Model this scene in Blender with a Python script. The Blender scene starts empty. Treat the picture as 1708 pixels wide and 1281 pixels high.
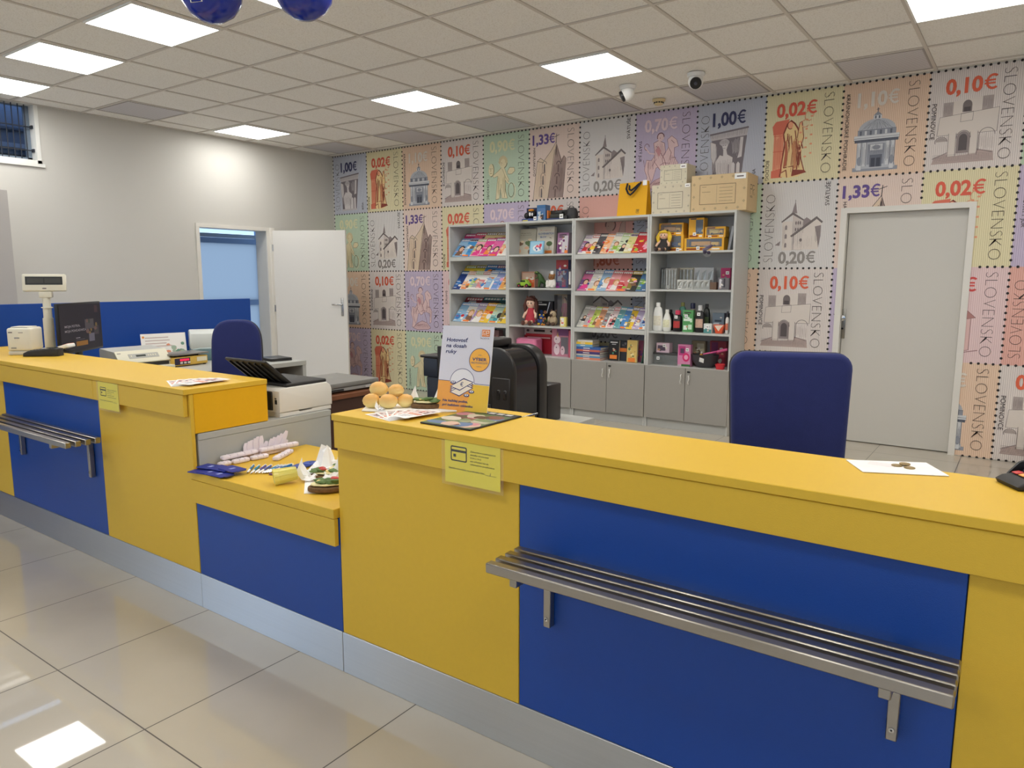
import bpy, bmesh, math, random
from mathutils import Vector, Matrix, Euler
SC = bpy.context.scene
COL = SC.collection
PI = math.pi
rnd = random.Random(7)

# ------------------------------------------------------------------ camera numbers (image taken as 1708 x 1281)
H = 2.957
CAM = Vector((3.7446, -2.9285, 1.3820)); YAW, PITCH, ROLL, FPX = -0.618922, 0.143929, 0.001293, 1210.99
def cam_axes():
    cy, sy, cp, sp = math.cos(YAW), math.sin(YAW), math.cos(PITCH), math.sin(PITCH)
    f = Vector((sy*cp, cy*cp, -sp)); r = Vector((cy, -sy, 0)); u = r.cross(f)
    c, s = math.cos(ROLL), math.sin(ROLL)
    return c*r + s*u, -s*r + c*u, f
CR, CU, CF = cam_axes()
def at(px, py, ax, val):
    """the point of the room on the plane (axis ax = val) that lies under a photo pixel"""
    d = CF + (px-854)/FPX*CR - (py-640.5)/FPX*CU
    t = (val-CAM[ax])/d[ax]
    return CAM + t*d

# ------------------------------------------------------------------ materials
def lin(c):
    c = c/255
    return c/12.92 if c <= .04045 else ((c+.055)/1.055)**2.4
def L3(rgb): return (lin(rgb[0]), lin(rgb[1]), lin(rgb[2]), 1)
MATS = {}
def mt(rgb, rough=.5, metal=0., spec=.5, noise=0., nscale=40., bump=0., bscale=200., coat=0., trans=0., emit=0., alpha=1., sheen=0., name=None):
    key = (tuple(rgb), rough, metal, spec, noise, nscale, bump, bscale, coat, trans, emit, alpha, sheen)
    if key in MATS: return MATS[key]
    m = bpy.data.materials.new(name or 'mat_%d_%d_%d' % tuple(int(v) for v in rgb)); m.use_nodes = True
    nt = m.node_tree; b = nt.nodes['Principled BSDF']
    b.inputs['Base Color'].default_value = L3(rgb)
    b.inputs['Roughness'].default_value = rough; b.inputs['Metallic'].default_value = metal
    b.inputs['Specular IOR Level'].default_value = spec
    if coat: b.inputs['Coat Weight'].default_value = coat; b.inputs['Coat Roughness'].default_value = .08
    if trans: b.inputs['Transmission Weight'].default_value = trans; b.inputs['IOR'].default_value = 1.3
    if alpha < 1: b.inputs['Alpha'].default_value = alpha
    if sheen: b.inputs['Sheen Weight'].default_value = sheen
    if emit: b.inputs['Emission Color'].default_value = L3(rgb); b.inputs['Emission Strength'].default_value = emit
    if noise or bump:
        tc = nt.nodes.new('ShaderNodeTexCoord')
    if noise:
        n = nt.nodes.new('ShaderNodeTexNoise'); n.inputs['Scale'].default_value = nscale; n.inputs['Detail'].default_value = 4
        nt.links.new(tc.outputs['Object'], n.inputs['Vector'])
        mx = nt.nodes.new('ShaderNodeMix'); mx.data_type = 'RGBA'
        lo = [max(0, v*(1-noise)) for v in L3(rgb)[:3]]; hi = [min(1, v*(1+noise)) for v in L3(rgb)[:3]]
        mx.inputs['A'].default_value = (*lo, 1); mx.inputs['B'].default_value = (*hi, 1)
        nt.links.new(n.outputs['Fac'], mx.inputs['Factor']); nt.links.new(mx.outputs['Result'], b.inputs['Base Color'])
    if bump:
        n2 = nt.nodes.new('ShaderNodeTexNoise'); n2.inputs['Scale'].default_value = bscale; n2.inputs['Detail'].default_value = 3
        nt.links.new(tc.outputs['Object'], n2.inputs['Vector'])
        bp = nt.nodes.new('ShaderNodeBump'); bp.inputs['Strength'].default_value = bump; bp.inputs['Distance'].default_value = .002
        nt.links.new(n2.outputs['Fac'], bp.inputs['Height']); nt.links.new(bp.outputs['Normal'], b.inputs['Normal'])
    MATS[key] = m
    return m
def ink(r, g, b): return mt((r, g, b), .6)

YEL = mt((222, 181, 58), .42, spec=.35, noise=.03, nscale=60, bump=.25, bscale=500, name='yellow_laminate')
YELS = mt((232, 176, 22), .42, spec=.35, noise=.03, nscale=60, bump=.25, bscale=500, name='yellow_laminate_side')
BLU = mt((10, 67, 152), .42, noise=.03, nscale=60, bump=.25, bscale=500, name='blue_laminate')
GRY = mt((196, 197, 194), .5, noise=.02, name='light_grey_laminate')
GRYD = mt((158, 155, 149), .5, noise=.02, name='grey_door_laminate')
DESKG = mt((176, 177, 172), .45, noise=.02, name='grey_desk_laminate')
WHT = mt((238, 238, 236), .45, name='white_paint')
WALLW = mt((206, 204, 198), .75, noise=.012, nscale=3, bump=.1, bscale=300, name='white_wall')
BLK = mt((22, 22, 24), .4, name='black_plastic')
BLKM = mt((38, 36, 36), .55, name='black_matt_plastic')
BLKG = mt((12, 12, 14), .12, name='black_gloss')
BEIGE = mt((226, 222, 206), .45, name='beige_plastic')
CHROME = mt((200, 200, 200), .2, 1., name='chrome')
NAVY = mt((28, 38, 96), .9, noise=.12, nscale=25, bump=.4, bscale=700, sheen=.1, name='navy_fabric')
PAPER = mt((245, 243, 240), .6, name='white_paper')
TAG = mt((250, 250, 248), .6, name='price_tag_paper')

def steel_mat(name, base, rough, sx, sy, sz, aniso=0.):
    m = bpy.data.materials.new(name); m.use_nodes = True; nt = m.node_tree; b = nt.nodes['Principled BSDF']
    b.inputs['Metallic'].default_value = 1; b.inputs['Roughness'].default_value = rough
    tc = nt.nodes.new('ShaderNodeTexCoord'); mp = nt.nodes.new('ShaderNodeMapping'); mp.inputs['Scale'].default_value = (sx, sy, sz)
    n = nt.nodes.new('ShaderNodeTexNoise'); n.inputs['Scale'].default_value = 1; n.inputs['Detail'].default_value = 3
    nt.links.new(tc.outputs['Object'], mp.inputs['Vector']); nt.links.new(mp.outputs['Vector'], n.inputs['Vector'])
    mx = nt.nodes.new('ShaderNodeMix'); mx.data_type = 'RGBA'
    c = L3(base)[:3]
    mx.inputs['A'].default_value = (*[v*.95 for v in c], 1); mx.inputs['B'].default_value = (*[min(1, v*1.04) for v in c], 1)
    nt.links.new(n.outputs['Fac'], mx.inputs['Factor']); nt.links.new(mx.outputs['Result'], b.inputs['Base Color'])
    bp = nt.nodes.new('ShaderNodeBump'); bp.inputs['Strength'].default_value = .05; bp.inputs['Distance'].default_value = .001
    nt.links.new(n.outputs['Fac'], bp.inputs['Height']); nt.links.new(bp.outputs['Normal'], b.inputs['Normal'])
    if aniso:
        b.inputs['Anisotropic'].default_value = aniso; cx = nt.nodes.new('ShaderNodeCombineXYZ'); cx.inputs[2].default_value = 1; nt.links.new(cx.outputs[0], b.inputs['Tangent'])
    return m
PLINTH = steel_mat('brushed_steel_plinth', (206, 208, 210), .42, 1.5, 220, 220, .85)
STEEL = steel_mat('brushed_steel_bars', (172, 167, 160), .33, 4, 400, 400)

# ------------------------------------------------------------------ mesh builder
def basis(o, U, V, N):
    U, V, N = Vector(U), Vector(V), Vector(N)
    return Matrix(((U.x, V.x, N.x, o[0]), (U.y, V.y, N.y, o[1]), (U.z, V.z, N.z, o[2]), (0, 0, 0, 1)))
FRONT = lambda x, y, z: basis((x, y, z), (1, 0, 0), (0, 0, 1), (0, -1, 0))     # a drawing facing -Y
RIGHTF = lambda x, y, z: basis((x, y, z), (0, 1, 0), (0, 0, 1), (1, 0, 0))     # a drawing facing +X
UPF = lambda x, y, z: basis((x, y, z), (1, 0, 0), (0, 1, 0), (0, 0, 1))        # a drawing facing up
def arc(cx, cy, rx, ry, a0, a1, n=14):
    return [(cx+rx*math.cos(math.radians(a0+(a1-a0)*i/n)), cy+ry*math.sin(math.radians(a0+(a1-a0)*i/n))) for i in range(n+1)]
def rrect(x0, y0, x1, y1, r, n=5):
    r = min(r, (x1-x0)/2-1e-5, (y1-y0)/2-1e-5)
    return arc(x1-r, y1-r, r, r, 0, 90, n)+arc(x0+r, y1-r, r, r, 90, 180, n)+arc(x0+r, y0+r, r, r, 180, 270, n)+arc(x1-r, y0+r, r, r, 270, 360, n)

TXT = {}
def text2d(s, offset=0., shear=0.):
    k = (s, offset, shear)
    if k in TXT: return TXT[k]
    cu = bpy.data.curves.new('t', 'FONT'); cu.body = s; cu.size = 1; cu.offset = offset; cu.shear = shear; cu.resolution_u = 3; cu.dimensions = '2D'
    o = bpy.data.objects.new('t', cu)
    me = bpy.data.meshes.new_from_object(o)
    vs = [(v.co.x, v.co.y) for v in me.vertices]; fs = [tuple(p.vertices) for p in me.polygons]
    bpy.data.objects.remove(o); bpy.data.curves.remove(cu); bpy.data.meshes.remove(me)
    if not vs: vs = [(0, 0), (1, 0), (0, 1)]; fs = []
    x0 = min(v[0] for v in vs); x1 = max(v[0] for v in vs); y0 = min(v[1] for v in vs); y1 = max(v[1] for v in vs)
    TXT[k] = (vs, fs, x0, x1, y0, y1)
    return TXT[k]
class D2:
    """a flat print: polygons in u,v with a stacking order"""
    def __init__(s): s.items = []; s.z = 0
    def poly(s, pts, mat):
        s.z += 1; s.items.append(([tuple(p) for p in pts], [tuple(range(len(pts)))], mat, s.z)); return s
    def rect(s, x0, y0, x1, y1, mat): return s.poly([(x0, y0), (x1, y0), (x1, y1), (x0, y1)], mat)
    def ell(s, cx, cy, rx, ry, mat, n=18): return s.poly(arc(cx, cy, rx, ry, 0, 360*(n-1)/n, n-1), mat)
    def line(s, pts, w, mat, closed=False):
        s.z += 1; vs = []; fs = []
        P = list(pts)+([pts[0]] if closed else [])
        for (ax, ay), (bx, by) in zip(P[:-1], P[1:]):
            dx, dy = bx-ax, by-ay; l = math.hypot(dx, dy)
            if l < 1e-7: continue
            nx, ny = -dy/l*w/2, dx/l*w/2; ex, ey = dx/l*w*.3, dy/l*w*.3
            k = len(vs); vs += [(ax-nx-ex, ay-ny-ey), (bx-nx+ex, by-ny+ey), (bx+nx+ex, by+ny+ey), (ax+nx-ex, ay+ny-ey)]; fs.append((k, k+1, k+2, k+3))
        s.items.append((vs, fs, mat, s.z)); return s
    def shape(s, pts, fill, mat, w): s.poly(pts, fill); return s.line(pts, w, mat, True)
    def text(s, t, x, y, h, mat, rot=0, w=None, offset=0., shear=0., anchor='l'):
        """h = cap height; x,y = start of the baseline"""
        vs, fs, x0, x1, y0, y1 = text2d(t, offset, shear)
        k = h/.73; kx = k if w is None else w/max(1e-6, x1-x0)
        ox = x0 if anchor == 'l' else (x0+x1)/2 if anchor == 'c' else x1
        c, n = math.cos(math.radians(rot)), math.sin(math.radians(rot))
        s.z += 1
        s.items.append(([(x+c*(a-ox)*kx-n*b*k, y+n*(a-ox)*kx+c*b*k) for a, b in vs], fs, mat, s.z)); return s
def price(d, txt, x, y, h, w, mat):
    """figures and a euro sign drawn as its own strokes"""
    num = txt.split()[0]; we = w*.235
    d.text(num, x, y, h, mat, w=w*.70, offset=.034)
    cx, cy = x+w-we*.5, y+h*.5; ro, ri = 1., .66
    d.poly([(cx+we*.56*math.cos(a)*ro, cy+h*.51*math.sin(a)*ro) for a in [math.radians(48+264*i/16) for i in range(17)]]+[(cx+we*.56*math.cos(a)*ri, cy+h*.51*math.sin(a)*.70) for a in [math.radians(304-248*i/16) for i in range(17)]], mat)
    for yy in (.60, .40): d.rect(x+w-we*1.16, y+h*(yy-.055), x+w-we*.30, y+h*(yy+.055), mat)
    return d
def hatch(d, pts, n, mat, w=.0016, dx=.0, seed=1):
    """etched shading lines inside a four-cornered patch"""
    q = random.Random(seed); (a, b, c, e) = [Vector(p) for p in pts]
    for i in range(n):
        t = (i+q.uniform(.2, .8))/n; p0 = a.lerp(b, t); p1 = e.lerp(c, t); s0, s1 = q.uniform(0, .25), q.uniform(.7, 1)
        d.line([tuple(p0.lerp(p1, s0)), tuple(p0.lerp(p1, s1))], w, mat)
    return d
class MB:
    def __init__(s): s.v = []; s.f = []; s.m = []; s.sm = []; s.mats = []
    def mi(s, mat):
        if mat not in s.mats: s.mats.append(mat)
        return s.mats.index(mat)
    def add(s, vs, fs, mat, M=None, smooth=False):
        k = len(s.v); i = s.mi(mat)
        s.v += [tuple(M @ Vector(v)) for v in vs] if M is not None else [tuple(v) for v in vs]
        for f in fs: s.f.append(tuple(q+k for q in f)); s.m.append(i); s.sm.append(smooth)
        return s
    def bm(s, b, mat, M=None, smooth=False):
        b.verts.index_update()
        s.add([v.co[:] for v in b.verts], [[v.index for v in f.verts] for f in b.faces], mat, M, smooth); b.free(); return s
    def box(s, x0, x1, y0, y1, z0, z1, mat, M=None):
        v = [(x0, y0, z0), (x1, y0, z0), (x1, y1, z0), (x0, y1, z0), (x0, y0, z1), (x1, y0, z1), (x1, y1, z1), (x0, y1, z1)]
        return s.add(v, [(0, 3, 2, 1), (4, 5, 6, 7), (0, 1, 5, 4), (1, 2, 6, 5), (2, 3, 7, 6), (3, 0, 4, 7)], mat, M)
    def rbox(s, x0, x1, y0, y1, z0, z1, mat, r=.005, seg=2, M=None, smooth=True):
        b = bmesh.new(); bmesh.ops.create_cube(b, size=1)
        for v in b.verts: v.co = ((x0+x1)/2+v.co.x*(x1-x0), (y0+y1)/2+v.co.y*(y1-y0), (z0+z1)/2+v.co.z*(z1-z0))
        r = min(r, (x1-x0)*.49, (y1-y0)*.49, (z1-z0)*.49)
        bmesh.ops.bevel(b, geom=b.edges[:], offset=r, segments=seg, affect='EDGES', profile=.5, clamp_overlap=True)
        return s.bm(b, mat, M, smooth)
    def slab(s, pts, t, mat, M=None, r=0., seg=3, smooth=True):
        """outline in x,y extruded 0..t along z, edges rounded by r"""
        b = bmesh.new(); vs = [b.verts.new((p[0], p[1], 0)) for p in pts]; f = b.faces.new(vs)
        if f.normal.z > 0: f.normal_flip()
        f.normal_update()
        ex = bmesh.ops.extrude_face_region(b, geom=[f]); top = [e for e in ex['geom'] if isinstance(e, bmesh.types.BMVert)]
        for v in top: v.co.z += t
        bmesh.ops.recalc_face_normals(b, faces=b.faces[:])
        if r:
            ed = [e for e in b.edges if abs(e.verts[0].co.z-e.verts[1].co.z) < 1e-9]
            bmesh.ops.bevel(b, geom=ed, offset=r, segments=seg, affect='EDGES', profile=.5, clamp_overlap=True)
        return s.bm(b, mat, M, smooth)
    def cyl(s, p0, p1, r0, mat, r1=None, n=14, M=None, caps=True):
        p0, p1 = Vector(p0), Vector(p1); r1 = r0 if r1 is None else r1
        d = (p1-p0).normalized(); a = d.orthogonal().normalized(); c = d.cross(a)
        vs = []
        for p, r in ((p0, r0), (p1, r1)): vs += [p+r*(math.cos(2*PI*i/n)*a+math.sin(2*PI*i/n)*c) for i in range(n)]
        s.add(vs, [(i, (i+1) % n, n+(i+1) % n, n+i) for i in range(n)], mat, M, True)
        if caps:
            s.add(vs[:n], [tuple(range(n))[::-1]], mat, M); s.add(vs[n:], [tuple(range(n))], mat, M)
        return s
    def tube(s, pts, r, mat, n=8, M=None):
        P = [Vector(p) for p in pts]; vs = []; fs = []; a = None
        for i, p in enumerate(P):
            d = (P[min(i+1, len(P)-1)]-P[max(i-1, 0)]).normalized()
            a = d.orthogonal().normalized() if a is None else (a-d*a.dot(d)).normalized()
            c = d.cross(a); rr = r[i] if isinstance(r, (list, tuple)) else r
            vs += [p+rr*(math.cos(2*PI*k/n)*a+math.sin(2*PI*k/n)*c) for k in range(n)]
        for i in range(len(P)-1):
            for k in range(n): fs.append((i*n+k, i*n+(k+1) % n, (i+1)*n+(k+1) % n, (i+1)*n+k))
        fs += [tuple(range(n))[::-1], tuple(range((len(P)-1)*n, len(P)*n))]
        return s.add(vs, fs, mat, M, True)
    def lathe(s, prof, mat, n=20, M=None, sx=1., sy=1.):
        vs = []; fs = []
        for r, z in prof: vs += [(r*math.cos(2*PI*i/n)*sx, r*math.sin(2*PI*i/n)*sy, z) for i in range(n)]
        for j in range(len(prof)-1):
            for i in range(n): fs.append((j*n+i, j*n+(i+1) % n, (j+1)*n+(i+1) % n, (j+1)*n+i))
        if prof[0][0] > 1e-6: fs.append(tuple(range(n))[::-1])
        if prof[-1][0] > 1e-6: fs.append(tuple(range((len(prof)-1)*n, len(prof)*n)))
        return s.add(vs, fs, mat, M, True)
    def ell(s, c, r, mat, n=14, m=9, M=None, jit=0., seed=0):
        q = random.Random(seed); vs = []; fs = []
        for j in range(m+1):
            t = PI*j/m
            for i in range(n):
                p = 2*PI*i/n; k = 1+(q.uniform(-jit, jit) if 0 < j < m else 0)
                vs.append((c[0]+r[0]*math.sin(t)*math.cos(p)*k, c[1]+r[1]*math.sin(t)*math.sin(p)*k, c[2]-r[2]*math.cos(t)*k))
        for j in range(m):
            for i in range(n): fs.append((j*n+i, j*n+(i+1) % n, (j+1)*n+(i+1) % n, (j+1)*n+i))
        return s.add(vs, fs, mat, M, True)
    def flat(s, d, M, off=.0006, step=.0002):
        for vs, fs, mat, z in d.items: s.add([(a, b, off+step*z) for a, b in vs], fs, mat, M)
        return s
    def build(s, name, parent=None, loc=None, rot=None):
        me = bpy.data.meshes.new(name); me.from_pydata(s.v, [], s.f)
        for m in s.mats: me.materials.append(m)
        me.polygons.foreach_set('material_index', s.m); me.polygons.foreach_set('use_smooth', s.sm)
        me.update()
        if any(s.sm):
            try: me.set_sharp_from_angle(angle=math.radians(38))
            except Exception: pass
        o = bpy.data.objects.new(name, me); COL.objects.link(o)
        if parent: o.parent = parent
        if loc is not None: o.location = loc
        if rot is not None: o.rotation_euler = rot
        return o
def tag(o, label, cat, group=None):
    o['label'] = label; o['category'] = cat
    if group: o['group'] = group
    return o
def thing(name, label, cat, loc, rz=0., group=None):
    o = bpy.data.objects.new(name, None); COL.objects.link(o); o.location = loc; o.rotation_euler = (0, 0, rz); o.empty_display_size = .1
    return tag(o, label, cat, group)
def struct(mb, name, parent=None):
    o = mb.build(name, parent)
    if not parent: o['kind'] = 'structure'
    return o
def B1(*a, **k): return MB().box(*a, **k)
# ================================================================== THE SETTING
XL, YW, XR, YF = -3.866, 3.693, 7.6, -8.2
def floor_mat():
    m = bpy.data.materials.new('polished_floor_tiles'); m.use_nodes = True; nt = m.node_tree; N = nt.nodes; LK = nt.links; b = N['Principled BSDF']
    tc = N.new('ShaderNodeTexCoord'); sp = N.new('ShaderNodeSeparateXYZ'); LK.new(tc.outputs['Object'], sp.inputs[0])
    def mth(op, a, v=None):
        n = N.new('ShaderNodeMath'); n.operation = op
        if isinstance(a, (int, float)): n.inputs[0].default_value = a
        else: LK.new(a, n.inputs[0])
        if v is not None:
            if isinstance(v, (int, float)): n.inputs[1].default_value = v
            else: LK.new(v, n.inputs[1])
        return n.outputs[0]
    def dist(o, x0, p):
        f = mth('FRACT', mth('DIVIDE', mth('SUBTRACT', o, x0-20*p), p))
        return mth('MULTIPLY', mth('SUBTRACT', .5, mth('ABSOLUTE', mth('SUBTRACT', f, .5))), p)
    d = mth('MINIMUM', dist(sp.outputs[0], -.153, .5905), dist(sp.outputs[1], -1.309, .592))
    j = mth('LESS_THAN', d, .0022)
    n1 = N.new('ShaderNodeTexNoise'); n1.inputs['Scale'].default_value = 2.3; n1.inputs['Detail'].default_value = 6; LK.new(tc.outputs['Object'], n1.inputs['Vector'])
    cr = N.new('ShaderNodeMix'); cr.data_type = 'RGBA'; cr.inputs['A'].default_value = L3((180, 172, 158)); cr.inputs['B'].default_value = L3((198, 191, 178)); LK.new(n1.outputs['Fac'], cr.inputs['Factor'])
    mx = N.new('ShaderNodeMix'); mx.data_type = 'RGBA'; LK.new(j, mx.inputs['Factor']); LK.new(cr.outputs['Result'], mx.inputs['A']); mx.inputs['B'].default_value = L3((74, 68, 60)); LK.new(mx.outputs['Result'], b.inputs['Base Color'])
    r = mth('ADD', mth('MULTIPLY', j, .6), .025); LK.new(r, b.inputs['Roughness']); b.inputs['Specular IOR Level'].default_value = .85
    return m
def ceil_mat():
    m = bpy.data.materials.new('mineral_ceiling_tile'); m.use_nodes = True; nt = m.node_tree; N = nt.nodes; LK = nt.links; b = N['Principled BSDF']
    tc = N.new('ShaderNodeTexCoord'); n1 = N.new('ShaderNodeTexNoise'); n1.inputs['Scale'].default_value = 110; n1.inputs['Detail'].default_value = 5; n1.inputs['Roughness'].default_value = .7
    LK.new(tc.outputs['Object'], n1.inputs['Vector'])
    cr = N.new('ShaderNodeValToRGB'); cr.color_ramp.elements[0].position = .36; cr.color_ramp.elements[0].color = L3((222, 218, 211)); cr.color_ramp.elements[1].position = .5; cr.color_ramp.elements[1].color = L3((242, 240, 236))
    LK.new(n1.outputs['Fac'], cr.inputs['Fac']); LK.new(cr.outputs['Color'], b.inputs['Base Color']); b.inputs['Roughness'].default_value = .95
    bp = N.new('ShaderNodeBump'); bp.inputs['Strength'].default_value = .35; bp.inputs['Distance'].default_value = .004; LK.new(n1.outputs['Fac'], bp.inputs['Height']); LK.new(bp.outputs['Normal'], b.inputs['Normal'])
    return m
struct(B1(XL-1.6, XR+.1, YF-.1, YW+.2, -.05, 0, floor_mat()), 'floor')
ceil = struct(B1(XL, XR, YF, YW, H+.004, H+.06, ceil_mat()), 'ceiling')
LIGHTS = [(i, -1) for i in (-6, -4, -2, 0, 2, 4, 6, 8)]+[(i, 3) for i in (-6, -2, 1, 5, 9)]+[(i, -5) for i in (-5, -1, 3, 7, 10)]+[(i, -10) for i in (-4, 0, 4, 8)]
VENTS = [(i, 5) for i in (-6, -4, -2, 0, 2, 4)]+[(-6, 1)]
tb = MB(); TBAR = mt((210, 204, 196), .6, name='ceiling_tbar'); TDK = mt((186, 180, 172), .8, name='ceiling_reveal')
gx = [i*.6 for i in range(-6, 13)]; gy = [j*.6 for j in range(-13, 7)]
for x in gx: tb.box(x-.011, x+.011, YF, YW, H-.002, H+.004, TBAR); tb.box(x-.0135, x+.0135, YF, YW, H+.0015, H+.0039, TDK)
for y in gy: tb.box(XL, XR, y-.011, y+.011, H-.0021, H+.004, TBAR); tb.box(XL, XR, y-.0135, y+.0135, H+.0016, H+.0039, TDK)
tb.box(XL, XL+.02, YF, YW, H-.003, H+.004, TBAR); tb.box(XL, XR, YW-.02, YW, H-.003, H+.004, TBAR)
tb.build('ceiling_grid', ceil)

def holes(mb, axis, c0, c1, a0, a1, z0, z1, hs, mat):
    """wall slab between c0..c1 on one axis, a0..a1 on the other, with rectangular openings"""
    A = sorted({a0, a1}|{h[0] for h in hs}|{h[1] for h in hs}); Z = sorted({z0, z1}|{h[2] for h in hs}|{h[3] for h in hs})
    for p, q in zip(A[:-1], A[1:]):
        for r, t in zip(Z[:-1], Z[1:]):
            if any(h[0]-1e-6 <= p and q <= h[1]+1e-6 and h[2]-1e-6 <= r and t <= h[3]+1e-6 for h in hs): continue
            if axis == 0: mb.box(c0, c1, p, q, r, t, mat)
            else: mb.box(p, q, c0, c1, r, t, mat)
    return mb
WIN1 = (-1.3, .215, 2.43, H-.004)
struct(holes(MB(), 0, XL-.2, XL, YF, YW+.2, 0, H+.06, [(1.755, 2.625, 0, 1.95), WIN1, (-8.0, -4.7, 0, 2.75)], WALLW), 'wall_left')
wb = struct(holes(MB(), 1, YW, YW+.2, XL, XR, 0, H+.06, [(2.43, 3.30, 0, 1.925)], WALLW), 'wall_back')
struct(B1(XR, XR+.1, YF, YW+.2, 0, H+.06, WALLW), 'wall_right')
struct(holes(MB(), 1, YF-.1, YF, XL, XR, 0, H+.06, [(3.0, 6.6, .9, 2.4)], WALLW), 'wall_front')

# upper left window with its grille
w = MB(); FRW = mt((232, 232, 228), .4)
y0, y1, z0, z1 = WIN1
for a in ((y0, y1, z0, z0+.03), (y1-.035, y1, z0, z1)): w.box(XL-.15, XL+.008, a[0], a[1], a[2], a[3], FRW)
w.box(XL-.15, XL+.02, y0, y1+.02, z0-.03, z0, FRW)
win = struct(w, 'window_1')
GLASS = mt((190, 200, 212), .02, trans=1., name='window_glass')
MB().box(XL-.13, XL-.124, y0, y1-.035, z0+.03, z1, GLASS).build('window_pane', win)
fr = MB(); ALU = mt((120, 134, 150), .4)
fr.box(XL-.14, XL-.10, y1-.075, y1-.035, z0+.03, z1, ALU).box(XL-.14, XL-.10, y0, y1-.035, z0+.03, z0+.06, ALU)
fr.build('window_sash', win)
g = MB(); GB = mt((40, 44, 54), .5)
yy = y1-.09
while yy > y0: g.cyl((XL-.05, yy, z0+.03), (XL-.05, yy, z1), .0045, GB, n=6); yy -= .052
for z in (z0+.12, z0+.33): g.cyl((XL-.055, y0, z), (XL-.055, y1-.03, z), .006, GB, n=6); g.box(XL-.07, XL-.03, y1-.05, y1-.03, z-.014, z+.014, GB)
g.build('window_grille', win)
# outside ledge seen through that window
struct(B1(XL-.44, XL-.26, -2.5, 1.2, 2.36, 2.53, mt((70, 72, 80), .8)).box(XL-.62, XL-.46, -2.5, 1.2, 2.4, 3.04, mt((96, 108, 130), .8)).box(XL-.457, XL-.44, -2.5, 1.2, 2.62, 2.66, mt((150, 162, 184), .8)).box(XL-.457, XL-.44, -2.5, 1.2, 2.78, 2.80, mt((60, 70, 90), .8)), 'trim_5')

# door frame and open leaf on the left wall
f = MB(); DFR = mt((226, 223, 216), .4, name='door_frame_paint')
for (a, b) in ((1.708, 1.758), (2.622, 2.73)): f.box(XL-.2, XL+.014, a+.004, b-.004 if a < 2 else a+.05, 0, 1.95, DFR)
f.box(XL-.2, XL+.014, 1.712, 2.672, 1.948, 1.99, DFR)
f.rbox(XL+.0, XL+.03, 2.668, 2.73, 0, 1.99, DFR, .004)
struct(f, 'trim_1')
tip = Vector((-3.02, 3.13, 0)); hin = Vector((-3.838, 2.712, 0)); dv = (tip-hin); ang = math.atan2(dv.y, dv.x); wl = dv.length
d1 = MB().rbox(0, wl, -.02, .02, .012, 1.955, mt((230, 228, 224), .45, name='door_leaf_paint'), .003, 1); d1 = d1.build('door_1', None, hin, (0, 0, ang)); d1['kind'] = 'structure'
hd = MB().rbox(wl-.075, wl-.045, -.029, -.02, .93, 1.15, CHROME, .003).cyl((wl-.06, -.02, 1.07), (wl-.06, -.06, 1.07), .009, CHROME).rbox(wl-.18, wl-.05, -.068, -.052, 1.06, 1.08, CHROME, .006)
hd.build('door_handle', d1)
hg = MB()
for z in (.25, 1.02, 1.75): hg.cyl((0.0, -.03, z-.04), (0.0, -.03, z+.04), .009, CHROME, n=8)
hg.build('hinge', d1)
# the room behind that door with its tall window
vs = MB(); V = mt((206, 212, 220), .7)
vs.box(XL-1.25, XL-.2, .9, 1.0, 0, H, V).box(XL-1.25, XL-.2, 4.3, 4.4, 0, H, V).box(XL-1.25, XL-.2, 1.0, 4.3, 2.6, 2.7, V)
holes(vs, 0, XL-1.25, XL-1.1, 1.0, 4.3, 0, 2.6, [(1.2, 3.62, .15, 2.5)], V)
struct(vs, 'wall_side')
w2 = MB(); AL2 = mt((126, 146, 176), .5, name='window_frame_grey')
wx = XL-1.2
ym = at(434, 460, 0, wx)[1]
for a in (1.2, ym-.04, 3.58): w2.box(wx-.04, wx+.04, a, a+.08, .15, 2.5, AL2)
zt = at(380, 401, 0, wx)[2]; zm = at(380, 506, 0, wx)[2]
for z in (.15, zm-.03, zt-.04, 2.42): w2.box(wx-.039, wx+.039, 1.2, 3.66, z, z+.07, AL2)
w2.box(wx-.03, wx+.03, 1.28, ym-.04, zt+.035, zt+.085, mt((150, 160, 172), .5))
w2 = struct(w2, 'window_2')
FROST = bpy.data.materials.new('frosted_film'); FROST.use_nodes = True
nt = FROST.node_tree; nt.nodes.clear(); o_ = nt.nodes.new('ShaderNodeOutputMaterial'); t_ = nt.nodes.new('ShaderNodeBsdfTranslucent'); t_.inputs[0].default_value = (.46, .47, .475, 1)
nt.links.new(t_.outputs[0], o_.inputs[0])
MB().box(wx-.004, wx, 1.28, 3.58, .2, zt-.04, FROST).build('window_pane', w2)
MB().box(wx-.004, wx, 1.28, 3.58, zt+.09, 2.42, GLASS).build('window_pane', w2)
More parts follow.
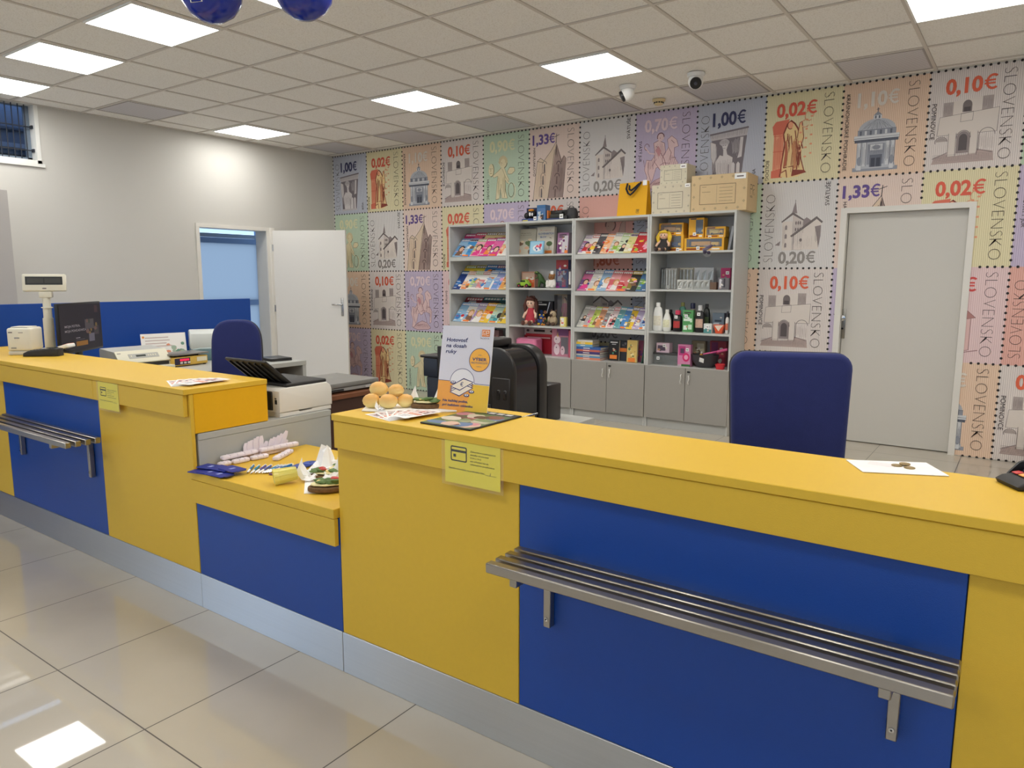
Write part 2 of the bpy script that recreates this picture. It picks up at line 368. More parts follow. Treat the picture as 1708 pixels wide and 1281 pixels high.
# closed door in the stamp wall
f = MB()
f.box(2.388, 2.435, YW-.014, YW+.2, 0, 1.965, DFR).box(3.295, 3.342, YW-.014, YW+.2, 0, 1.965, DFR).box(2.435, 3.295, YW-.014, YW+.2, 1.922, 1.965, DFR)
struct(f, 'trim_2')
d2 = struct(MB().rbox(2.44, 3.29, YW+.06, YW+.10, .006, 1.92, mt((206, 203, 196), .45, name='door_leaf_paint2'), .002, 1), 'door_2')
MB().box(2.435, 3.295, YW+.12, YW+.2, 0, 1.93, WALLW).build('light_stop_panel', wb)  # added unseen panel, stops sky light leaking under the closed door
hp = at(1406, 540, 1, YW+.06)
hd = MB().rbox(hp[0]-.02, hp[0]+.02, YW+.052, YW+.061, hp[2]-.125, hp[2]+.125, mt((150, 146, 138), .3, 1.), .003)
hd.lathe([(.0, 0), (.024, .004), (.026, .014), (.012, .026), (.012, .045)], CHROME, 14, basis((hp[0], YW+.01, hp[2]+.05), (1, 0, 0), (0, 0, 1), (0, 1, 0)))
hd.lathe([(0, -.002), (.009, 0), (.009, .012)], BLK, 10, basis((hp[0], YW+.044, hp[2]-.04), (1, 0, 0), (0, 0, 1), (0, 1, 0)))
hd.build('door_handle', d2)
# skirting
sk = mt((200, 196, 188), .4)
struct(B1(XL, XL+.012, YF, -7.6, 0, .08, sk).box(XL, XL+.012, -4.7, 1.705, 0, .08, sk).box(XL, XL+.012, 2.735, YW, 0, .08, sk), 'baseboard_left')

# ceiling lights, grilles, cameras, detector
EMIT = mt((255, 253, 248), .5, emit=13.0, name='led_diffuser')
def ordn(n): return ['first', 'second', 'third', 'fourth', 'fifth', 'sixth', 'seventh', 'eighth', 'ninth', 'tenth', 'eleventh', 'twelfth'][n]
LL = {(-6, -1): 'bright square ceiling light cut off at the left edge of the picture', (-4, -1): 'bright square ceiling light, second from left in the front row',
      (-2, -1): 'largest bright ceiling light at upper left, below the left balloon', (0, -1): 'ceiling light peeking out between the two blue balloons',
      (-6, 3): 'small far ceiling light above the open white door', (-2, 3): 'ceiling light in the middle, above the magazine shelves',
      (1, 3): 'ceiling light nearest the two dome cameras', (5, 3): 'ceiling light cut off at the top right corner of the picture'}
lsrc = None
for (i, j) in LIGHTS:
    x, y = i*.6+.3, j*.6+.3
    t = thing('ceiling_light', LL.get((i, j), 'square ceiling light panel outside the picture'), 'ceiling light', (x, y, H-.012), 0, 'square light panels in the ceiling')
    if lsrc is None:
        e = .289
        lf = MB()
        for s in (-1, 1): lf.box(min(s*e, s*(e-.012)), max(s*e, s*(e-.012)), -e, e, 0, .011, WHT).box(-e+.012, e-.012, min(s*e, s*(e-.012)), max(s*e, s*(e-.012)), 0, .011, WHT)
        lsrc = [lf.build('frame', t), B1(-e+.012, e-.012, -e+.012, e-.012, .003, .009, EMIT).build('diffuser', t)]
    else:
        for s in lsrc: c = s.copy(); c.parent = t; COL.objects.link(c)
def vent_mat():
    m = mt((192, 190, 193), .6, noise=.01, nscale=1.7, name='vent_mesh'); nt = m.node_tree; N = nt.nodes; LK = nt.links; b = N['Principled BSDF']
    tc = N.new('ShaderNodeTexCoord'); wv = N.new('ShaderNodeTexWave'); wv.bands_direction = 'Y'; wv.inputs['Scale'].default_value = 14; LK.new(tc.outputs['Object'], wv.inputs['Vector'])
    cr = N.new('ShaderNodeValToRGB'); cr.color_ramp.elements[0].color = L3((174, 171, 176)); cr.color_ramp.elements[1].color = L3((220, 218, 222)); LK.new(wv.outputs['Fac'], cr.inputs['Fac']); LK.new(cr.outputs['Color'], b.inputs['Base Color'])
    return m
VM = vent_mat(); VL = {(-6, 1): 'grey mesh ceiling vent nearest the left wall', (-6, 5): 'leftmost grey ceiling vent along the stamp wall', (-4, 5): 'second grey ceiling vent from the left along the stamp wall',
    (-2, 5): 'third grey ceiling vent from the left along the stamp wall', (0, 5): 'grey ceiling vent beside the left dome camera', (2, 5): 'grey ceiling vent behind the right dome camera', (4, 5): 'rightmost grey ceiling vent, striped, near the right edge'}
vsrc = None
for (i, j) in VENTS:
    t = thing('ceiling_vent', VL[(i, j)], 'vent', (i*.6+.3, j*.6+.3, H-.005), 0, 'grey mesh vents in the ceiling')
    if vsrc is None:
        fm = MB()
        for s in (-1, 1): fm.box(min(s*.289, s*.277), max(s*.289, s*.277), -.289, .289, 0, .006, mt((165, 160, 158), .6)).box(-.277, .277, min(s*.289, s*.277), max(s*.289, s*.277), 0, .006, mt((165, 160, 158), .6))
        vsrc = [fm.build('frame', t), B1(-.277, .277, -.277, .277, .002, .006, VM).build('mesh_panel', t)]
    else:
        for s in vsrc: c = s.copy(); c.parent = t; COL.objects.link(c)
def dome(px, py, yaw, label):
    p = at(px, py, 2, H); t = thing('dome_camera', label, 'security camera', (p[0], p[1], H-.001), yaw, 'white dome cameras on the ceiling')
    MB().lathe([(.0, -.03), (.062, -.03), (.066, -.02), (.068, 0)], WHT, 24).build('base', t)
    b = MB().ell((0, 0, -.06), (.058, .058, .058), WHT, 20, 14); b = b.build('ball', t)
    M = Matrix.Translation((0, 0, -.06)) @ Matrix.Scale(1.2, 4) @ Matrix.Rotation(math.radians(28), 4, 'X')
    MB().lathe([(0, .0505), (.034, .0495), (.037, .045), (.036, .03)], BLK, 20, M @ basis((0, 0, 0), (1, 0, 0), (0, 0, 1), (0, -1, 0))).build('lens_cover', b)
    MB().lathe([(0, .0535), (.011, .053), (.012, .0505)], mt((70, 72, 84), .1), 12, M @ basis((0, 0, 0), (1, 0, 0), (0, 0, 1), (0, -1, 0))).build('lens', b)
dome(1047, 143, math.radians(-62), 'left white dome camera, lens turned to the left')
dome(1161, 122, math.radians(22), 'right white dome camera, black lens facing the viewer')
p = at(1099, 166, 2, H); t = thing('smoke_detector', 'small cream smoke detector on the ceiling between the two cameras', 'smoke detector', (p[0], p[1], H-.001))
CRM = mt((226, 206, 160), .5)
MB().lathe([(.0, -.045), (.035, -.045), (.042, -.03), (.044, -.018), (.056, -.014), (.058, 0)], CRM, 24).build('body', t)
sl = MB()
for k in range(12):
    a = k*PI/6; sl.box(-.008, .008, -.002, .002, -.034, -.024, BLKM, Matrix.Rotation(a, 4, 'Z') @ Matrix.Translation((0, -.0425, 0)))
sl.build('slot', t)
# balloons below the ceiling
BAL = mt((12, 40, 150), .18, spec=.6, name='blue_latex')
for px, py, dist, sc_, lb, logo in ((352, -16, 3.6, 1, 'blue balloon hanging at the top, the left one with white print', True), (506, -19, 3.55, 1, 'plain blue balloon at the top, right of the printed one', False)):
    d = (CF+(px-854)/FPX*CR-(py-640.5)/FPX*CU).normalized(); c = CAM+d*dist
    t = thing('balloon', lb, 'balloon', c, 0, 'blue balloons at the top edge')
    R = 42*dist/FPX
    MB().lathe([(0, -R*1.02), (R*.35, -R*.95), (R*.7, -R*.72), (R*.93, -R*.38), (R, 0), (R*.95, R*.4), (R*.75, R*.8), (R*.45, R*1.1), (R*.12, R*1.3), (R*.05, R*1.36)], BAL, 28).build('envelope', t)
    MB().lathe([(R*.05, R*1.36), (R*.12, R*1.43), (R*.02, R*1.44)], BAL, 12).tube([(0, 0, R*1.4), (0.005, 0, R*1.9), (0, 0, H-c[2]-.002)], .0012, PAPER, 5).build('knot', t)
    if logo:
        lg = MB(); a0 = math.atan2(CAM.y-c.y, CAM.x-c.x)-.62
        def on(u, v):
            a = a0+u; z = -R*.0+v*R; rr = math.sqrt(max(0, 1-(z/R/1.02)**2))*R*1.012
            return (rr*math.cos(a), rr*math.sin(a), z)
        for pts in ([(-.25, .3), (-.25, -.62), (.25, -.62), (.25, .3)], [(-.17, .3), (-.17, -.5), (.17, -.5), (.17, .3)], [(-.05, .3), (-.05, -.36), (.06, -.36), (.06, .3)]): lg.tube([on(*q) for q in pts], R*.022, PAPER, 5)
        lg.build('print', t)
# ================================================================== THE STAMP WALLPAPER (printed on wall_back)
SW, SH = .619, .735
def stripe_mat(rgb, dark):
    lm = sum(rgb)/3; rgb = tuple(int(255*(((v*.84+lm*.16)/255)**.58)) for v in rgb); dark = tuple(int(255*((v/255)**.72)) for v in dark)
    m = bpy.data.materials.new('wallpaper_%d_%d_%d' % rgb); m.use_nodes = True; nt = m.node_tree; N = nt.nodes; LK = nt.links; b = N['Principled BSDF']; b.inputs['Roughness'].default_value = .7
    tc = N.new('ShaderNodeTexCoord'); sp = N.new('ShaderNodeSeparateXYZ'); LK.new(tc.outputs['Object'], sp.inputs[0])
    a = N.new('ShaderNodeMath'); a.operation = 'MULTIPLY'; a.inputs[1].default_value = 46/SW; LK.new(sp.outputs[0], a.inputs[0])
    f = N.new('ShaderNodeMath'); f.operation = 'FRACT'; LK.new(a.outputs[0], f.inputs[0])
    g = N.new('ShaderNodeMath'); g.operation = 'LESS_THAN'; g.inputs[1].default_value = .17; LK.new(f.outputs[0], g.inputs[0])
    mx = N.new('ShaderNodeMix'); mx.data_type = 'RGBA'; LK.new(g.outputs[0], mx.inputs['Factor'])
    mx.inputs['A'].default_value = L3(rgb); mx.inputs['B'].default_value = L3(dark); LK.new(mx.outputs['Result'], b.inputs['Base Color'])
    return m
DK = ink(44, 38, 40); GYL = ink(118, 108, 108); PALE = ink(222, 212, 204); MID = ink(176, 164, 160); SHD = ink(146, 134, 134)
def a_church(d):
    d.poly([(.19, .155), (.185, .40), (.27, .40), (.27, .155)], PALE); d.poly([(.27, .155), (.27, .45), (.36, .41), (.36, .155)], ink(206, 196, 190))
    d.poly([(.175, .40), (.265, .475), (.275, .475), (.375, .405), (.372, .395), (.27, .455), (.182, .392)], GYL)
    d.poly([(.262, .475), (.283, .555), (.29, .555), (.305, .465)], SHD); d.line([(.287, .55), (.287, .58)], .003, DK)
    d.poly([(.36, .35), (.36, .41), (.385, .43), (.42, .405), (.42, .35)], SHD)
    d.poly([(.285, .16), (.285, .29), (.47, .41), (.505, .38), (.49, .16)], PALE)
    d.line([(.265, .275), (.465, .425), (.51, .385)], .016, GYL); d.line([(.275, .272), (.465, .412)], .003, DK)
    d.poly([(.455, .35), (.505, .36), (.505, .27), (.49, .17), (.478, .25)], SHD)
    d.ell(.345, .24, .011, .014, GYL)
    hatch(d, [(.272, .16), (.357, .16), (.357, .40), (.272, .44)], 9, SHD, .0014, seed=3); hatch(d, [(.19, .17), (.215, .17), (.215, .39), (.19, .39)], 5, MID, .0014); hatch(d, [(.46, .2), (.49, .2), (.5, .36), (.46, .35)], 5, GYL, .0016); hatch(d, [(.3, .17), (.44, .17), (.44, .28), (.3, .24)], 10, MID, .0012, seed=8)
    for x, y in ((.21, .36), (.21, .285), (.21, .21)): d.poly([(x, y-.03), (x, y), (x+.01, y+.012), (x+.018, y), (x+.018, y-.03)], SHD)
    for x in (.3, .318, .335):
        for y in (.385, .33): d.ell(x, y, .006, .016, GYL, 8)
    d.poly([(.13, .2), (.175, .235), (.17, .195)], SHD); d.line([(.285, .16), (.285, .29)], .003, GYL); d.line([(.36, .3), (.36, .40)], .002, GYL)
def a_tower(d):
    T = ink(222, 200, 176); S = ink(172, 148, 140)
    d.poly([(.05, .012), (.10, .4), (.14, .43), (.185, .4), (.25, .47), (.33, .56), (.36, .012)], T); d.poly([(.235, .012), (.31, .42), (.335, .56), (.345, .54), (.40, .40), (.425, .43), (.455, .40), (.42, .012)], S)
    for a in ([(.05, .012), (.10, .4), (.14, .43), (.185, .40), (.27, .49), (.333, .575)], [(.333, .575), (.40, .37), (.43, .43), (.455, .4), (.42, .012)], [(.235, .012), (.315, .5)], [(.10, .4), (.18, .38)]): d.line(a, .004, DK)
    d.line([(.333, .57), (.338, .655)], .006, DK); d.line([(.31, .625), (.37, .645)], .005, DK)
    for k, y in enumerate((.07, .2, .32)):
        x = .135+k*.018
        d.line(arc(x+.02, y+.045, .026, .03, 0, 180, 8)+[(x-.006, y-.04)], .005, GYL); d.poly([(x+.01, y-.045), (x+.012, y+.04), (x+.028, y+.05), (x+.03, y-.045)], GYL)
        x2 = .31+k*.018; d.line(arc(x2+.02, y+.03, .026, .03, 0, 180, 8), .006, DK); d.poly([(x2+.006, y-.05), (x2+.01, y+.03), (x2+.026, y+.03), (x2+.022, y-.05)], ink(120, 98, 96))
    hatch(d, [(.24, .015), (.40, .015), (.43, .38), (.32, .42)], 22, ink(136, 112, 108), .0018, seed=4); hatch(d, [(.07, .02), (.2, .02), (.22, .38), (.12, .38)], 12, ink(190, 164, 144), .0014, seed=5); hatch(d, [(.315, .42), (.355, .42), (.338, .55), (.334, .55)], 6, DK, .0016)
    for k in range(7): d.line([(.37+k*.009, .02), (.39+k*.008, .38)], .0015, GYL)
def a_arches(d):
    d.poly([(.10, .40), (.10, .50), (.165, .50), (.165, .40)], MID); d.poly([(.165, .40), (.165, .5), (.35, .52), (.35, .42)], PALE); d.poly([(.35, .42), (.35, .52), (.42, .52), (.42, .42)], MID)
    d.poly(arc(.256, .47, .03, .035, 0, 180, 8)+[(.226, .42), (.286, .42)], GYL); d.poly([(.235, .42), (.235, .455), (.277, .455), (.277, .42)], ink(84, 76, 78))
    d.poly([(.07, .26), (.08, .395), (.46, .43), (.455, .26)], PALE); d.line([(.08, .395), (.46, .43), (.455, .26), (.07, .26)], .0025, GYL, True)
    d.line([(.218, .35), (.22, .41), (.298, .418), (.296, .355)], .0025, GYL, True)
    for x in (.145, .285): d.poly([(x, .10), (x, .27), (x+.05, .27), (x+.05, .10)], PALE)
    d.poly([(.045, .05), (.06, .10), (.14, .13), (.15, .10), (.33, .11), (.34, .14), (.44, .12), (.45, .05)], ink(190, 170, 164))
    for k in range(6): d.line([(.05, .055+k*.012), (.44, .06+k*.01)], .0018, SHD)
    d.poly([(.205, .12)]+arc(.245, .23, .042, .05, 180, 0, 10)+[(.285, .12)], SHD); d.poly([(.218, .14)]+arc(.245, .225, .027, .035, 180, 0, 10)+[(.272, .14)], ink(92, 84, 86))
    d.line(arc(.1, .215, .04, .035, 0, 200, 10), .004, GYL); d.poly(arc(.1, .215, .036, .03, 0, 180, 10), MID); d.line(arc(.395, .24, .05, .05, 0, 180, 10)+[(.345, .13)], .004, GYL)
    hatch(d, [(.1, .41), (.16, .41), (.16, .495), (.1, .495)], 9, SHD, .0016); hatch(d, [(.355, .43), (.415, .43), (.415, .515), (.355, .515)], 9, SHD, .0016); hatch(d, [(.345, .14), (.44, .13), (.44, .25), (.345, .25)], 12, MID, .0014); hatch(d, [(.06, .06), (.43, .06), (.42, .11), (.08, .11)], 30, SHD, .0014)
    for x in (.148, .198, .288, .338): d.line([(x, .10), (x, .27)], .003, GYL)
    d.line(arc(.245, .23, .046, .055, 0, 180, 12), .004, GYL); d.line([(.05, .09), (.145, .13)], .005, SHD); d.line([(.34, .14), (.44, .11)], .005, SHD)
def a_dome(d):
    A = ink(186, 190, 198); Bb = ink(150, 154, 166); Cc = ink(104, 108, 122); W = ink(214, 216, 220)
    d.rect(.10, .04, .43, .07, Bb); d.rect(.12, .06, .41, .09, A); d.rect(.125, .09, .405, .27, A)
    for x in (.13, .17, .34, .375): d.rect(x, .08, x+.026, .27, W); d.line([(x+.026, .08), (x+.026, .27)], .004, Cc)
    d.rect(.205, .09, .33, .25, Bb); d.rect(.225, .2, .315, .245, W); d.ell(.27, .222, .03, .018, Bb); d.rect(.225, .07, .315, .165, Cc); d.rect(.235, .07, .265, .14, ink(70, 74, 88)); d.rect(.274, .07, .304, .14, ink(70, 74, 88))
    d.rect(.105, .265, .425, .285, Cc); d.rect(.10, .285, .43, .32, W); d.line([(.10, .3), (.43, .3)], .003, Cc)
    d.rect(.125, .32, .405, .36, Bb)
    for k in range(7): d.rect(.14+k*.037, .322, .155+k*.037, .355, W if k % 2 else Cc)
    d.poly([(.125, .36)]+arc(.265, .36, .135, .085, 180, 0, 16)+[(.405, .36)], A)
    for k in range(7): d.line([(.265, .445), (.15+k*.038, .362)], .003, Bb)
    d.rect(.235, .44, .295, .47, W); d.rect(.245, .445, .256, .467, Cc); d.rect(.272, .445, .283, .467, Cc); d.poly([(.235, .47), (.265, .5), (.295, .47)], Bb); d.line([(.265, .5), (.265, .525)], .006, Cc); d.line([(.255, .515), (.275, .515)], .004, Cc)
    hatch(d, [(.15, .36), (.38, .36), (.32, .43), (.21, .43)], 16, Cc, .0014); hatch(d, [(.13, .09), (.2, .09), (.2, .26), (.13, .26)], 8, Cc, .0016); hatch(d, [(.335, .09), (.4, .09), (.4, .26), (.335, .26)], 9, Cc, .002); hatch(d, [(.11, .268), (.42, .268), (.42, .284), (.11, .284)], 30, ink(70, 74, 88), .0018); hatch(d, [(.21, .17), (.325, .17), (.325, .25), (.21, .25)], 12, Cc, .0014); d.line([(.10, .285), (.43, .285)], .003, ink(70, 74, 88)); d.line([(.125, .36), (.405, .36)], .003, Cc)
    d.rect(.13, .05, .165, .085, W); d.rect(.37, .05, .4, .085, W); d.ell(.148, .12, .016, .035, Bb); d.ell(.385, .12, .016, .035, Bb)
def a_statue(d):
    R = ink(220, 116, 92); Rl = ink(236, 166, 130); Br = ink(140, 62, 48); Pl = ink(238, 208, 150)
    d.rect(.075, .045, .16, .5, Rl); d.poly([(.065, .04), (.065, .1), (.16, .12), (.16, .04)], R); d.poly([(.07, .4), (.06, .47), (.09, .51), (.2, .52), (.17, .4)], R)
    for y in (.26, .39): d.line([(.075, y), (.16, y)], .006, R)
    d.poly([(.14, .05), (.155, .2), (.17, .32), (.155, .4), (.185, .48), (.215, .505), (.245, .48), (.27, .44), (.29, .36), (.31, .27), (.315, .16), (.35, .075), (.29, .04), (.2, .035)], Pl)
    d.line([(.14, .05), (.155, .2), (.17, .32), (.155, .4), (.185, .48), (.215, .505), (.245, .48), (.27, .44)], .012, Br); d.ell(.21, .47, .022, .03, Rl); d.line(arc(.21, .47, .024, .032, 40, 300, 10), .006, Br)
    for a in ([(.19, .40), (.2, .3), (.17, .12), (.25, .13), (.24, .05)], [(.25, .42), (.265, .33), (.29, .2), (.27, .06)], [(.22, .38), (.24, .24), (.26, .16)], [(.27, .44), (.3, .34), (.32, .27)], [(.29, .30), (.31, .18), (.34, .08)], [(.15, .08), (.19, .1), (.2, .04)]): d.line(a, .008, Br)
    d.poly([(.27, .36), (.285, .48), (.305, .49), (.32, .36), (.3, .3)], Pl); d.line([(.27, .36), (.285, .48), (.305, .49), (.322, .36), (.3, .27)], .006, Br); d.poly([(.24, .045), (.25, .1), (.34, .09), (.36, .07)], Br)
    hatch(d, [(.17, .1), (.2, .1), (.22, .42), (.185, .42)], 7, Br, .004, seed=2); hatch(d, [(.22, .08), (.3, .1), (.28, .36), (.24, .38)], 12, ink(176, 100, 72), .003, seed=6); hatch(d, [(.08, .06), (.155, .06), (.155, .48), (.08, .48)], 10, R, .003, seed=7); hatch(d, [(.27, .15), (.3, .12), (.31, .26), (.28, .33)], 5, Br, .005, seed=9)
    d.poly([(.17, .33), (.19, .36), (.2, .26), (.19, .14), (.165, .12), (.175, .24)], ink(186, 104, 76)); d.line([(.19, .34), (.205, .24), (.2, .12), (.24, .12)], .007, Pl); d.poly([(.225, .3), (.25, .34), (.265, .24), (.275, .12), (.255, .1), (.245, .2)], ink(204, 140, 98))
    for k in range(16): x = .34+.05*math.sin(k*2.1); y = .2+.025*k; d.ell(x, y, .012, .008, Rl, 8)
    d.line(arc(.36, .53, .035, .04, 0, 300, 10), .006, Rl); d.line(arc(.33, .47, .03, .03, 90, 330, 8), .006, Rl)
def a_cherub(d):
    S = ink(226, 214, 176); D = ink(150, 142, 112)
    d.shape([(.17, .04), (.215, .045), (.235, .16), (.255, .05), (.33, .045), (.3, .15), (.3, .24), (.33, .2), (.35, .24), (.31, .32), (.29, .37), (.245, .375), (.2, .34), (.13, .3), (.14, .275), (.2, .29), (.185, .2)], S, D, .003)
    d.ell(.27, .425, .048, .058, S); d.line(arc(.275, .43, .05, .06, -70, 120, 10), .010, D)
    for a in range(0, 200, 30): d.ell(.27+.045*math.cos(math.radians(a)), .435+.05*math.sin(math.radians(a)), .018, .018, ink(214, 200, 160), 9)
    d.ell(.252, .425, .005, .004, D, 8); d.line([(.24, .41), (.25, .405)], .003, D); d.ell(.108, .36, .036, .068, S); d.line(arc(.108, .36, .038, .07, -100, 60, 10), .008, D)
    hatch(d, [(.19, .06), (.215, .06), (.225, .3), (.2, .3)], 6, ink(196, 186, 148), .0022, seed=2); hatch(d, [(.27, .06), (.32, .06), (.3, .32), (.26, .32)], 8, ink(190, 180, 142), .0022, seed=3); d.line([(.235, .05), (.23, .14)], .006, D); d.line([(.33, .05), (.3, .15), (.3, .24)], .005, D); d.line([(.215, .045), (.17, .038)], .006, D)
    for x in (.095, .12): d.ell(x, .375, .006, .004, D, 8)
    d.line([(.095, .325), (.118, .325)], .004, D); d.line([(.106, .37), (.1, .345)], .003, D)
    d.shape([(.33, .33), (.36, .37), (.42, .365), (.43, .33), (.39, .3), (.34, .3)], S, D, .004); d.line([(.26, .36), (.3, .28), (.34, .22)], .003, D); d.line([(.245, .16), (.245, .2)], .004, D); d.line([(.3, .16), (.29, .06)], .004, D)
    d.line(arc(.38, .13, .04, .075, 0, 360, 18), .007, D); d.line(arc(.385, .12, .05, .085, -90, 60, 10), .007, S); d.line([(.33, .22), (.36, .2)], .01, S)
def a_rider(d):
    S = ink(226, 196, 196); D = ink(150, 110, 118)
    d.shape([(.11, .05), (.13, .14), (.1, .21), (.12, .3), (.17, .29), (.2, .33), (.3, .33), (.34, .4), (.33, .47), (.37, .5), (.42, .46), (.44, .4), (.4, .39), (.4, .31), (.44, .25), (.43, .12), (.4, .1), (.41, .22), (.35, .24), (.22, .22), (.19, .12), (.15, .05)], S, D, .003)
    d.shape([(.2, .28), (.2, .38), (.19, .45), (.24, .47), (.3, .44), (.31, .36), (.28, .3), (.3, .22), (.26, .2)], S, D, .004); d.ell(.26, .495, .032, .036, S); d.line(arc(.26, .5, .034, .036, 0, 200, 9), .009, D); d.ell(.255, .49, .004, .004, D, 8)
    d.shape([(.13, .04), (.2, .1), (.28, .13), (.36, .11), (.42, .05), (.38, .03), (.2, .02)], ink(214, 182, 186), D, .004); d.line([(.1, .42), (.15, .36), (.2, .35)], .01, S); d.line(arc(.12, .42, .025, .03, 0, 270, 8), .005, D)
    hatch(d, [(.13, .2), (.2, .2), (.2, .32), (.13, .3)], 8, D, .0018, seed=2); hatch(d, [(.33, .25), (.42, .13), (.44, .24), (.38, .38)], 9, D, .0018, seed=3); hatch(d, [(.2, .3), (.3, .3), (.29, .45), (.21, .45)], 10, D, .0016, seed=4); hatch(d, [(.15, .05), (.4, .05), (.36, .1), (.2, .1)], 16, D, .0018, seed=5)
    d.line([(.22, .42), (.3, .30), (.36, .12)], .005, D); d.poly([(.21, .38), (.24, .42), (.27, .37), (.25, .32)], ink(206, 150, 156))
    for a in ([(.34, .4), (.37, .35), (.36, .28)], [(.14, .28), (.14, .18), (.17, .1)], [(.37, .46), (.4, .43)], [(.26, .24), (.3, .26), (.36, .25)], [(.18, .24), (.22, .3)], [(.42, .3), (.38, .3)], [(.2, .07), (.3, .09)], [(.09, .3), (.1, .24)]): d.line(a, .004, D)
def a_capital(d):
    S = ink(196, 190, 192); D = ink(122, 114, 120); W = ink(216, 210, 210)
    d.poly([(.16, .06), (.14, .43), (.46, .44), (.42, .06)], D); d.poly([(.12, .47), (.47, .5), (.46, .43), (.135, .41)], S); d.poly([(.12, .47), (.47, .505), (.475, .49), (.125, .455)], D)
    d.shape([(.2, .06), (.18, .22), (.22, .28), (.25, .27), (.25, .32), (.23, .38), (.26, .41), (.3, .38), (.28, .32), (.29, .28), (.34, .25), (.33, .06)], W, SHD, .003)
    d.shape([(.13, .40), (.18, .38), (.19, .27), (.165, .2), (.14, .26)], W, SHD, .003); d.shape([(.4, .42), (.43, .42), (.42, .25), (.38, .24), (.395, .3)], W, SHD, .003)
    for x in (.27, .33, .375): d.poly([(x, .06), (x, .19), (x+.015, .21), (x+.032, .19), (x+.032, .06)], W); d.line([(x+.034, .06), (x+.034, .19)], .006, D)
    hatch(d, [(.145, .1), (.2, .1), (.19, .4), (.15, .4)], 9, S, .002, seed=2); hatch(d, [(.34, .26), (.4, .26), (.42, .42), (.32, .42)], 14, S, .002, seed=3); hatch(d, [(.2, .1), (.33, .1), (.33, .24), (.2, .24)], 14, SHD, .0018, seed=4); hatch(d, [(.13, .42), (.46, .44), (.465, .5), (.125, .46)], 30, D, .0016, seed=5); d.ell(.26, .385, .045, .03, S); hatch(d, [(.22, .37), (.3, .37), (.3, .41), (.22, .41)], 12, D, .002, seed=6)
    for x, y in ((.25, .36), (.27, .36)): d.ell(x, y, .004, .004, D, 8)
    d.line([(.25, .335), (.27, .335)], .003, D); d.rect(.16, .045, .43, .065, S)
def a_angel(d):
    S = ink(206, 172, 158); D = ink(132, 100, 96)
    d.shape([(.28, .12), (.3, .28), (.34, .36), (.44, .34), (.5, .2), (.5, .12)], S, D, .004); d.ell(.36, .43, .05, .06, S); d.line(arc(.365, .44, .055, .06, -60, 190, 12), .014, D); d.ell(.34, .43, .005, .004, D, 8)
    d.shape([(.44, .3), (.48, .45), (.53, .5), (.53, .25)], S, D, .004); d.shape([(.3, .26), (.22, .3), (.22, .36), (.27, .36), (.32, .3)], S, D, .004); d.line([(.36, .32), (.38, .16)], .005, D)
def a_rotunda(d):
    S = ink(226, 190, 186); D = ink(152, 112, 112)
    d.shape([(.14, .1), (.14, .36), (.4, .36), (.4, .1), (.27, .07)], S, D, .004); d.shape([(.11, .35), (.27, .5), (.43, .35), (.27, .32)], ink(182, 130, 126), D, .004)
    for x in (.2, .27, .34): d.poly(arc(x, .25, .014, .02, 0, 180, 8)+[(x-.014, .17), (x+.014, .17)], D)
    d.line([(.08, .1), (.27, .06), (.46, .1)], .006, D)
KINDS = {   # ground, stripes, side of the country name, price text, price colour, price position, name, art
 'B100': ((160, 166, 188), (120, 124, 144), 'L', '1,00 €', (56, 58, 96), (.145, .535, .115, .31), ('BÍŇA', .55, .045, .03, 90), a_capital),
 'Y002': ((222, 206, 140), (176, 160, 106), 'R', '0,02 €', (222, 96, 74), (.09, .545, .11, .34), ('BOLDOG', .018, .19, .03, -90), a_statue),
 'O110': ((230, 178, 138), (192, 142, 106), 'R', '1,10 €', (224, 216, 206), (.11, .545, .11, .31), ('KRÁSNOHORSKÉ PODHRADIE', .025, .655, .03, -90), a_dome),
 'K010': ((214, 196, 188), (162, 146, 142), 'R', '0,10 €', (226, 104, 72), (.105, .56, .11, .34), ('POMINOVCE', .022, .5, .034, -90), a_arches),
 'G090': ((164, 196, 156), (132, 164, 128), 'R', '0,90 €', (222, 220, 178), (.09, .55, .115, .35), ('HLOHOVEC', .05, .26, .03, -90), a_cherub),
 'P133': ((226, 190, 170), (190, 154, 138), 'R', '1,33 €', (104, 82, 150), (.04, .57, .1, .29), ('HAMULIAKOVO', .05, .54, .03, -90), a_tower),
 'S020': ((206, 200, 196), (160, 152, 150), 'L', '0,20 €', (148, 142, 138), (.165, .045, .1, .32), ('SVÄTUŠE', .56, .52, .036, 90), a_church),
 'V070': ((172, 150, 190), (138, 118, 158), 'R', '0,70 €', (228, 206, 212), (.095, .56, .11, .34), ('SVÄTÝ JUR', .04, .48, .03, -90), a_rider),
 'A180': ((226, 138, 120), (192, 110, 96), 'L', '1,80 €', (196, 106, 84), (.165, .045, .1, .32), None, a_angel),
 'E050': ((224, 176, 176), (186, 140, 142), 'R', '0,33 €', (214, 80, 76), (.09, .55, .11, .34), ('ŠIVETICE', .04, .5, .03, -90), a_rotunda)}
ROWS = [['B100', 'Y002', 'O110', 'K010', 'G090', 'P133', 'S020', 'V070'], ['G090', 'S020', 'P133', 'Y002', 'V070', 'K010', 'A180', 'B100'],
        ['O110', 'K010', 'V070', 'E050', 'A180', 'P133', 'S020', 'B100'], ['V070', 'Y002', 'G090', 'O110', 'K010', 'E050', 'Y002', 'S020']]
protos = {}
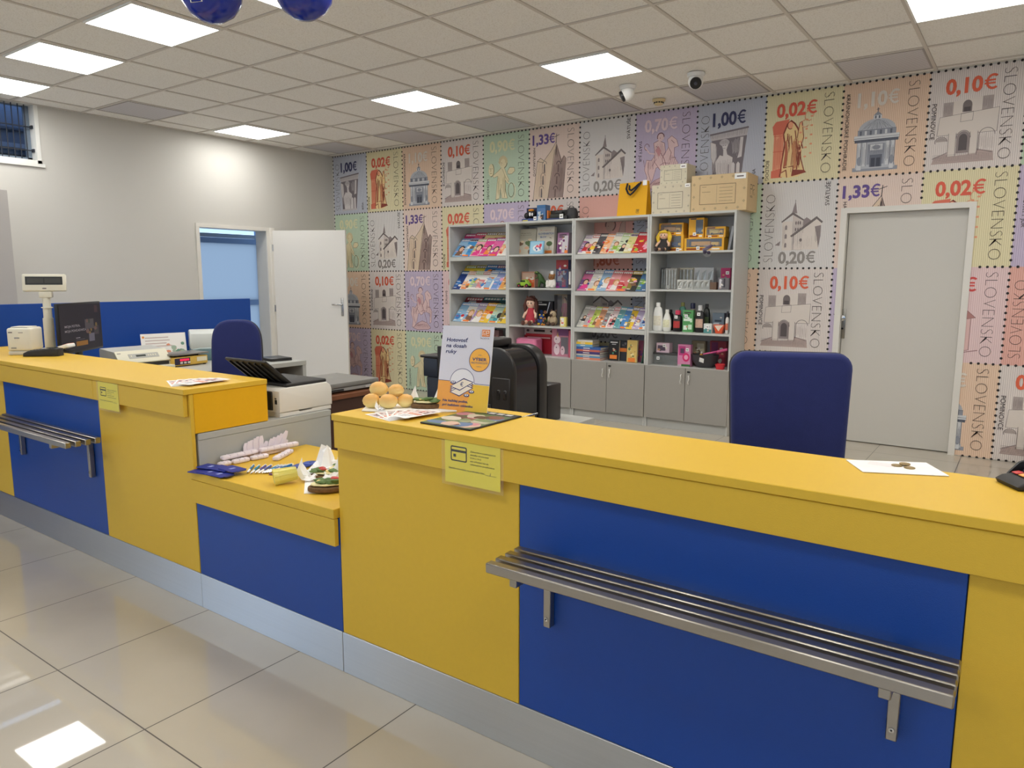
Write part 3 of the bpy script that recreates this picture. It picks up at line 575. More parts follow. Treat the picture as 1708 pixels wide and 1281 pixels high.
def stamp(kind):
    bg, dk, side, price, pc, pp, nm, art = KINDS[kind]
    mb = MB(); mb.box(0, SW, 0, .002, 0, SH, stripe_mat(bg, dk)); d = D2()
    art(d)
    globals()['price'](d, price, pp[0], pp[1], pp[2], pp[3], ink(*pc))
    if side == 'R': d.text('SLOVENSKO', .47, .695, .088, ink(58, 46, 44), -90, w=.64, offset=-.031)
    else: d.text('SLOVENSKO', .118, .055, .088, ink(58, 46, 44), 90, w=.58, offset=-.031)
    if nm: d.text(nm[0], nm[1], nm[2], nm[3], ink(56, 44, 46), nm[4], w=(.6 if len(nm[0]) > 14 else None), offset=.0)
    mb.flat(d, FRONT(0, 0, 0), .0004, .00004)
    return mb
SX0 = -3.221-SW
def cut(o, x0, x1, z1):
    b = bmesh.new(); b.from_mesh(o.data)
    for co, no in (((x0, 0, 0), (1, 0, 0)), ((x1, 0, 0), (1, 0, 0)), ((0, 0, z1), (0, 0, 1))):
        bmesh.ops.bisect_plane(b, geom=b.verts[:]+b.edges[:]+b.faces[:], plane_co=co, plane_no=no)
    rm = [f for f in b.faces if x0 < f.calc_center_median().x < x1 and f.calc_center_median().z < z1]
    bmesh.ops.delete(b, geom=rm, context='FACES')
    if b.faces: b.to_mesh(o.data); b.free(); return o
    b.free(); bpy.data.objects.remove(o)
for r in range(4):
    for c in range(14):
        k = ROWS[r][c % 8]; x = SX0+c*SW; z = H-.012-(r+1)*SH
        if c in (10, 11) and r >= 1:                       # these are cut by the white door
            o = cut(stamp(k).build('stamp_print', wb, (x, YW-.0025, z)), 2.39-x, 3.34-x, 1.963-z)
            continue
        if k not in protos: protos[k] = stamp(k).build('stamp_print', wb, (x, YW-.0025, z)); continue
        o = protos[k].copy(); o.parent = wb; o.location = (x, YW-.0025, z); COL.objects.link(o)
pf = MB(); DOT = ink(40, 34, 34)
zb = H-.012-4*SH
def dot(x, z):
    if 2.38 < x < 3.35 and z < 1.97: return
    pf.add([(x+.0098*math.cos(2*PI*i/10), 0, z+.0098*math.sin(2*PI*i/10)) for i in range(10)], [tuple(range(10))[::-1]], DOT)
for r in range(0, 5):
    for q in range(14*13): dot(SX0+(q)*SW/13, min(H-.004, H-.012-r*SH))
for c in range(0, 15):
    for q in range(1, 60):
        if q % 15: dot(SX0+c*SW, H-.012-q*SH/15)
pf.build('perforation_dots', wb, (0, YW-.0062, 0))
# ================================================================== THE COUNTER
CT = .937                                                  # height of the counter top
TH = .023
def plate(name, parent, x0, x1, y0, y1, z0, z1, m, r=.0015): return MB().rbox(x0, x1, y0, y1, z0, z1, m, r, 1, None, False).build(name, parent)
# left counter
t = thing('service_counter', 'left yellow and blue service counter carrying the customer display and receipt printer', 'counter', (0, 0, 0))
xe = -1.75
plate('countertop', t, xe, .983, -1.34, -.942, CT-TH, CT-.0006, YEL)
plate('apron', t, xe, .203, -1.335, -1.316, .82, CT-TH-.002, YEL); plate('apron', t, .205, .968, -1.335, -1.316, .82, CT-TH-.002, YEL)
plate('front_panel', t, .203, .98, -1.314, -1.297, .151, CT-TH-.002, YEL); plate('front_panel', t, xe, -.888, -1.314, -1.297, .151, CT-TH-.002, YEL)
o = plate('blue_panel', t, -.886, .201, -1.313, -1.297, .151, CT-TH-.002, BLU); o['label'] = 'deep blue front panel'
plate('side_panel', t, .962, .98, -1.296, -.943, .747, CT-TH-.001, YELS)
plate('rear_panel', t, xe, .96, -.962, -.944, .747, CT-TH-.001, YEL)
o = plate('plinth', t, xe, .985, -1.3155, -1.29, .0, .15, PLINTH); o['label'] = 'brushed steel plinth'
plate('gap_light_stop', t, xe, .96, -1.2955, -1.2885, .151, .9, mt((60, 58, 56), .6))  # added dark sheet, keeps light from showing through the front panel gaps
# low wrapping counter
t = thing('packing_counter', 'low yellow counter in the middle with a blue front, covered in gifts and snacks', 'counter', (0, 0, 0))
plate('countertop', t, .987, 1.863, -1.336, -.745, .567, .6014, YEL)
plate('apron', t, .99, 1.863, -1.334, -1.316, .468, .565, YEL)
o = plate('blue_panel', t, .986, 1.866, -1.314, -1.297, .151, .565, BLU); o['label'] = 'deep blue front panel'
o = plate('plinth', t, .987, 1.8625, -1.3155, -1.29, 0, .15, PLINTH); o['label'] = 'brushed steel plinth'
plate('rear_panel', t, .99, 1.86, -.765, -.747, 0, .565, DESKG)
plate('gap_light_stop', t, .99, 1.86, -1.2955, -1.2885, .151, .56, mt((60, 58, 56), .6))  # added dark sheet behind the low front, blocks light at its gaps
# right counter
t = thing('service_counter', 'large yellow and blue service counter in the foreground with the poster and envelope', 'counter', (0, 0, 0))
xr = 4.75
MB().slab([(1.874, -1.34), (xr, -1.34), (xr, -.993), (2.4255, -.993), (2.4255, -.945), (1.874, -.945)], TH-.0006, YEL, Matrix.Translation((0, 0, CT-TH)), .0015, 1, False).build('countertop', t)
plate('apron', t, 1.877, xr, -1.335, -1.316, .82, CT-TH-.002, YEL)
plate('front_panel', t, 1.868, 2.619, -1.314, -1.297, .151, CT-TH-.002, YEL); plate('front_panel', t, 3.69, xr, -1.314, -1.297, .151, CT-TH-.002, YEL)
o = plate('blue_panel', t, 2.621, 3.688, -1.313, -1.297, .151, CT-TH-.002, BLU); o['label'] = 'deep blue front panel'
plate('side_panel', t, 1.877, 1.895, -1.296, -.955, 0, CT-TH-.001, YEL)
o = plate('plinth', t, 1.8645, xr, -1.3155, -1.29, 0, .15, PLINTH); o['label'] = 'brushed steel plinth'
o = plate('joint_strip', t, 2.4235, 2.4275, -1.022, -.93, CT-.004, CT+.0012, CHROME, .0003); o['label'] = 'thin aluminium strip in the joint of the top'
plate('gap_light_stop', t, 1.90, xr, -1.2955, -1.2885, .151, .9, mt((60, 58, 56), .6))  # added dark sheet again, so the gaps in this front stay dark
# slatted steel shelves for bags
def bag_shelf(label, x0, x1, bx):
    t = thing('bag_shelf', label, 'shelf', (0, -1.314, 0), 0, 'slatted steel bag shelves on the counter fronts')
    for k in range(4):
        ya = -.046-.0425*k
        MB().rbox(x0, x1, ya-.026, ya, .63, .657, STEEL, .003, 1).build('slat', t)
    for x in bx:
        b = MB().rbox(x-.011, x+.011, -.185, -.001, .604, .629, STEEL, .002, 1).rbox(x-.011, x+.011, -.024, -.001, .43, .605, STEEL, .002, 1).build('bracket', t)
        MB().lathe([(0, .003), (.0055, .0025), (.006, 0)], CHROME, 12, basis((x, -.0243, .455), (1, 0, 0), (0, 0, 1), (0, -1, 0))).lathe([(0, .0034), (.0022, .0033)], BLK, 6, basis((x, -.0243, .455), (1, 0, 0), (0, 0, 1), (0, -1, 0))).build('screw', b)
bag_shelf('slatted steel bag shelf on the blue front of the large foreground counter', 2.652, 3.692, (2.729, 3.581))
bag_shelf('slatted steel bag shelf on the blue front of the left counter', -.74, .3, (-.76+.09, .112))

# yellow priority notices taped to both aprons
def notice(label, x0, x1, z0, z1):
    w, h = x1-x0, z1-z0
    K = ink(30, 28, 20); YN = mt((236, 218, 60), .35, noise=.05, nscale=8)
    t = thing('notice_sheet', label, 'notice', (x0, -1.3362, z0), 0, 'yellow priority notices on the counter')
    d = D2()
    d.line(rrect(w*.12, h*.5, w*.4, h*.8, h*.03), h*.028, K, True); d.rect(w*.12, h*.685, w*.4, h*.735, K); d.poly(rrect(w*.16, h*.575, w*.21, h*.64, h*.01), K)
    for k, s in enumerate(('Zákazníkov podávajúcich', 'zásielky zhotovené', 'O N L I N E', 'cez ePodací hárok', 'vybavujeme prednostne')):
        d.text(s, w*.47, h*(.73-.068*k), h*.032, K, offset=.01, shear=.2, w=w*(.45, .33, .2, .33, .43)[k])
    d.text('Zásielky odovzdajte na priehradke číslo', w*.07, h*.31, h*.032, K, offset=.012, w=w*.66); d.line([(w*.74, h*.3), (w*.93, h*.3)], h*.006, K); d.text('1', w*.82, h*.305, h*.06, K, shear=.3, offset=.02)
    MB().box(0, w, -.0007, 0, 0, h, YN).flat(d, FRONT(0, -.0007, 0), .0003, .00004).build('sheet', t)
    CLR = mt((236, 232, 220), .15, alpha=.05, name='clear_sleeve')
    MB().box(-.012, w+.012, -.0022, -.0018, -.008, h+.012, CLR).build('clear_sleeve', t)
notice('yellow notice with a card symbol, hung on the large foreground counter', 2.368, 2.571, .787, .925)
notice('yellow notice with a card symbol, hung on the left counter', .262, .445, .787, .912)

# ------------------------------------------------------------------ on the left counter
p = at(14, 592, 2, CT)
t = thing('receipt_printer', 'cream receipt printer box at the left end of the left counter', 'printer', (-1.105, -1.10, CT), math.radians(46))
t.scale = (.8, .8, .83)
MB().rbox(-.08, .08, -.1, .1, .028, .19, BEIGE, .016, 3).build('housing', t)
MB().rbox(-.078, .078, -.098, .098, 0, .027, mt((206, 202, 188), .5), .006, 2).build('base', t)
MB().rbox(-.062, .062, -.07, .06, .189, .197, mt((216, 212, 198), .5), .003, 1).box(-.05, .05, -.075, -.071, .189, .192, BLKM).build('lid', t)
MB().rbox(-.055, -.02, -.1025, -.1, .045, .055, mt((150, 150, 150), .5), .001, 1).build('label_strip', t); MB().rbox(-.03, .005, -.1025, -.1, .115, .125, CHROME, .002, 1).build('release_lever', t); MB().box(-.066, -.04, -.1014, -.1, .155, .163, GYL).build('badge', t); MB().box(.0, .03, -.1014, -.1, .155, .159, GYL).build('badge', t)
p = at(85, 584, 2, CT)
t = thing('customer_display', 'cream customer display on a pole beside the receipt printer', 'display', (p[0], p[1], CT), math.radians(57))
t.scale = (.88, .88, 1)
MB().rbox(-.06, .06, -.05, .05, 0, .012, BEIGE, .004, 2).cyl((0, 0, .01), (0, 0, .2), .034, BEIGE, .033, 20).cyl((0, 0, .2), (0, 0, .27), .027, BEIGE, .027, 20).cyl((0, 0, .262), (0, 0, .268), .036, BEIGE, .036, 20).cyl((0, 0, .27), (0, 0, .335), .025, BEIGE, .025, 20).rbox(-.04, .04, -.03, .03, .325, .365, BEIGE, .008, 2).build('pole', t)
Md = Matrix.Translation((0, 0, .415)) @ Matrix.Rotation(math.radians(-8), 4, 'X')
hd = MB().rbox(-.132, .132, -.028, .008, -.052, .052, BEIGE, .008, 2, Md).build('head', t)
MB().box(-.112, .112, -.0295, -.027, -.014, .036, mt((58, 60, 60), .1), Md).box(-.1, -.004, -.0298, -.0294, -.004, .026, mt((74, 74, 72), .1), Md).box(.004, .1, -.0298, -.0294, -.004, .026, mt((74, 74, 72), .1), Md).build('display_window', hd)
MB().box(-.012, .012, -.029, -.0278, -.04, -.033, GYL, Md).build('badge', hd)
def terminal_body(mb, k=1.):
    pts = [(-.1*k, 0), (-.098*k, .02*k), (-.07*k, .034*k), (.02*k, .042*k), (.06*k, .05*k), (.098*k, .044*k), (.1*k, 0)]
    M = basis((-.04*k, 0, 0), (0, 1, 0), (0, 0, 1), (1, 0, 0)); return mb.slab(pts, .08*k, BLKM, M, .006*k, 3)
p = at(61, 594, 2, CT); t = thing('payment_terminal', 'black payment terminal lying in front of the cream pole display', 'payment terminal', (p[0]+.02, p[1]+.03, CT), math.radians(-48))
terminal_body(MB(), .95).build('housing', t)
k = MB()
for a in range(3):
    for b in range(4): k.rbox(-.026+a*.018, -.013+a*.018, -.062+b*.017, -.051+b*.017, .031+.0018*b, .036+.0018*b, mt((70, 70, 72), .5), .002, 1)
k.build('keypad', t); MB().box(-.027, .027, .03, .07, .0455, .049, BLKG).build('screen', t)
p = at(107, 587, 2, CT); t = thing('card_reader', 'small white and orange card reader behind the black payment terminal', 'card reader', (p[0]+.01, p[1]+.0, CT), math.radians(-60))
Mr = Matrix.Rotation(math.radians(16), 4, 'X')
MB().slab(rrect(-.035, -.06, .035, .06, .012), .022, PAPER, Mr @ Matrix.Translation((0, 0, .018)), .005).build('housing', t)
MB().slab(rrect(-.03, .02, .03, .055, .006), .003, mt((226, 120, 50), .5), Mr @ Matrix.Translation((0, 0, .0385)), .001).build('orange_face', t)
MB().slab(rrect(-.024, -.05, .024, .012, .005), .003, mt((60, 60, 66), .3), Mr @ Matrix.Translation((0, 0, .0385)), .001).build('keypad', t)
MB().rbox(-.03, .03, -.05, .05, 0, .012, BLKM, .004, 2).build('cradle', t)
def flyer_draw(w, h, sd, c1=(196, 92, 70), c2=(60, 58, 92)):
    q = random.Random(sd); d = D2()
    d.rect(w*.08, h*.55, w*.92, h*.92, ink(214, 196, 190))
    for k in range(10): x, y = w*q.uniform(.1, .7), h*q.uniform(.56, .82); d.rect(x, y, x+w*q.uniform(.08, .2), y+h*q.uniform(.03, .09), ink(*((c2, c1, (226, 150, 120), (120, 80, 84))[k % 4])))
    d.rect(w*.1, h*.36, w*.9, h*.5, ink(*c1)); d.rect(w*.14, h*.40, w*.86, h*.455, ink(244, 200, 170))
    for k in range(4): d.rect(w*.12, h*(.1+.055*k), w*q.uniform(.5, .88), h*(.118+.055*k), ink(170, 162, 166))
    return d
def fan(label_fn, cx, cy, z, n, a0, a1, w, h, group, off, name='flyer', rad=.05):
    for k in range(n):
        a = math.radians(a0+(a1-a0)*k/max(1, n-1))
        o = MB().box(-w/2, w/2, rad, rad+h, 0, .0006, PAPER).flat(flyer_draw(w, h, off+k), UPF(-w/2, rad, .0006), .0002, .00003)
        o = o.build(name, None, (cx, cy, z+.0001+.0016*k), (0, 0, a)); tag(o, label_fn(k), 'leaflet', group)
# fan of leaflets at the end of the left counter
fan(lambda k: 'white leaflet in the fan on the left counter, %s from the bottom of the pile' % ordn(k), .885, -1.285, CT, 6, 66, 4, .085, .205, 'fanned leaflets on the left counter', 11, rad=.0)
# ------------------------------------------------------------------ on the low counter
Z2 = .602
def hook(o, M): pass
for k, (px, py, rz) in enumerate(((338, 787, 14), (352, 789, 10), (366, 794, 6), (352, 783, 12), (372, 787, 4), (388, 789, 0))):
    p = at(px, py, 2, Z2)
    t = thing('id_pouch', ('blue card pouch in the heap at the corner, leftmost', 'blue card pouch in the heap, second from left along the counter edge', 'blue card pouch in the heap nearest the counter edge', 'blue card pouch in the heap, rear left one', 'blue card pouch on top in the middle of the heap', 'blue card pouch at the right end of the heap, beside the pens')[k], 'pouch', (p[0], p[1], Z2+.0003+.0032*k), math.radians(rz+90), 'blue card pouches on the low counter')
    P = mt((28, 44, 140), .45, bump=.2)
    MB().slab(rrect(-.033, -.052, .033, .052, .006), .003, P, None, .001, 1).build('pouch', t)
    MB().rbox(-.02, .02, -.066, -.05, .0008, .0028, mt((24, 34, 96), .5), .0005, 1).build('clip_tab', t)
    MB().box(-.012, .012, -.008, .008, .0030, .0033, mt((150, 160, 220), .5)).build('logo', t)
for k in range(9):                                             # pens, tips towards the public side
    px, py, da = ((412, 791, -7), (418, 792, -3), (425, 791.5, 2), (431, 791.5, 6), (437, 791.5, 15), (441, 791, 18), (445, 790.5, 21), (449, 790, 23), (453, 788.5, 25))[k]
    col = ((30, 110, 160), (40, 140, 170), (90, 80, 150), (70, 90, 160))[k % 4]; ga = math.radians(125.6-da); p = at(px, py, 2, Z2)+.066*Vector((math.cos(ga), math.sin(ga), 0))
    t = thing('ballpoint_pen', 'blue and white pen, %s from left in the row beside the blue pouches' % ordn(k), 'pen', (p[0], p[1], Z2+.0055), ga+PI, 'pens lined up on the low counter')
    MB().cyl((-.05, 0, 0), (.02, 0, 0), .0052, mt(col, .3), .0052, 10).build('barrel', t)
    MB().cyl((.02, 0, 0), (.055, 0, 0), .0052, PAPER, .0045, 10).cyl((.055, 0, 0), (.066, 0, 0), .0045, CHROME, .001, 10).build('tip', t)
    MB().rbox(-.055, -.012, -.0015, .0015, .0048, .0072, PAPER, .0006, 1).cyl((-.062, 0, 0), (-.05, 0, 0), .003, PAPER, .003, 8).build('clip', t)
# white paper bundles (bands of leaflets)
WB = mt((236, 226, 232), .6, bump=.3, bscale=900)
BD = [(1.030, -1.205, .055, .017, 88, 0, 'white paper bundle at the left end of the front bundle row'), (1.042, -1.135, .075, .018, 86, 0, 'white paper bundle second in the front bundle row'), (1.052, -1.05, .08, .018, 84, 0, 'white paper bundle third in the front bundle row, behind the pens'), (1.105, -.965, .16, .018, 118, 0, 'long white paper bundle slanting behind the blue keyrings'),
      (1.012, -1.12, .17, .018, 88, .0185, 'white paper bundle stacked at the left of the rear row, below the sleeves'), (1.03, -.93, .19, .019, 84, .0185, 'long white paper bundle at the right end of the rear row'), (1.012, -.94, .15, .018, 90, 0, 'white paper bundle under the long rear one, against the grey panel')]
for k, (x, y, l, hh, rz, dz, lb) in enumerate(BD):
    t = thing('paper_bundle', lb, 'paper bundle', (x, y, Z2+dz), math.radians(rz), 'white paper bundles on the low counter')
    MB().rbox(-l/2, l/2, -.015, .015, 0, hh, WB, .007, 3).build('bundle', t)
    n = max(3, int(l/.03))
    for i in range(1, n): MB().rbox(-l/2+l*i/n-.0012, -l/2+l*i/n+.0012, -.0154, .0154, .001, hh+.0006, mt((222, 210, 222), .6), .0005, 1).build('paper_band', t)
for k in range(13):                                            # standing sleeves leaning on the grey panel
    y = -1.075+.0155*k+(.006 if k > 6 else 0); hgt = (.066, .072, .074, .08, .084, .086, .058, .066, .07, .076, .082, .094, .05)[k]; le = (0, 0, 0, 0, 0, 0, 14, 16, 18, 20, 22, 24, 30)[k]
    o = MB().slab([(-.011, 0), (.011, 0), (.012, hgt*.8), (.008, hgt), (-.006, hgt), (-.012, hgt*.78)], .004, WB, basis((0, 0, 0), (0, 1, 0), (0, 0, 1), (1, 0, 0)), .001, 1)
    o = o.build('paper_sleeve', None, (.9905+.0042*(k % 2), y, Z2+.0005), (math.radians(-le), 0, 0))
    tag(o, 'upright white paper sleeve against the grey panel, %s from left' % (ordn(k) if k < 12 else 'last'), 'paper sleeve', 'upright paper sleeves on the low counter')
# blue disc keyrings
for k, (px, py, lb) in enumerate(((492, 781, 'pale blue round keyring disc beside the yellow cup, the front one'), (505, 778, 'dark blue keyring disc overlapping the pale one'), (519, 775, 'dark blue keyring disc nearest the white napkins'), (489, 788, 'small grey keyring disc in front of the blue ones'))):
    p = at(px, py, 2, Z2); r = (.04, .036, .034, .02)[k]
    t = thing('keyring_disc', lb, 'keyring', (p[0], p[1], Z2+.0005+.003*k), math.radians(30*k), 'blue keyrings on the low counter')
    MB().slab(arc(0, 0, r, r, 0, 350, 22), .0028, mt(((96, 128, 188), (48, 72, 160), (56, 84, 170), (140, 150, 170))[k], .35), None, .0008, 1).build('disc', t)
    MB().tube([(r*.9*math.cos(a*PI/8)+r*.7, r*.5*math.sin(a*PI/8), .0022) for a in range(17)], .0016, mt((34, 38, 70), .4), 6).build('cord', t)
for k, (px, py) in enumerate(((452, 792), (456, 787), (461, 783), (472, 784), (476, 781), (469, 781))):
    p = at(px, py, 2, Z2); t = thing('pin_badge', 'small dark pin, %s one in the trail between pens and yellow cup' % ordn(k), 'pin', (p[0], p[1], Z2), math.radians(40*k), 'small dark pins on the low counter')
    MB().lathe([(.0, 0), (.011, .0), (.012, .003), (.008, .006), (0, .007)], mt((110, 66, 90), .35), 12, None, 1, .6).build('badge', t); MB().tube([(.01, 0, .004), (.018, .004, .009), (.024, 0, .004)], .001, CHROME, 6).build('ring', t)
# tipped yellow plastic cup
p = at(478, 806, 2, Z2); YC = mt((240, 232, 130), .2, alpha=.62, name='yellow_translucent_cup')
t = thing('plastic_cup', 'translucent pale yellow plastic cup lying on its side at the counter edge', 'cup', (p[0], p[1], Z2+.033), math.radians(150))
M = Matrix.Rotation(math.radians(-97), 4, 'X')
MB().lathe([(.0, -.04), (.024, -.04), (.026, -.02), (.032, .045), (.034, .047), (.0325, .045), (.0245, -.02), (.022, -.036)], YC, 22, M).build('cup_wall', t)
r_ = MB()
for k in range(11): a = 2*PI*k/11; r_.cyl((.0245*math.cos(a), .0245*math.sin(a), -.038), (.0325*math.cos(a), .0325*math.sin(a), .044), .0012, YC, .0012, 5, M)
r_.build('rib', t)
# open sandwiches
BREAD = mt((112, 84, 52), .9, noise=.55, nscale=90, bump=.6, bscale=160, name='seeded_dark_bread'); LEAF = mt((92, 120, 62), .6, noise=.3, nscale=60); RED = mt((190, 50, 44), .4, noise=.2, nscale=60); SPREAD = mt((232, 222, 170), .6); CHEESE = mt((236, 214, 130), .5)
NAP = mt((246, 246, 246), .8, bump=.15, bscale=60)
def cone_napkin(mb, M, k=1.):
    # a crumpled paper napkin: a jagged star of folds with one tall peak
    q = random.Random(int(k*1000)); n = 14; c = []; i_ = []; o_ = []
    for j in range(n):
        a = 2*PI*j/n+q.uniform(-.1, .1); tall = max(0, 1-abs(((a-1.7+PI) % (2*PI))-PI)/.75)
        ro = k*(.034+.016*(j % 2)+q.uniform(-.004, .006)); zo = k*(.002+.012*(j % 2)*q.random()+tall*.062)
        ri = k*(.018+.008*((j+1) % 2)); zi = k*(.012+.014*q.random()+tall*.05)
        rm = k*(.026+.006*(j % 2)); zm = k*(.006+.01*q.random()+tall*.078)
        o_.append((ro*math.cos(a)*(1-.25*tall), ro*math.sin(a)*(1-.3*tall), zo)); c.append((rm*math.cos(a), rm*math.sin(a), max(zm, .004*k))); i_.append((ri*math.cos(a), ri*math.sin(a), zi))
    vs = o_+c+i_+[(0, 0, k*.008)]; fs = []
    for j in range(n):
        e = (j+1) % n; fs += [(j, e, n+e, n+j), (n+j, n+e, 2*n+e, 2*n+j), (2*n+j, 2*n+e, 3*n)]
    mb.add([(x, y, max(z, .0006)) for x, y, z in vs], fs, NAP, M)
def sandwich(label, loc, rz, sd, group, sc_=1., red=True):
    q = random.Random(sd); t = thing('open_sandwich', label, 'sandwich', loc, rz, group); t.scale = (sc_, sc_, sc_)
    MB().slab([(a*.058, b*.036) for a, b in arc(0, 0, 1, 1, 0, 345, 20)], .016, BREAD, None, .005, 3).build('bread_slice', t)
    MB().slab([(a*.05*q.uniform(.85, 1.05), b*.03*q.uniform(.85, 1.05)) for a, b in arc(0, 0, 1, 1, 0, 345, 14)], .005, SPREAD, Matrix.Translation((0, 0, .0201)), .002).build('spread', t)
    lf = MB()
    for k in range(7): lf.ell((q.uniform(-.04, .04), q.uniform(-.022, .022), .03), (.02, .012, .006), LEAF, 9, 6, Matrix.Rotation(q.uniform(-.3, .3), 4, 'X'), .25, sd+k)
    lf.build('salad_leaf', t)
    rd = MB()
    for k in range(2): rd.ell((q.uniform(-.03, .03), q.uniform(-.02, .02), .037), (.014, .01, .005), RED, 9, 6, None, .12, sd+k+20)
    if red: rd.build('pepper_piece', t)
    MB().slab([(-.03, -.01), (.03, -.014), (.034, .01), (-.026, .014)], .004, CHEESE, Matrix.Translation((0, .004, .026)) @ Matrix.Rotation(.12, 4, 'Y'), .001).build('cheese_slice', t)
tr_rz = math.radians(140-90)
tag(MB().box(-.12, .12, -.09, .09, 0, .0022, PAPER).box(-.118, .118, -.088, .088, .0022, .003, PAPER).build('paper_tray', None, (1.60, -1.13, Z2), (0, 0, math.radians(140))), 'white cardboard tray under the sandwiches on the low counter', 'tray')
def atz(px, py, z): q = at(px, py, 2, z); return (q.x, q.y, z)
sandwich('seeded sandwich nearest the edge on the low counter tray', atz(544, 818, Z2+.0035), math.radians(42), 3, 'sandwiches on the low counter', 1.15)
sandwich('sandwich with red pepper in napkins at the back of the low counter tray', atz(541, 797, Z2+.0035), math.radians(30), 5, 'sandwiches on the low counter')
sandwich('sandwich half hidden by the large counter, rear right on the tray', atz(568, 790, Z2+.0035), math.radians(35), 6, 'sandwiches on the low counter')
for k, (px, py, rz, sc_, lb) in enumerate(((534, 789, 20, 1.25, 'tall white napkin cone at the back of the low counter tray'), (517, 799, 110, .85, 'white napkin corner at the left of the low counter tray'), (556, 797, -10, 1.05, 'white napkin cone between the two sandwiches'), (552, 776, 60, .9, 'white napkin behind the tall cone on the low counter tray'))):
    m = MB(); cone_napkin(m, Matrix.Identity(4), sc_*1.3); tag(m.build('napkin', None, atz(px, py, Z2+.0035), (0, 0, math.radians(rz))), lb, 'napkin', 'paper napkins on the low counter')
# ------------------------------------------------------------------ on the large counter
def bun_mat():
    m = bpy.data.materials.new('baked_bun'); m.use_nodes = True; nt = m.node_tree; N = nt.nodes; LK = nt.links; b = N['Principled BSDF']; b.inputs['Roughness'].default_value = .5
    tc = N.new('ShaderNodeTexCoord'); sp = N.new('ShaderNodeSeparateXYZ'); LK.new(tc.outputs['Generated'], sp.inputs[0]); n = N.new('ShaderNodeTexNoise'); n.inputs['Scale'].default_value = 5; LK.new(tc.outputs['Object'], n.inputs['Vector'])
    ad = N.new('ShaderNodeMath'); ad.operation = 'MULTIPLY_ADD'; ad.inputs[1].default_value = .5; LK.new(n.outputs['Fac'], ad.inputs[0]); LK.new(sp.outputs[2], ad.inputs[2])
    cr = N.new('ShaderNodeValToRGB'); e = cr.color_ramp.elements; e[0].position = .55; e[0].color = L3((246, 224, 150)); e[1].position = 1.3; e[1].color = L3((226, 172, 92)); LK.new(ad.outputs[0], cr.inputs['Fac']); LK.new(cr.outputs['Color'], b.inputs['Base Color'])
    return m
BUN = bun_mat(); PT = CT
pa, pb = Vector((1.915, -1.2, 0)), Vector((2.17, -1.03, 0)); dirv = (pb-pa); al = math.atan2(dirv.y, dirv.x)
tr = MB().slab([(-.16, -.06), (-.12, -.072), (.12, -.068), (.165, -.058), (.165, .055), (.12, .066), (-.13, .066), (-.165, .05)], .006, PAPER, None, .002)
tr = tr.build('paper_tray', None, ((pa.x+pb.x)/2-.015, (pa.y+pb.y)/2, PT), (0, 0, al)); tag(tr, 'long white paper plate under the buns on the large counter', 'plate')
def on_tray(u, v, z): c, s = math.cos(al), math.sin(al); return ((pa.x+pb.x)/2-.015+c*u-s*v, (pa.y+pb.y)/2+s*u+c*v, PT+.006+z)
for k, (u, v, z, lb) in enumerate(((-.135, -.02, 0, 'golden bun at the bottom left of the bun heap'), (-.075, -.03, 0, 'golden bun at the bottom middle of the bun heap'), (-.02, -.005, 0, 'golden bun at the right end, beside the sandwiches'), (-.118, .022, .034, 'large golden bun on top of the heap at left'), (-.055, .012, .033, 'golden bun on top of the heap at right'))):
    r = (.031, .031, .029, .032, .028)[k]
    o = MB().ell((0, 0, r*.78), (r*(1.06 if k % 2 else .98), r*.98, r*.8), BUN, 18, 12, None, .05, k).build('bread_bun', None, on_tray(u, v, z), (0, 0, k)); tag(o, lb, 'bun', 'golden buns on the paper plate')
sandwich('dark open sandwich with salad, just right of the buns', on_tray(.055, -.01, .0), al+.1, 8, 'sandwiches on the large counter', .95, False); sandwich('open sandwich with salad partly behind the cash poster', on_tray(.135, .005, 0), al, 9, 'sandwiches on the large counter', .95, False)
for k, (u, v, rz, s_, lb) in enumerate(((.02, .035, 40, .75, 'white napkin standing between buns and sandwiches'), (.095, .035, 10, .8, 'white napkin standing between the two sandwiches on the large counter'), (-.1, -.055, 100, .4, 'white napkin corner in front of the golden buns'))):
    m = MB(); cone_napkin(m, Matrix.Identity(4), s_); tag(m.build('napkin', None, on_tray(u, v, 0), (0, 0, al+math.radians(rz))), lb, 'napkin', 'napkins among the buns')
fan(lambda k: 'white and orange leaflet, %s from the bottom of the fan below the buns' % ordn(k), 2.135, -1.29, CT, 7, 76, -8, .068, .155, 'fanned leaflets on the large counter', 40, rad=.0)
# magazine
mg = D2(); w, h = .2, .268
def blobs(d, w, h, sd, cols, n, x0=.05, x1=.95, y0=.05, y1=.95, s0=.05, s1=.16):
    q = random.Random(sd)
    for k in range(n):
        cx, cy = w*q.uniform(x0, x1), h*q.uniform(y0, y1); r = q.uniform(s0, s1); a = q.uniform(0, 3); rx, ry = w*r, w*r*q.uniform(.5, 1.2)
        cx = min(max(cx, rx+w*.01), w-rx-w*.01); cy = min(max(cy, ry+h*.01), h-ry-h*.01)
        d.poly([(cx+rx*math.cos(t*PI/7+a)*q.uniform(.85, 1.1), cy+ry*math.sin(t*PI/7+a)*q.uniform(.85, 1.1)) for t in range(14)], ink(*cols[k % len(cols)]))
mg.rect(.003, .003, w-.003, h-.003, ink(92, 110, 62)); mg.rect(.003, .222, w-.003, h-.003, ink(30, 26, 26))
blobs(mg, w, h*.8, 5, [(120, 134, 90), (176, 168, 140), (130, 80, 60), (206, 170, 150), (100, 70, 54), (200, 190, 170), (196, 130, 140), (96, 116, 150)], 30, .12, .88, .1, .92, .08, .24)
for k in range(5): mg.rect(.02+.034*k, .232, .045+.034*k, .252, ink(190, 186, 180))
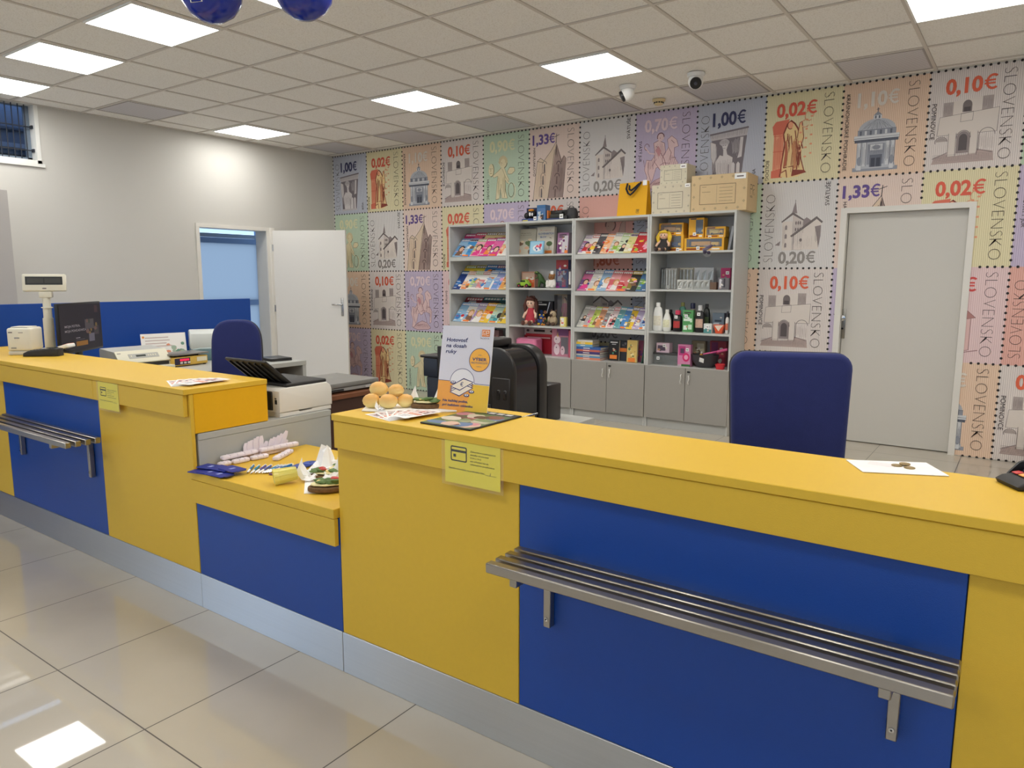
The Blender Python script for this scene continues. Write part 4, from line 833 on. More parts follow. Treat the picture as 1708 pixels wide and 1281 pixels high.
tag(MB().rbox(0, w, 0, h, 0, .005, BLKM, .0015, 1).flat(mg, UPF(0, 0, .005), .0003, .00003).build('magazine', None, (2.226, -1.290, CT), (0, 0, 0)), 'glossy black-edged magazine lying in front of the cash poster', 'magazine')
# cash poster in its acrylic stand
pw, ph = .205, .292
pb0 = at(727, 684, 2, CT); pb1 = at(812, 692, 2, CT); pa_ = math.atan2(pb1.y-pb0.y, pb1.x-pb0.x)
pw = (pb1-pb0).length
t = thing('poster_stand', 'white and orange leaning cash withdrawal poster on the large counter', 'poster', (pb0.x, pb0.y, CT), pa_)
Mp = Matrix.Rotation(math.radians(-11), 4, 'X')
d = D2(); w, h = pw, ph; NV = ink(30, 46, 110); OR = ink(246, 170, 60); YL = ink(246, 202, 40)
d.rect(0, 0, w, h, ink(222, 222, 234)); d.poly([(0, 0), (w, 0), (w, h*.32), (w*.78, h*.33), (w*.62, h*.33), (w*.2, h*.36), (0, h*.36)], OR); d.poly([(w*.55, 0), (w, 0), (w, h*.325), (w*.7, h*.33)], YL)
d.poly(arc(w*.47, h*.34, w*.235, h*.155, 0, 180, 18), ink(238, 238, 244)); d.line([(0, h*.36), (w*.23, h*.355)]+arc(w*.47, h*.355, w*.235, h*.15, 180, 0, 18)+[(w*.72, h*.34), (w, h*.335)], h*.006, NV)
for k in range(3):
    z = -h*.022*k; d.poly([(w*.24, h*.27+z), (w*.5, h*.375+z), (w*.7, h*.335+z), (w*.44, h*.225+z)], NV); d.poly([(w*.265, h*.272+z), (w*.5, h*.362+z), (w*.675, h*.332+z), (w*.44, h*.238+z)], ink(246, 236, 220))
d.poly([(w*.24, h*.292), (w*.5, h*.397), (w*.7, h*.357), (w*.44, h*.247)], NV); d.poly([(w*.265, h*.294), (w*.5, h*.384), (w*.675, h*.354), (w*.44, h*.26)], ink(246, 236, 220)); d.text('€', w*.47, h*.3, h*.05, NV, 0, offset=.01, anchor='c')
for x, y in ((.67, .245), (.58, .2), (.3, .34)): d.ell(w*x, h*y, w*.055, h*.019, NV, 14); d.ell(w*x, h*(y+.004), w*.036, h*.011, ink(238, 238, 244), 12); d.ell(w*x, h*(y+.004), w*.012, h*.006, NV, 8)
for k, s in enumerate(('Hotovosť', 'na dosah', 'ruky')): d.text(s, w*.1, h*(.815-.068*k), h*.044, NV, offset=.024, shear=.12, w=w*(.42, .40, .22)[k])
for k, s in enumerate(('Na každej pošte,', 'pri každom okienku')): d.text(s, w*.12, h*(.115-.05*k), h*.027, NV, offset=.028, shear=.12, w=w*(.5, .6)[k])
d.ell(w*.775, h*.615, w*.2, h*.137, NV, 30); d.ell(w*.775, h*.615, w*.188, h*.129, ink(250, 184, 54), 30)
d.text('VÝBER', w*.775, h*.605, h*.035, NV, anchor='c', offset=.035, w=w*.28); d.text('HOTOVOSTI', w*.775, h*.57, h*.022, NV, anchor='c', offset=.02, w=w*.31); d.text('služba', w*.775, h*.665, h*.014, NV, anchor='c'); d.text('zadarmo', w*.775, h*.533, h*.014, NV, anchor='c')
d.rect(w*.78, h*.885, w*.93, h*.965, ink(226, 128, 30)); lg = ink(246, 240, 236)
for a in ([(.80, .9), (.80, .95), (.84, .95)], [(.83, .9), (.83, .93)], [(.86, .9), (.86, .95), (.91, .95), (.91, .925), (.86, .925)], [(.88, .9), (.91, .9)]): d.line([(w*x, h*y) for x, y in a], h*.006, lg)
d.text('POŠTA', w*.765, h*.855, h*.016, ink(70, 66, 80), w=w*.165); d.text('SLOVENSKÁ', w*.765, h*.868, h*.007, ink(90, 86, 100), 90, w=h*.095)
MB().box(0, w, 0, .0012, 0, h, PAPER, Mp).flat(d, Mp @ FRONT(0, 0, 0), .0003, .00004).build('poster_sheet', t)
CLR = mt((240, 240, 240), .05, alpha=.025, name='clear_acrylic')
MB().box(0, w, -.0045, -.003, 0, h, CLR, Mp).box(0, w, .002, .004, 0, h, CLR, Mp).box(0, w, -.05, .09, 0, .002, CLR).build('acrylic_holder', t)
# envelope with coins
t = MB()
e1, e2, e3, e4 = at(1411, 768, 2, CT), at(1439, 788, 2, CT), at(1583, 795, 2, CT), at(1545, 773, 2, CT); c = (e1+e3)/2
o = MB().slab([(q.x-c.x, q.y-c.y) for q in (e2, e3, e4, e1)], .0025, PAPER, None, .0008, 1)
ed = D2()
for k in range(3): ed.rect(-.06, .02-.012*k, .0, .023-.012*k, ink(226, 196, 204))
ed.line([((e2.x+e1.x)/2-c.x+.01, (e2.y+e1.y)/2-c.y), ((e3.x+e4.x)/2-c.x-.01, (e3.y+e4.y)/2-c.y)], .0012, ink(206, 206, 216))
tag(o.flat(ed, UPF(0, 0, .0025), .0002, .00003).build('envelope', None, (c.x, c.y, CT)), 'white envelope lying near the right end of the large counter', 'envelope')
CN = mt((150, 128, 84), .4, .8, noise=.15, nscale=300)
for k, (px, py, dz, lb) in enumerate(((1496, 777, 0, 'bronze coin at the left on the white envelope'), (1517, 781, 0, 'bronze coin at the right on the white envelope'), (1509, 776, .0025, 'bronze coin lying on top of the other two'))):
    p = at(px, py, 2, CT+.0025); tag(MB().lathe([(0, 0), (.0115, 0), (.0122, .0004), (.0122, .0018), (.0115, .0022), (.0105, .0019), (0, .0019)], CN, 26).build('coin', None, (p[0], p[1], CT+.0026+dz), (0, 0 if not dz else .0, 0)), lb, 'coin', 'bronze coins on the envelope')
# right payment terminal
p = at(1700, 800, 2, CT)
t = thing('payment_terminal', 'black payment terminal with coloured keys cut off at the right edge', 'payment terminal', (3.815, -1.005, CT), math.radians(-58)); t.scale = (1, .95, .72)
b = MB()
b.slab([(-.1, 0), (-.105, .012), (-.09, .024), (.02, .05), (.09, .066), (.1, .05), (.1, 0)], .085, BLKM, basis((-.0425, 0, 0), (0, 1, 0), (0, 0, 1), (1, 0, 0)), .006, 3).build('housing', t)
for s in (-1, 1): MB().slab([(-.075, .024), (-.05, .06), (.0, .085), (.06, .09), (.09, .068), (.02, .04)], .007, BLK, basis((s*.046-.0035, 0, 0), (0, 1, 0), (0, 0, 1), (1, 0, 0)), .002, 2).build('privacy_shield', t)
MB().slab([(.055, .07), (.065, .095), (.09, .1), (.098, .06)], .09, BLK, basis((-.045, 0, 0), (0, 1, 0), (0, 0, 1), (1, 0, 0)), .003, 2).build('screen_hood', t)
sl = math.atan2(.026, .11); Mk = Matrix.Translation((0, -.09, .0262)) @ Matrix.Rotation(sl, 4, 'X')
for b_ in range(4):
    for a in range(3):
        col = {(0, 0): (200, 50, 50), (1, 0): (236, 160, 60), (2, 0): (70, 170, 90)}.get((a, b_), (58, 64, 84))
        MB().rbox(-.034+a*.0235, -.015+a*.0235, .018+b_*.026, .036+b_*.026, 0, .0035, mt(col, .4), .0012, 1, Mk).build('key', t)
# ================================================================== BEHIND THE COUNTER
DZ = .745
t = thing('office_desk', 'grey worktop against the left counter carrying the black topped printer', 'desk', (0, 0, 0))
plate('desktop', t, -1.7, .981, -1.286, -.583, .717, DZ-.0006, DESKG); plate('side_panel', t, .957, .979, -1.286, -.585, 0, .7165, DESKG); plate('side_panel', t, -1.7, -1.678, -1.286, -.585, 0, .7165, DESKG)
# multifunction printer on it
fr_ = at(468, 697, 2, DZ); br_ = at(552, 681.5, 2, DZ)
t = thing('inkjet_printer', 'white printer with raised black paper tray between the two yellow counters', 'printer', (.965, -.868, DZ))
PW = mt((228, 224, 216), .4); D_, W_ = .31, .37                     # depth runs along +Y, body to -X
bd = MB().slab([(0, .022), (0, .122), (.012, .134), (D_-.03, .136), (D_-.008, .122), (D_, .1), (D_, .022)], W_, PW, basis((-W_, 0, 0), (0, 1, 0), (0, 0, 1), (1, 0, 0)), .006, 2)
bd = bd.build('housing', t)
MB().slab([(.004, .0), (.004, .02), (.11, .02), (.118, .014), (.185, .014), (.193, .02), (D_-.004, .02), (D_-.004, .0)], W_-.006, PW, basis((-W_+.002, 0, 0), (0, 1, 0), (0, 0, 1), (1, 0, 0)), .003, 1).build('base_tray', t)
MB().rbox(-W_+.03, -.05, -.008, .012, .03, .118, BLKM, .004, 2).build('output_slot', t); MB().rbox(-.035, -.03+.012, -.0015, .01, .06, .082, BLK, .002, 1).box(-.034, -.022, -.0012, .004, .085, .09, BLK).build('control_button', bd)
MB().rbox(-W_+.02, -.012, .05, D_-.02, .134, .152, BLKM, .008, 3).build('scanner_lid', t)
TM = Matrix.Translation((0, .09, .145)) @ Matrix.Rotation(math.radians(-40), 4, 'X')
tray = MB().rbox(-W_+.04, -.02, -.185, .0, -.006, .006, BLKM, .004, 2, TM)
tr_ = tray.build('paper_tray', t)
rb = MB()
for k in range(6): rb.box(-W_+.07+k*.048, -W_+.078+k*.048, -.175, -.01, -.014, -.005, BLK, TM)
rb.build('rib', tr_)
# desk along the blue screen
t = thing('office_desk', 'long grey desk along the blue screen, open underneath at its near end', 'desk', (0, 0, 0))
plate('desktop', t, -1.86, -.907, -.56, .79, .705, .7394, DESKG); plate('end_panel', t, -1.86, -.91, .755, .788, 0, .704, DESKG); plate('end_panel', t, -1.86, -.91, -.56, -.53, 0, .704, DESKG); plate('back_panel', t, -1.86, -1.84, -.53, .755, .25, .704, DESKG)
t = thing('cardboard_box', 'brown cardboard box on the floor under the near end of the grey desk', 'box', (-1.25, .55, 0))
MB().box(-.2, .2, -.17, .17, 0, .58, mt((176, 124, 78), .8)).build('carton', t); MB().box(-.2005, .2005, -.025, .025, .579, .5812, mt((196, 150, 104), .3)).build('tape', t)
t = thing('privacy_screen', 'tall blue desk screen behind the left counter', 'screen', (-1.9, 0, 0))
plate('panel', t, -.015, .015, -2.2, .985, .06, 1.207, BLU)
ft = MB()
for y in (-2.0, -.6, .9): ft = MB(); ft.rbox(-.028, .2 if y < -1 else .03, y-.03, y+.03, 0, .06, DESKG, .004, 1); ft.build('foot', t)
# monitor facing the clerk
c = at(133, 545, 1, -.72); ux = Vector((-.65, .757, 0)).normalized(); nx = Vector((.757, .65, 0))
rz = math.atan2(ux.y, ux.x)
t = thing('monitor', 'dark computer monitor showing a dim advert, behind the cream pole display', 'monitor', (c.x, c.y, DZ), rz)
# local x runs along the screen; the screen faces -local y
e_bl = at(97, 590, 1, -.72); zb = at(135, 586, 1, -.72)[2]-DZ; zt_ = at(132, 504.5, 1, -.72)[2]-DZ
hw = .28
MB().rbox(-hw, hw, -.012, .008, zb, zt_, BLK, .006, 2).build('housing', t)
d = D2(); w, h = 2*hw-.024, zt_-zb-.024
d.rect(0, 0, w, h, ink(34, 30, 42)); TX = ink(150, 146, 154)
d.text('MOJA FOTKA,', w*.1, h*.52, h*.05, TX, w=w*.36, offset=.015); d.text('MOJA POHĽADNICA', w*.1, h*.42, h*.05, TX, w=w*.5, offset=.015)
d.rect(w*.34, h*.1, w*.62, h*.2, ink(150, 104, 44)); d.rect(w*.34, h*.27, w*.44, h*.285, TX); d.rect(w*.34, h*.23, w*.55, h*.245, ink(84, 80, 90))
for (a, b, e, f, q) in ((.58, .44, .8, .66, (82, 78, 84)), (.8, .3, .92, .5, (70, 62, 70)), (.84, .8, .92, .96, (70, 50, 56)), (.66, .16, .8, .34, (104, 102, 120))): d.rect(w*a, h*b, w*e, h*f, ink(*q))
blobs(d, w, h, 4, [(120, 100, 60), (60, 70, 60), (110, 84, 80)], 9, .62, .9, .32, .66, .02, .05)
SCR = mt((26, 24, 30), .08, name='monitor_glass')
MB().box(-w/2, w/2, -.0128, -.0118, zb+.012, zt_-.012, SCR).flat(d, FRONT(-w/2, -.0128, zb+.012), .0003, .00005).build('screen', t)
MB().rbox(-.03, .03, .006, .03, 0.01, zt_*.7, BLK, .005, 2).rbox(-.11, .11, -.06, .12, 0, .012, BLK, .005, 2).build('stand', t)
for k, q in enumerate(((-.3, -.62), )):
    t = thing('keyboard', 'black keyboard on the worktop behind the left counter', 'keyboard', (-.55, -.74, DZ), math.radians(-12))
    MB().rbox(-.21, .21, -.07, .07, 0, .02, BLK, .005, 2).build('housing', t)
    kk = MB()
    for a in range(14):
        for b_ in range(5): kk.box(-.2+a*.0285, -.176+a*.0285, -.06+b_*.024, -.04+b_*.024, .02, .025, mt((48, 48, 50), .5))
    kk.build('keys', t)
# passbook printer, scale, shredder, laptop on the long desk (fronts face +X)
F3 = math.radians(90)                                            # local -y faces +X
xp_ = at(288, 612, 2, .74).x; ya_ = at(198, 600, 0, xp_).y; yb_ = at(286, 610, 0, xp_).y-.004; PWD = yb_-ya_
t = thing('passbook_printer', 'wide cream passbook printer with a sloped control panel on the long grey desk', 'printer', (xp_, (ya_+yb_)/2, .74), math.radians(90))
t.scale = (PWD/.43, 1, 1)
CRE = mt((220, 216, 196), .45)
pr = [(0, 0), (0, .04), (.015, .075), (.07, .135), (.26, .15), (.27, .14), (.27, 0)]
MB().slab(pr, .43, mt((176, 176, 170), .5), basis((-.215, 0, 0), (0, 1, 0), (0, 0, 1), (1, 0, 0)), .004, 2).build('housing', t)
Mp = basis((0, .006, .06), (1, 0, 0), Vector((0, .06, .066)).normalized(), Vector((0, -.066, .06)).normalized())
MB().slab(rrect(-.215, -.012, .215, .095, .008), .012, CRE, Mp, .003, 2).build('front_cover', t)
cp = MB().slab(rrect(-.12, .022, .13, .062, .004), .003, mt((176, 176, 170), .5), Mp @ Matrix.Translation((0, 0, .011)), .001, 1); cp = cp.build('control_panel', t)
MB().box(-.06, .02, .034, .05, .0135, .0146, mt((70, 76, 74), .2), Mp).build('display_window', cp)
for k in range(5): x_ = .035+k*.02 if k < 4 else -.106; MB().rbox(x_, x_+.012, .036, .048, .0135, .0165, CRE, .001, 1, Mp).build('button', cp)
MB().rbox(-.2, -.17, .07, .076, .0115, .0125, GYL, .0004, 1, Mp).build('badge', t)
MB().rbox(-.2, .2, -.004, .02, .026, .05, BLKM, .003, 1).build('slot', t); MB().rbox(-.215, .215, -.06, .02, 0, .024, CRE, .004, 1).build('base', t)
sa_, sb_ = at(291, 613, 2, .74), at(347, 606.5, 2, .74); sc_c = (sa_+sb_)/2
t = thing('parcel_scale', 'yellow and grey parcel scale with a red lit readout on the long grey desk', 'scale', (sc_c.x, sc_c.y, .74), math.atan2(sb_.y-sa_.y, sb_.x-sa_.x))
t.scale = ((sb_-sa_).length/.30, .8, .92)
MB().rbox(-.15, .15, 0, .24, .008, .075, mt((226, 186, 84), .45), .006, 2).build('housing', t)
MB().rbox(-.16, .16, -.01, .25, .09, .102, mt((150, 146, 140), .3, .8), .004, 2).rbox(-.1, .1, .05, .2, .07, .092, BLKM, .004, 1).build('weighing_plate', t)
s_ = MB().rbox(-.145, -.01, -.004, .002, .016, .068, mt((44, 36, 60), .3), .002, 1).build('display_panel', t)
MB().box(-.1, -.022, -.0052, -.0038, .046, .06, mt((236, 24, 60), .4, emit=1.6)).build('lit_digits', s_)
for k in range(3): MB().rbox(-.1+k*.033, -.078+k*.033, -.0065, -.003, .022, .038, mt((210, 206, 196), .5), .001, 1).build('button', s_)
MB().rbox(.05, .14, -.003, .002, .03, .066, mt((236, 226, 196), .5), .001, 1).build('label_sticker', t)
for x in (-.13, .13):
    for y in (.02, .22): MB().cyl((x, y, 0), (x, y, .01), .012, BLK).build('foot', t)
t = thing('notice_sheet', 'white printed sheet propped up behind the cream passbook printer', 'notice', (-1.66, .06, .74), math.radians(80))
d = D2()
for k in range(4): d.rect(.03, .19-.022*k, .2+.06*math.sin(k*3), .198-.022*k, ink(206, 190, 186))
blobs(d, .33, .22, 9, [(226, 150, 120), (110, 150, 130), (170, 190, 170)], 12, .55, .95, .3, .75, .03, .08); d.ell(.018, .2, .009, .009, ink(236, 150, 60), 10)
Mq = Matrix.Rotation(math.radians(-8), 4, 'X') @ Matrix.Translation((-.165, 0, 0))
MB().box(0, .33, 0, .002, 0, .225, PAPER, Mq).flat(d, Mq @ FRONT(0, 0, 0), .0003, .00004).build('sheet', t); MB().box(-.1, .1, 0, .07, 0, .002, PAPER).build('foot', t)
q_ = at(352, 601, 2, .74)
t = thing('shredder', 'white and teal desktop machine behind the office chair, by the blue screen', 'office machine', (q_.x-.02, q_.y, .74), math.radians(62))
t.scale = (.9, .9, 1)
TEAL = mt((96, 126, 134), .45); OW = mt((206, 210, 206), .4)
MB().slab([(0, .09), (-.02, .14), (.0, .21), (.06, .235), (.22, .235), (.25, .2), (.25, .09)], .3, OW, basis((-.15, 0, 0), (0, 1, 0), (0, 0, 1), (1, 0, 0)), .015, 3).build('upper_housing', t)
MB().slab([(-.01, 0), (-.02, .04), (0, .089), (.25, .089), (.25, 0)], .3, TEAL, basis((-.15, 0, 0), (0, 1, 0), (0, 0, 1), (1, 0, 0)), .01, 3).build('lower_housing', t)
MB().tube([(-.12, -.02, .06), (-.13, -.06, .09), (-.08, -.08, .1), (.08, -.08, .1), (.13, -.06, .09), (.12, -.02, .06)], .006, mt((170, 190, 194), .4), 8).build('paper_guide', t)
t = thing('laptop', 'closed black laptop at the far end of the long grey desk', 'laptop', (-1.12, .66, .74), math.radians(80))
MB().rbox(-.09, .09, -.1, .12, 0, .012, BLKM, .004, 2).build('base', t); MB().rbox(-.09, .09, -.1, .12, .0125, .022, BLK, .004, 2).build('lid', t)
# office chairs
def chair(label, x, y, rz, top, w, hgt, tall, arms):
    t = thing('office_chair', label, 'office chair', (x, y, 0), rz)       # faces local -y
    zb = top-hgt
    M = Matrix.Translation((0, .16, zb)) @ Matrix.Rotation(math.radians(-7), 4, 'X') @ basis((0, 0, 0), (1, 0, 0), (0, 0, 1), (0, -1, 0))
    if tall: ol = [(-w*.5, .02), (-w*.47, .0), (w*.47, 0), (w*.5, .02)]+[(w*.5*math.copysign(abs(math.cos(a))**.62, math.cos(a)), hgt*.55+hgt*.45*abs(math.sin(a))**.72) for a in [PI*i/20 for i in range(21)]]
    else: ol = rrect(-w/2, 0, w/2, hgt, .06, 6)
    ol = [(px*(1-.10*(1-py/hgt) if not tall else 1+.04*(1-py/hgt)), py) for px, py in ol]
    MB().slab(ol, .055, NAVY, M @ Matrix.Translation((0, 0, .004)), .024, 5).build('backrest', t)
    MB().slab([(a*1.015, b*1.012-.002) for a, b in ol], .026, BLKM, M @ Matrix.Translation((0, 0, -.02)), .008, 3).build('back_shell', t)
    MB().slab(rrect(-.24, -.26, .24, .22, .09, 6), .07, NAVY, Matrix.Translation((0, 0, .44)), .028, 4).build('seat', t)
    MB().slab(rrect(-.2, -.2, .2, .2, .06, 5), .035, BLKM, Matrix.Translation((0, 0, .404)), .008, 2).build('seat_shell', t)
    MB().tube([(0, .08, .42), (0, .2, .42), (0, .235, .5), (0, .215, zb+.12)], .022, BLKM, 8).build('back_stem', t)
    MB().cyl((0, 0, .08), (0, 0, .25), .028, BLKM).cyl((0, 0, .25), (0, 0, .404), .016, CHROME).build('gas_column', t)
    for k in range(5):
        a = 2*PI*k/5+.3; cx, cy = math.cos(a), math.sin(a)
        s = MB().tube([(0, 0, .1), (.15*cx, .15*cy, .09), (.3*cx, .3*cy, .068)], [.024, .02, .015], BLKM, 8).build('base_leg', t)
        MB().cyl((.3*cx-.02*cy, .3*cy+.02*cx, .028), (.3*cx+.02*cy, .3*cy-.02*cx, .028), .028, BLK, n=16).build('caster', s)
    if arms:
        for s in (-1, 1):
            MB().tube([(s*.2, .02, .42), (s*.29, .02, .43), (s*.3, .02, .62)], .014, BLKM, 8).rbox(s*.3-.035, s*.3+.035, -.16, .1, .62, .65, BLK, .012, 3).build('armrest', t)
chair('navy fabric office chair with rounded back at the long grey desk', -.625, -.047, math.radians(-62+108), 1.098, .325, .43, True, True)
chair('navy fabric office chair with square back behind the large counter', 3.093, -.30, math.radians(21), 1.112, .435, .5, False, False)
# sideboard with the grey scanner
z0 = .70
BRN = mt((120, 72, 44), .5, noise=.3, nscale=9, name='brown_wood')
t = thing('sideboard', 'low dark brown wooden cabinet behind the white printer', 'cabinet', (0, 0, 0))
plate('carcass', t, .0, .44, -.22, .30, .03, z0-.028, mt((70, 42, 30), .6)); plate('top', t, -.02, .455, -.24, .32, z0-.0275, z0-.0006, BRN); plate('foot', t, .04, .4, -.18, .26, 0, .03, BLKM)
t = thing('flatbed_scanner', 'flat grey scanner on the brown cabinet', 'scanner', (.41, .02, z0), 0)
t.scale = (.85, .8, .85)
SG = mt((128, 126, 122), .45)
MB().rbox(-.44, .0, -.24, .33, .012, .038, mt((168, 168, 166), .45), .005, 2).build('base', t); MB().rbox(-.45, .012, -.25, .335, .042, .075, SG, .006, 2).build('lid', t)
MB().box(.0005, .004, -.2, -.02, .016, .03, BLKM).build('front_slot', t); MB().rbox(-.02, .006, .2, .28, .014, .034, mt((190, 190, 188), .4), .002, 1).build('front_cover', t)
for x in (-.4, -.04):
    for y in (-.2, .29): MB().cyl((x, y, 0), (x, y, .0125), .014, BLK).build('foot', t)
MB().cyl((-.22, .05, .0375), (-.22, .05, .0425), .05, BLK).build('hinge', t)
# big black printer on its grey stand
t = thing('printer_stand', 'grey stand under the big black printer', 'cabinet', (0, 0, 0))
plate('top', t, .98, 1.82, -.06, .56, .59, .6194, DESKG); plate('side', t, 1.0, 1.02, -.04, .54, 0, .589, DESKG); plate('side', t, 1.78, 1.80, -.04, .54, 0, .589, DESKG); plate('shelf', t, 1.021, 1.779, -.04, .54, .2, .22, DESKG)
t = thing('laser_printer', 'big glossy black laser printer with arched sides behind the poster', 'printer', (1.69, 0, .62))
BP = mt((30, 27, 27), .38, name='printer_black'); BP2 = mt((16, 15, 18), .12, name='printer_gloss')
hh = 1.04-.62
prof = [(-.56, .0), (-.56, hh*.8), (-.545, hh*.86)]+[(-.12+.0, hh)]+arc(-.13, hh-.13, .13, .13, 90, 0, 10)[1:]+[(0, 0)]
prof = [(-.5, 0), (-.5, hh*.97)]+arc(-.12, hh-.12, .12, .12, 90, 0, 12)+[(0, 0)]
MB().slab(prof, .03, BP, basis((0, .0, 0), (1, 0, 0), (0, 0, 1), (0, -1, 0)), .006, 2).build('front_frame', t)
MB().slab([(-.485, 0), (-.485, hh*.955)]+arc(-.125, hh-.128, .115, .115, 90, 0, 12)+[(-.01, 0)], .2, BP2, basis((0, .205, 0), (1, 0, 0), (0, 0, 1), (0, -1, 0)), .002, 1).build('gloss_body', t)
MB().slab(prof, .075, BP, basis((0, .28, 0), (1, 0, 0), (0, 0, 1), (0, -1, 0)), .006, 2).build('rear_frame', t)
MB().rbox(-.4, .0, .285, .42, 0, hh*.48, BP, .008, 2).build('rear_tray', t)
ff = MB()
for (x0, x1, za, zb) in ((-.13, -.02, .0, .09), (-.13, -.02, .095, .27), (-.28, -.14, .0, .13)): ff.rbox(x0, x1, -.036, -.028, za, zb, mt((36, 32, 32), .45), .003, 1)
ff.build('front_panel', t)
MB().rbox(-.1, -.08, -.04, -.03, .16, .21, BLKG, .003, 1).rbox(-.06, -.04, -.04, -.03, .16, .21, BLKG, .003, 1).build('latch', t)
NVB = mt((40, 48, 64), .45)
MB().rbox(-.60, -.5, -.03, .2, .24, .34, NVB, .006, 2).rbox(-.585, -.5, -.02, .19, 0, .238, NVB, .006, 2).build('side_feeder', t); MB().rbox(-.62, -.49, -.035, .22, .341, .355, BLKM, .004, 1).build('feeder_lid', t)
MB().rbox(-.47, -.2, .02, .24, hh*.97, hh+.03, BP, .01, 3).rbox(-.5, -.36, -.0, .1, hh+.025, hh+.045, BLKM, .004, 1).build('control_panel', t)
# white low cabinet at the right edge and pale tall cabinet at the left edge
t = thing('side_cabinet', 'low white cabinet corner cut off by the right picture edge', 'cabinet', (3.80, 3.3, 0))
MB().rbox(0, .6, 0, .38, .0, .33, WHT, .003, 1).build('body', t); MB().rbox(.005, .595, -.018, -.001, .06, .32, WHT, .002, 1).build('door', t)
q = at(22, 420, 0, -3.45); ztop = at(11, 316, 0, -3.45)[2]
t = thing('tall_cabinet', 'tall pale grey cabinet cut off at the left picture edge', 'cabinet', (-3.86, q.y-.9, 0))
TG = mt((178, 174, 170), .6)
MB().rbox(0, .4, 0, .9, .08, ztop, TG, .003, 1).build('body', t); MB().rbox(.02, .38, .02, .88, 0, .08, BLKM, .002, 1).build('plinth', t)
for k in range(2): MB().rbox(.4015, .418, .004+.449*k, .447+.449*k, .09, ztop-.006, TG, .002, 1).build('door', t)
# ================================================================== THE SHELVING ALONG THE STAMP WALL
SY, SB, UX, UW = 3.315, 3.686, -1.565, .8013
LEV = {'rack': (1.617, 1.262, .906), 'flat': (1.630, 1.288, .902)}
def cr(x0, y0, s): return lambda x, y: (x0+x*s, y0+y*s)
c6, c7, c8, c9 = cr(940, 260, 320/1708), cr(940, 480, 320/1577), cr(740, 330, 220/1658), cr(740, 460, 220/1708)
def span(c, x0, x1, y, Y): return at(*c(x0, y), 1, Y).x, at(*c(x1, y), 1, Y).x
def hgt(c, x, y0, y1, Y): return at(*c(x, y0), 1, Y).z-at(*c(x, y1), 1, Y).z
names = ['leftmost shelving unit with two rows of magazines per sloped shelf', 'second shelving unit from left, with toys and books on flat shelves', 'third shelving unit from left, with single rows of magazines on sloped shelves', 'rightmost shelving unit, with toiletries and yellow toy boxes']
SLP = math.radians(47); HND = mt((230, 229, 225), .25, .4, name='bright_chrome')
for u in range(4):
    x0 = UX+u*UW; x1 = x0+UW-.002; t = thing('shelving_unit', names[u], 'shelf', (x0, SY, 0), 0, 'grey shelving units along the stamp wall'); W = x1-x0; D = SB-SY
    rack = u in (0, 2)
    for s in (0, 1): plate('side_panel', t, s*(W-.02), s*(W-.02)+.02, 0, D, 0, 1.965, GRY, .001)
    plate('top_panel', t, .0205, W-.0205, .001, D, 1.944, 1.9645, GRY, .001)
    plate('plinth', t, .0205, W-.0205, .02, .038, 0, .085, GRY, .001); plate('bottom_panel', t, .0205, W-.0205, .02, D-.01, .086, .104, GRY, .001)
    plate('shelf', t, .0205, W-.0205, .003, D-.012, .566, .585, GRY, .001)
    if not rack or u == 0: plate('back_panel', t, .0205, W-.0205, D-.008, D-.001, .1, 1.943, mt((206, 206, 205), .6), .001)
    else: plate('back_panel', t, .0205, W-.0205, D-.008, D-.001, .1, .6, mt((206, 206, 205), .6), .001)
    for z in LEV['rack' if rack else 'flat']:
        if not rack: plate('shelf', t, .0205, W-.0205, .003, D-.009, z-.018, z, GRY, .001)
        else:
            L = .30
            MB().rbox(.0205, W-.0205, 0, .016, z-.043, z, GRY, .001, 1).box(.0205, W-.0205, 0, L, -.016, 0, GRY, Matrix.Translation((0, .017, z-.026)) @ Matrix.Rotation(SLP, 4, 'X')).build('sloped_shelf', t)
    for s in (0, 1):
        dx0 = .003+s*(W/2-.0015); dx1 = dx0+W/2-.0065
        dd = plate('door', t, dx0, dx1, -.018, -.001, .09, .583, GRYD, .001)
        hx = dx1-.035 if s == 0 else dx0+.035
        MB().tube([(hx, -.018, .52), (hx, -.036, .515), (hx+.006, -.041, .49), (hx-.004, -.041, .46), (hx, -.034, .44), (hx, -.018, .436)], .006, HND, 8).build('handle', dd)
        if s: MB().cyl((hx-.012, -.0185, .55), (hx-.012, -.022, .55), .008, CHROME).rbox(hx-.014, hx+.012, -.032, -.022, .545, .556, BLK, .002, 1).build('lock', dd)
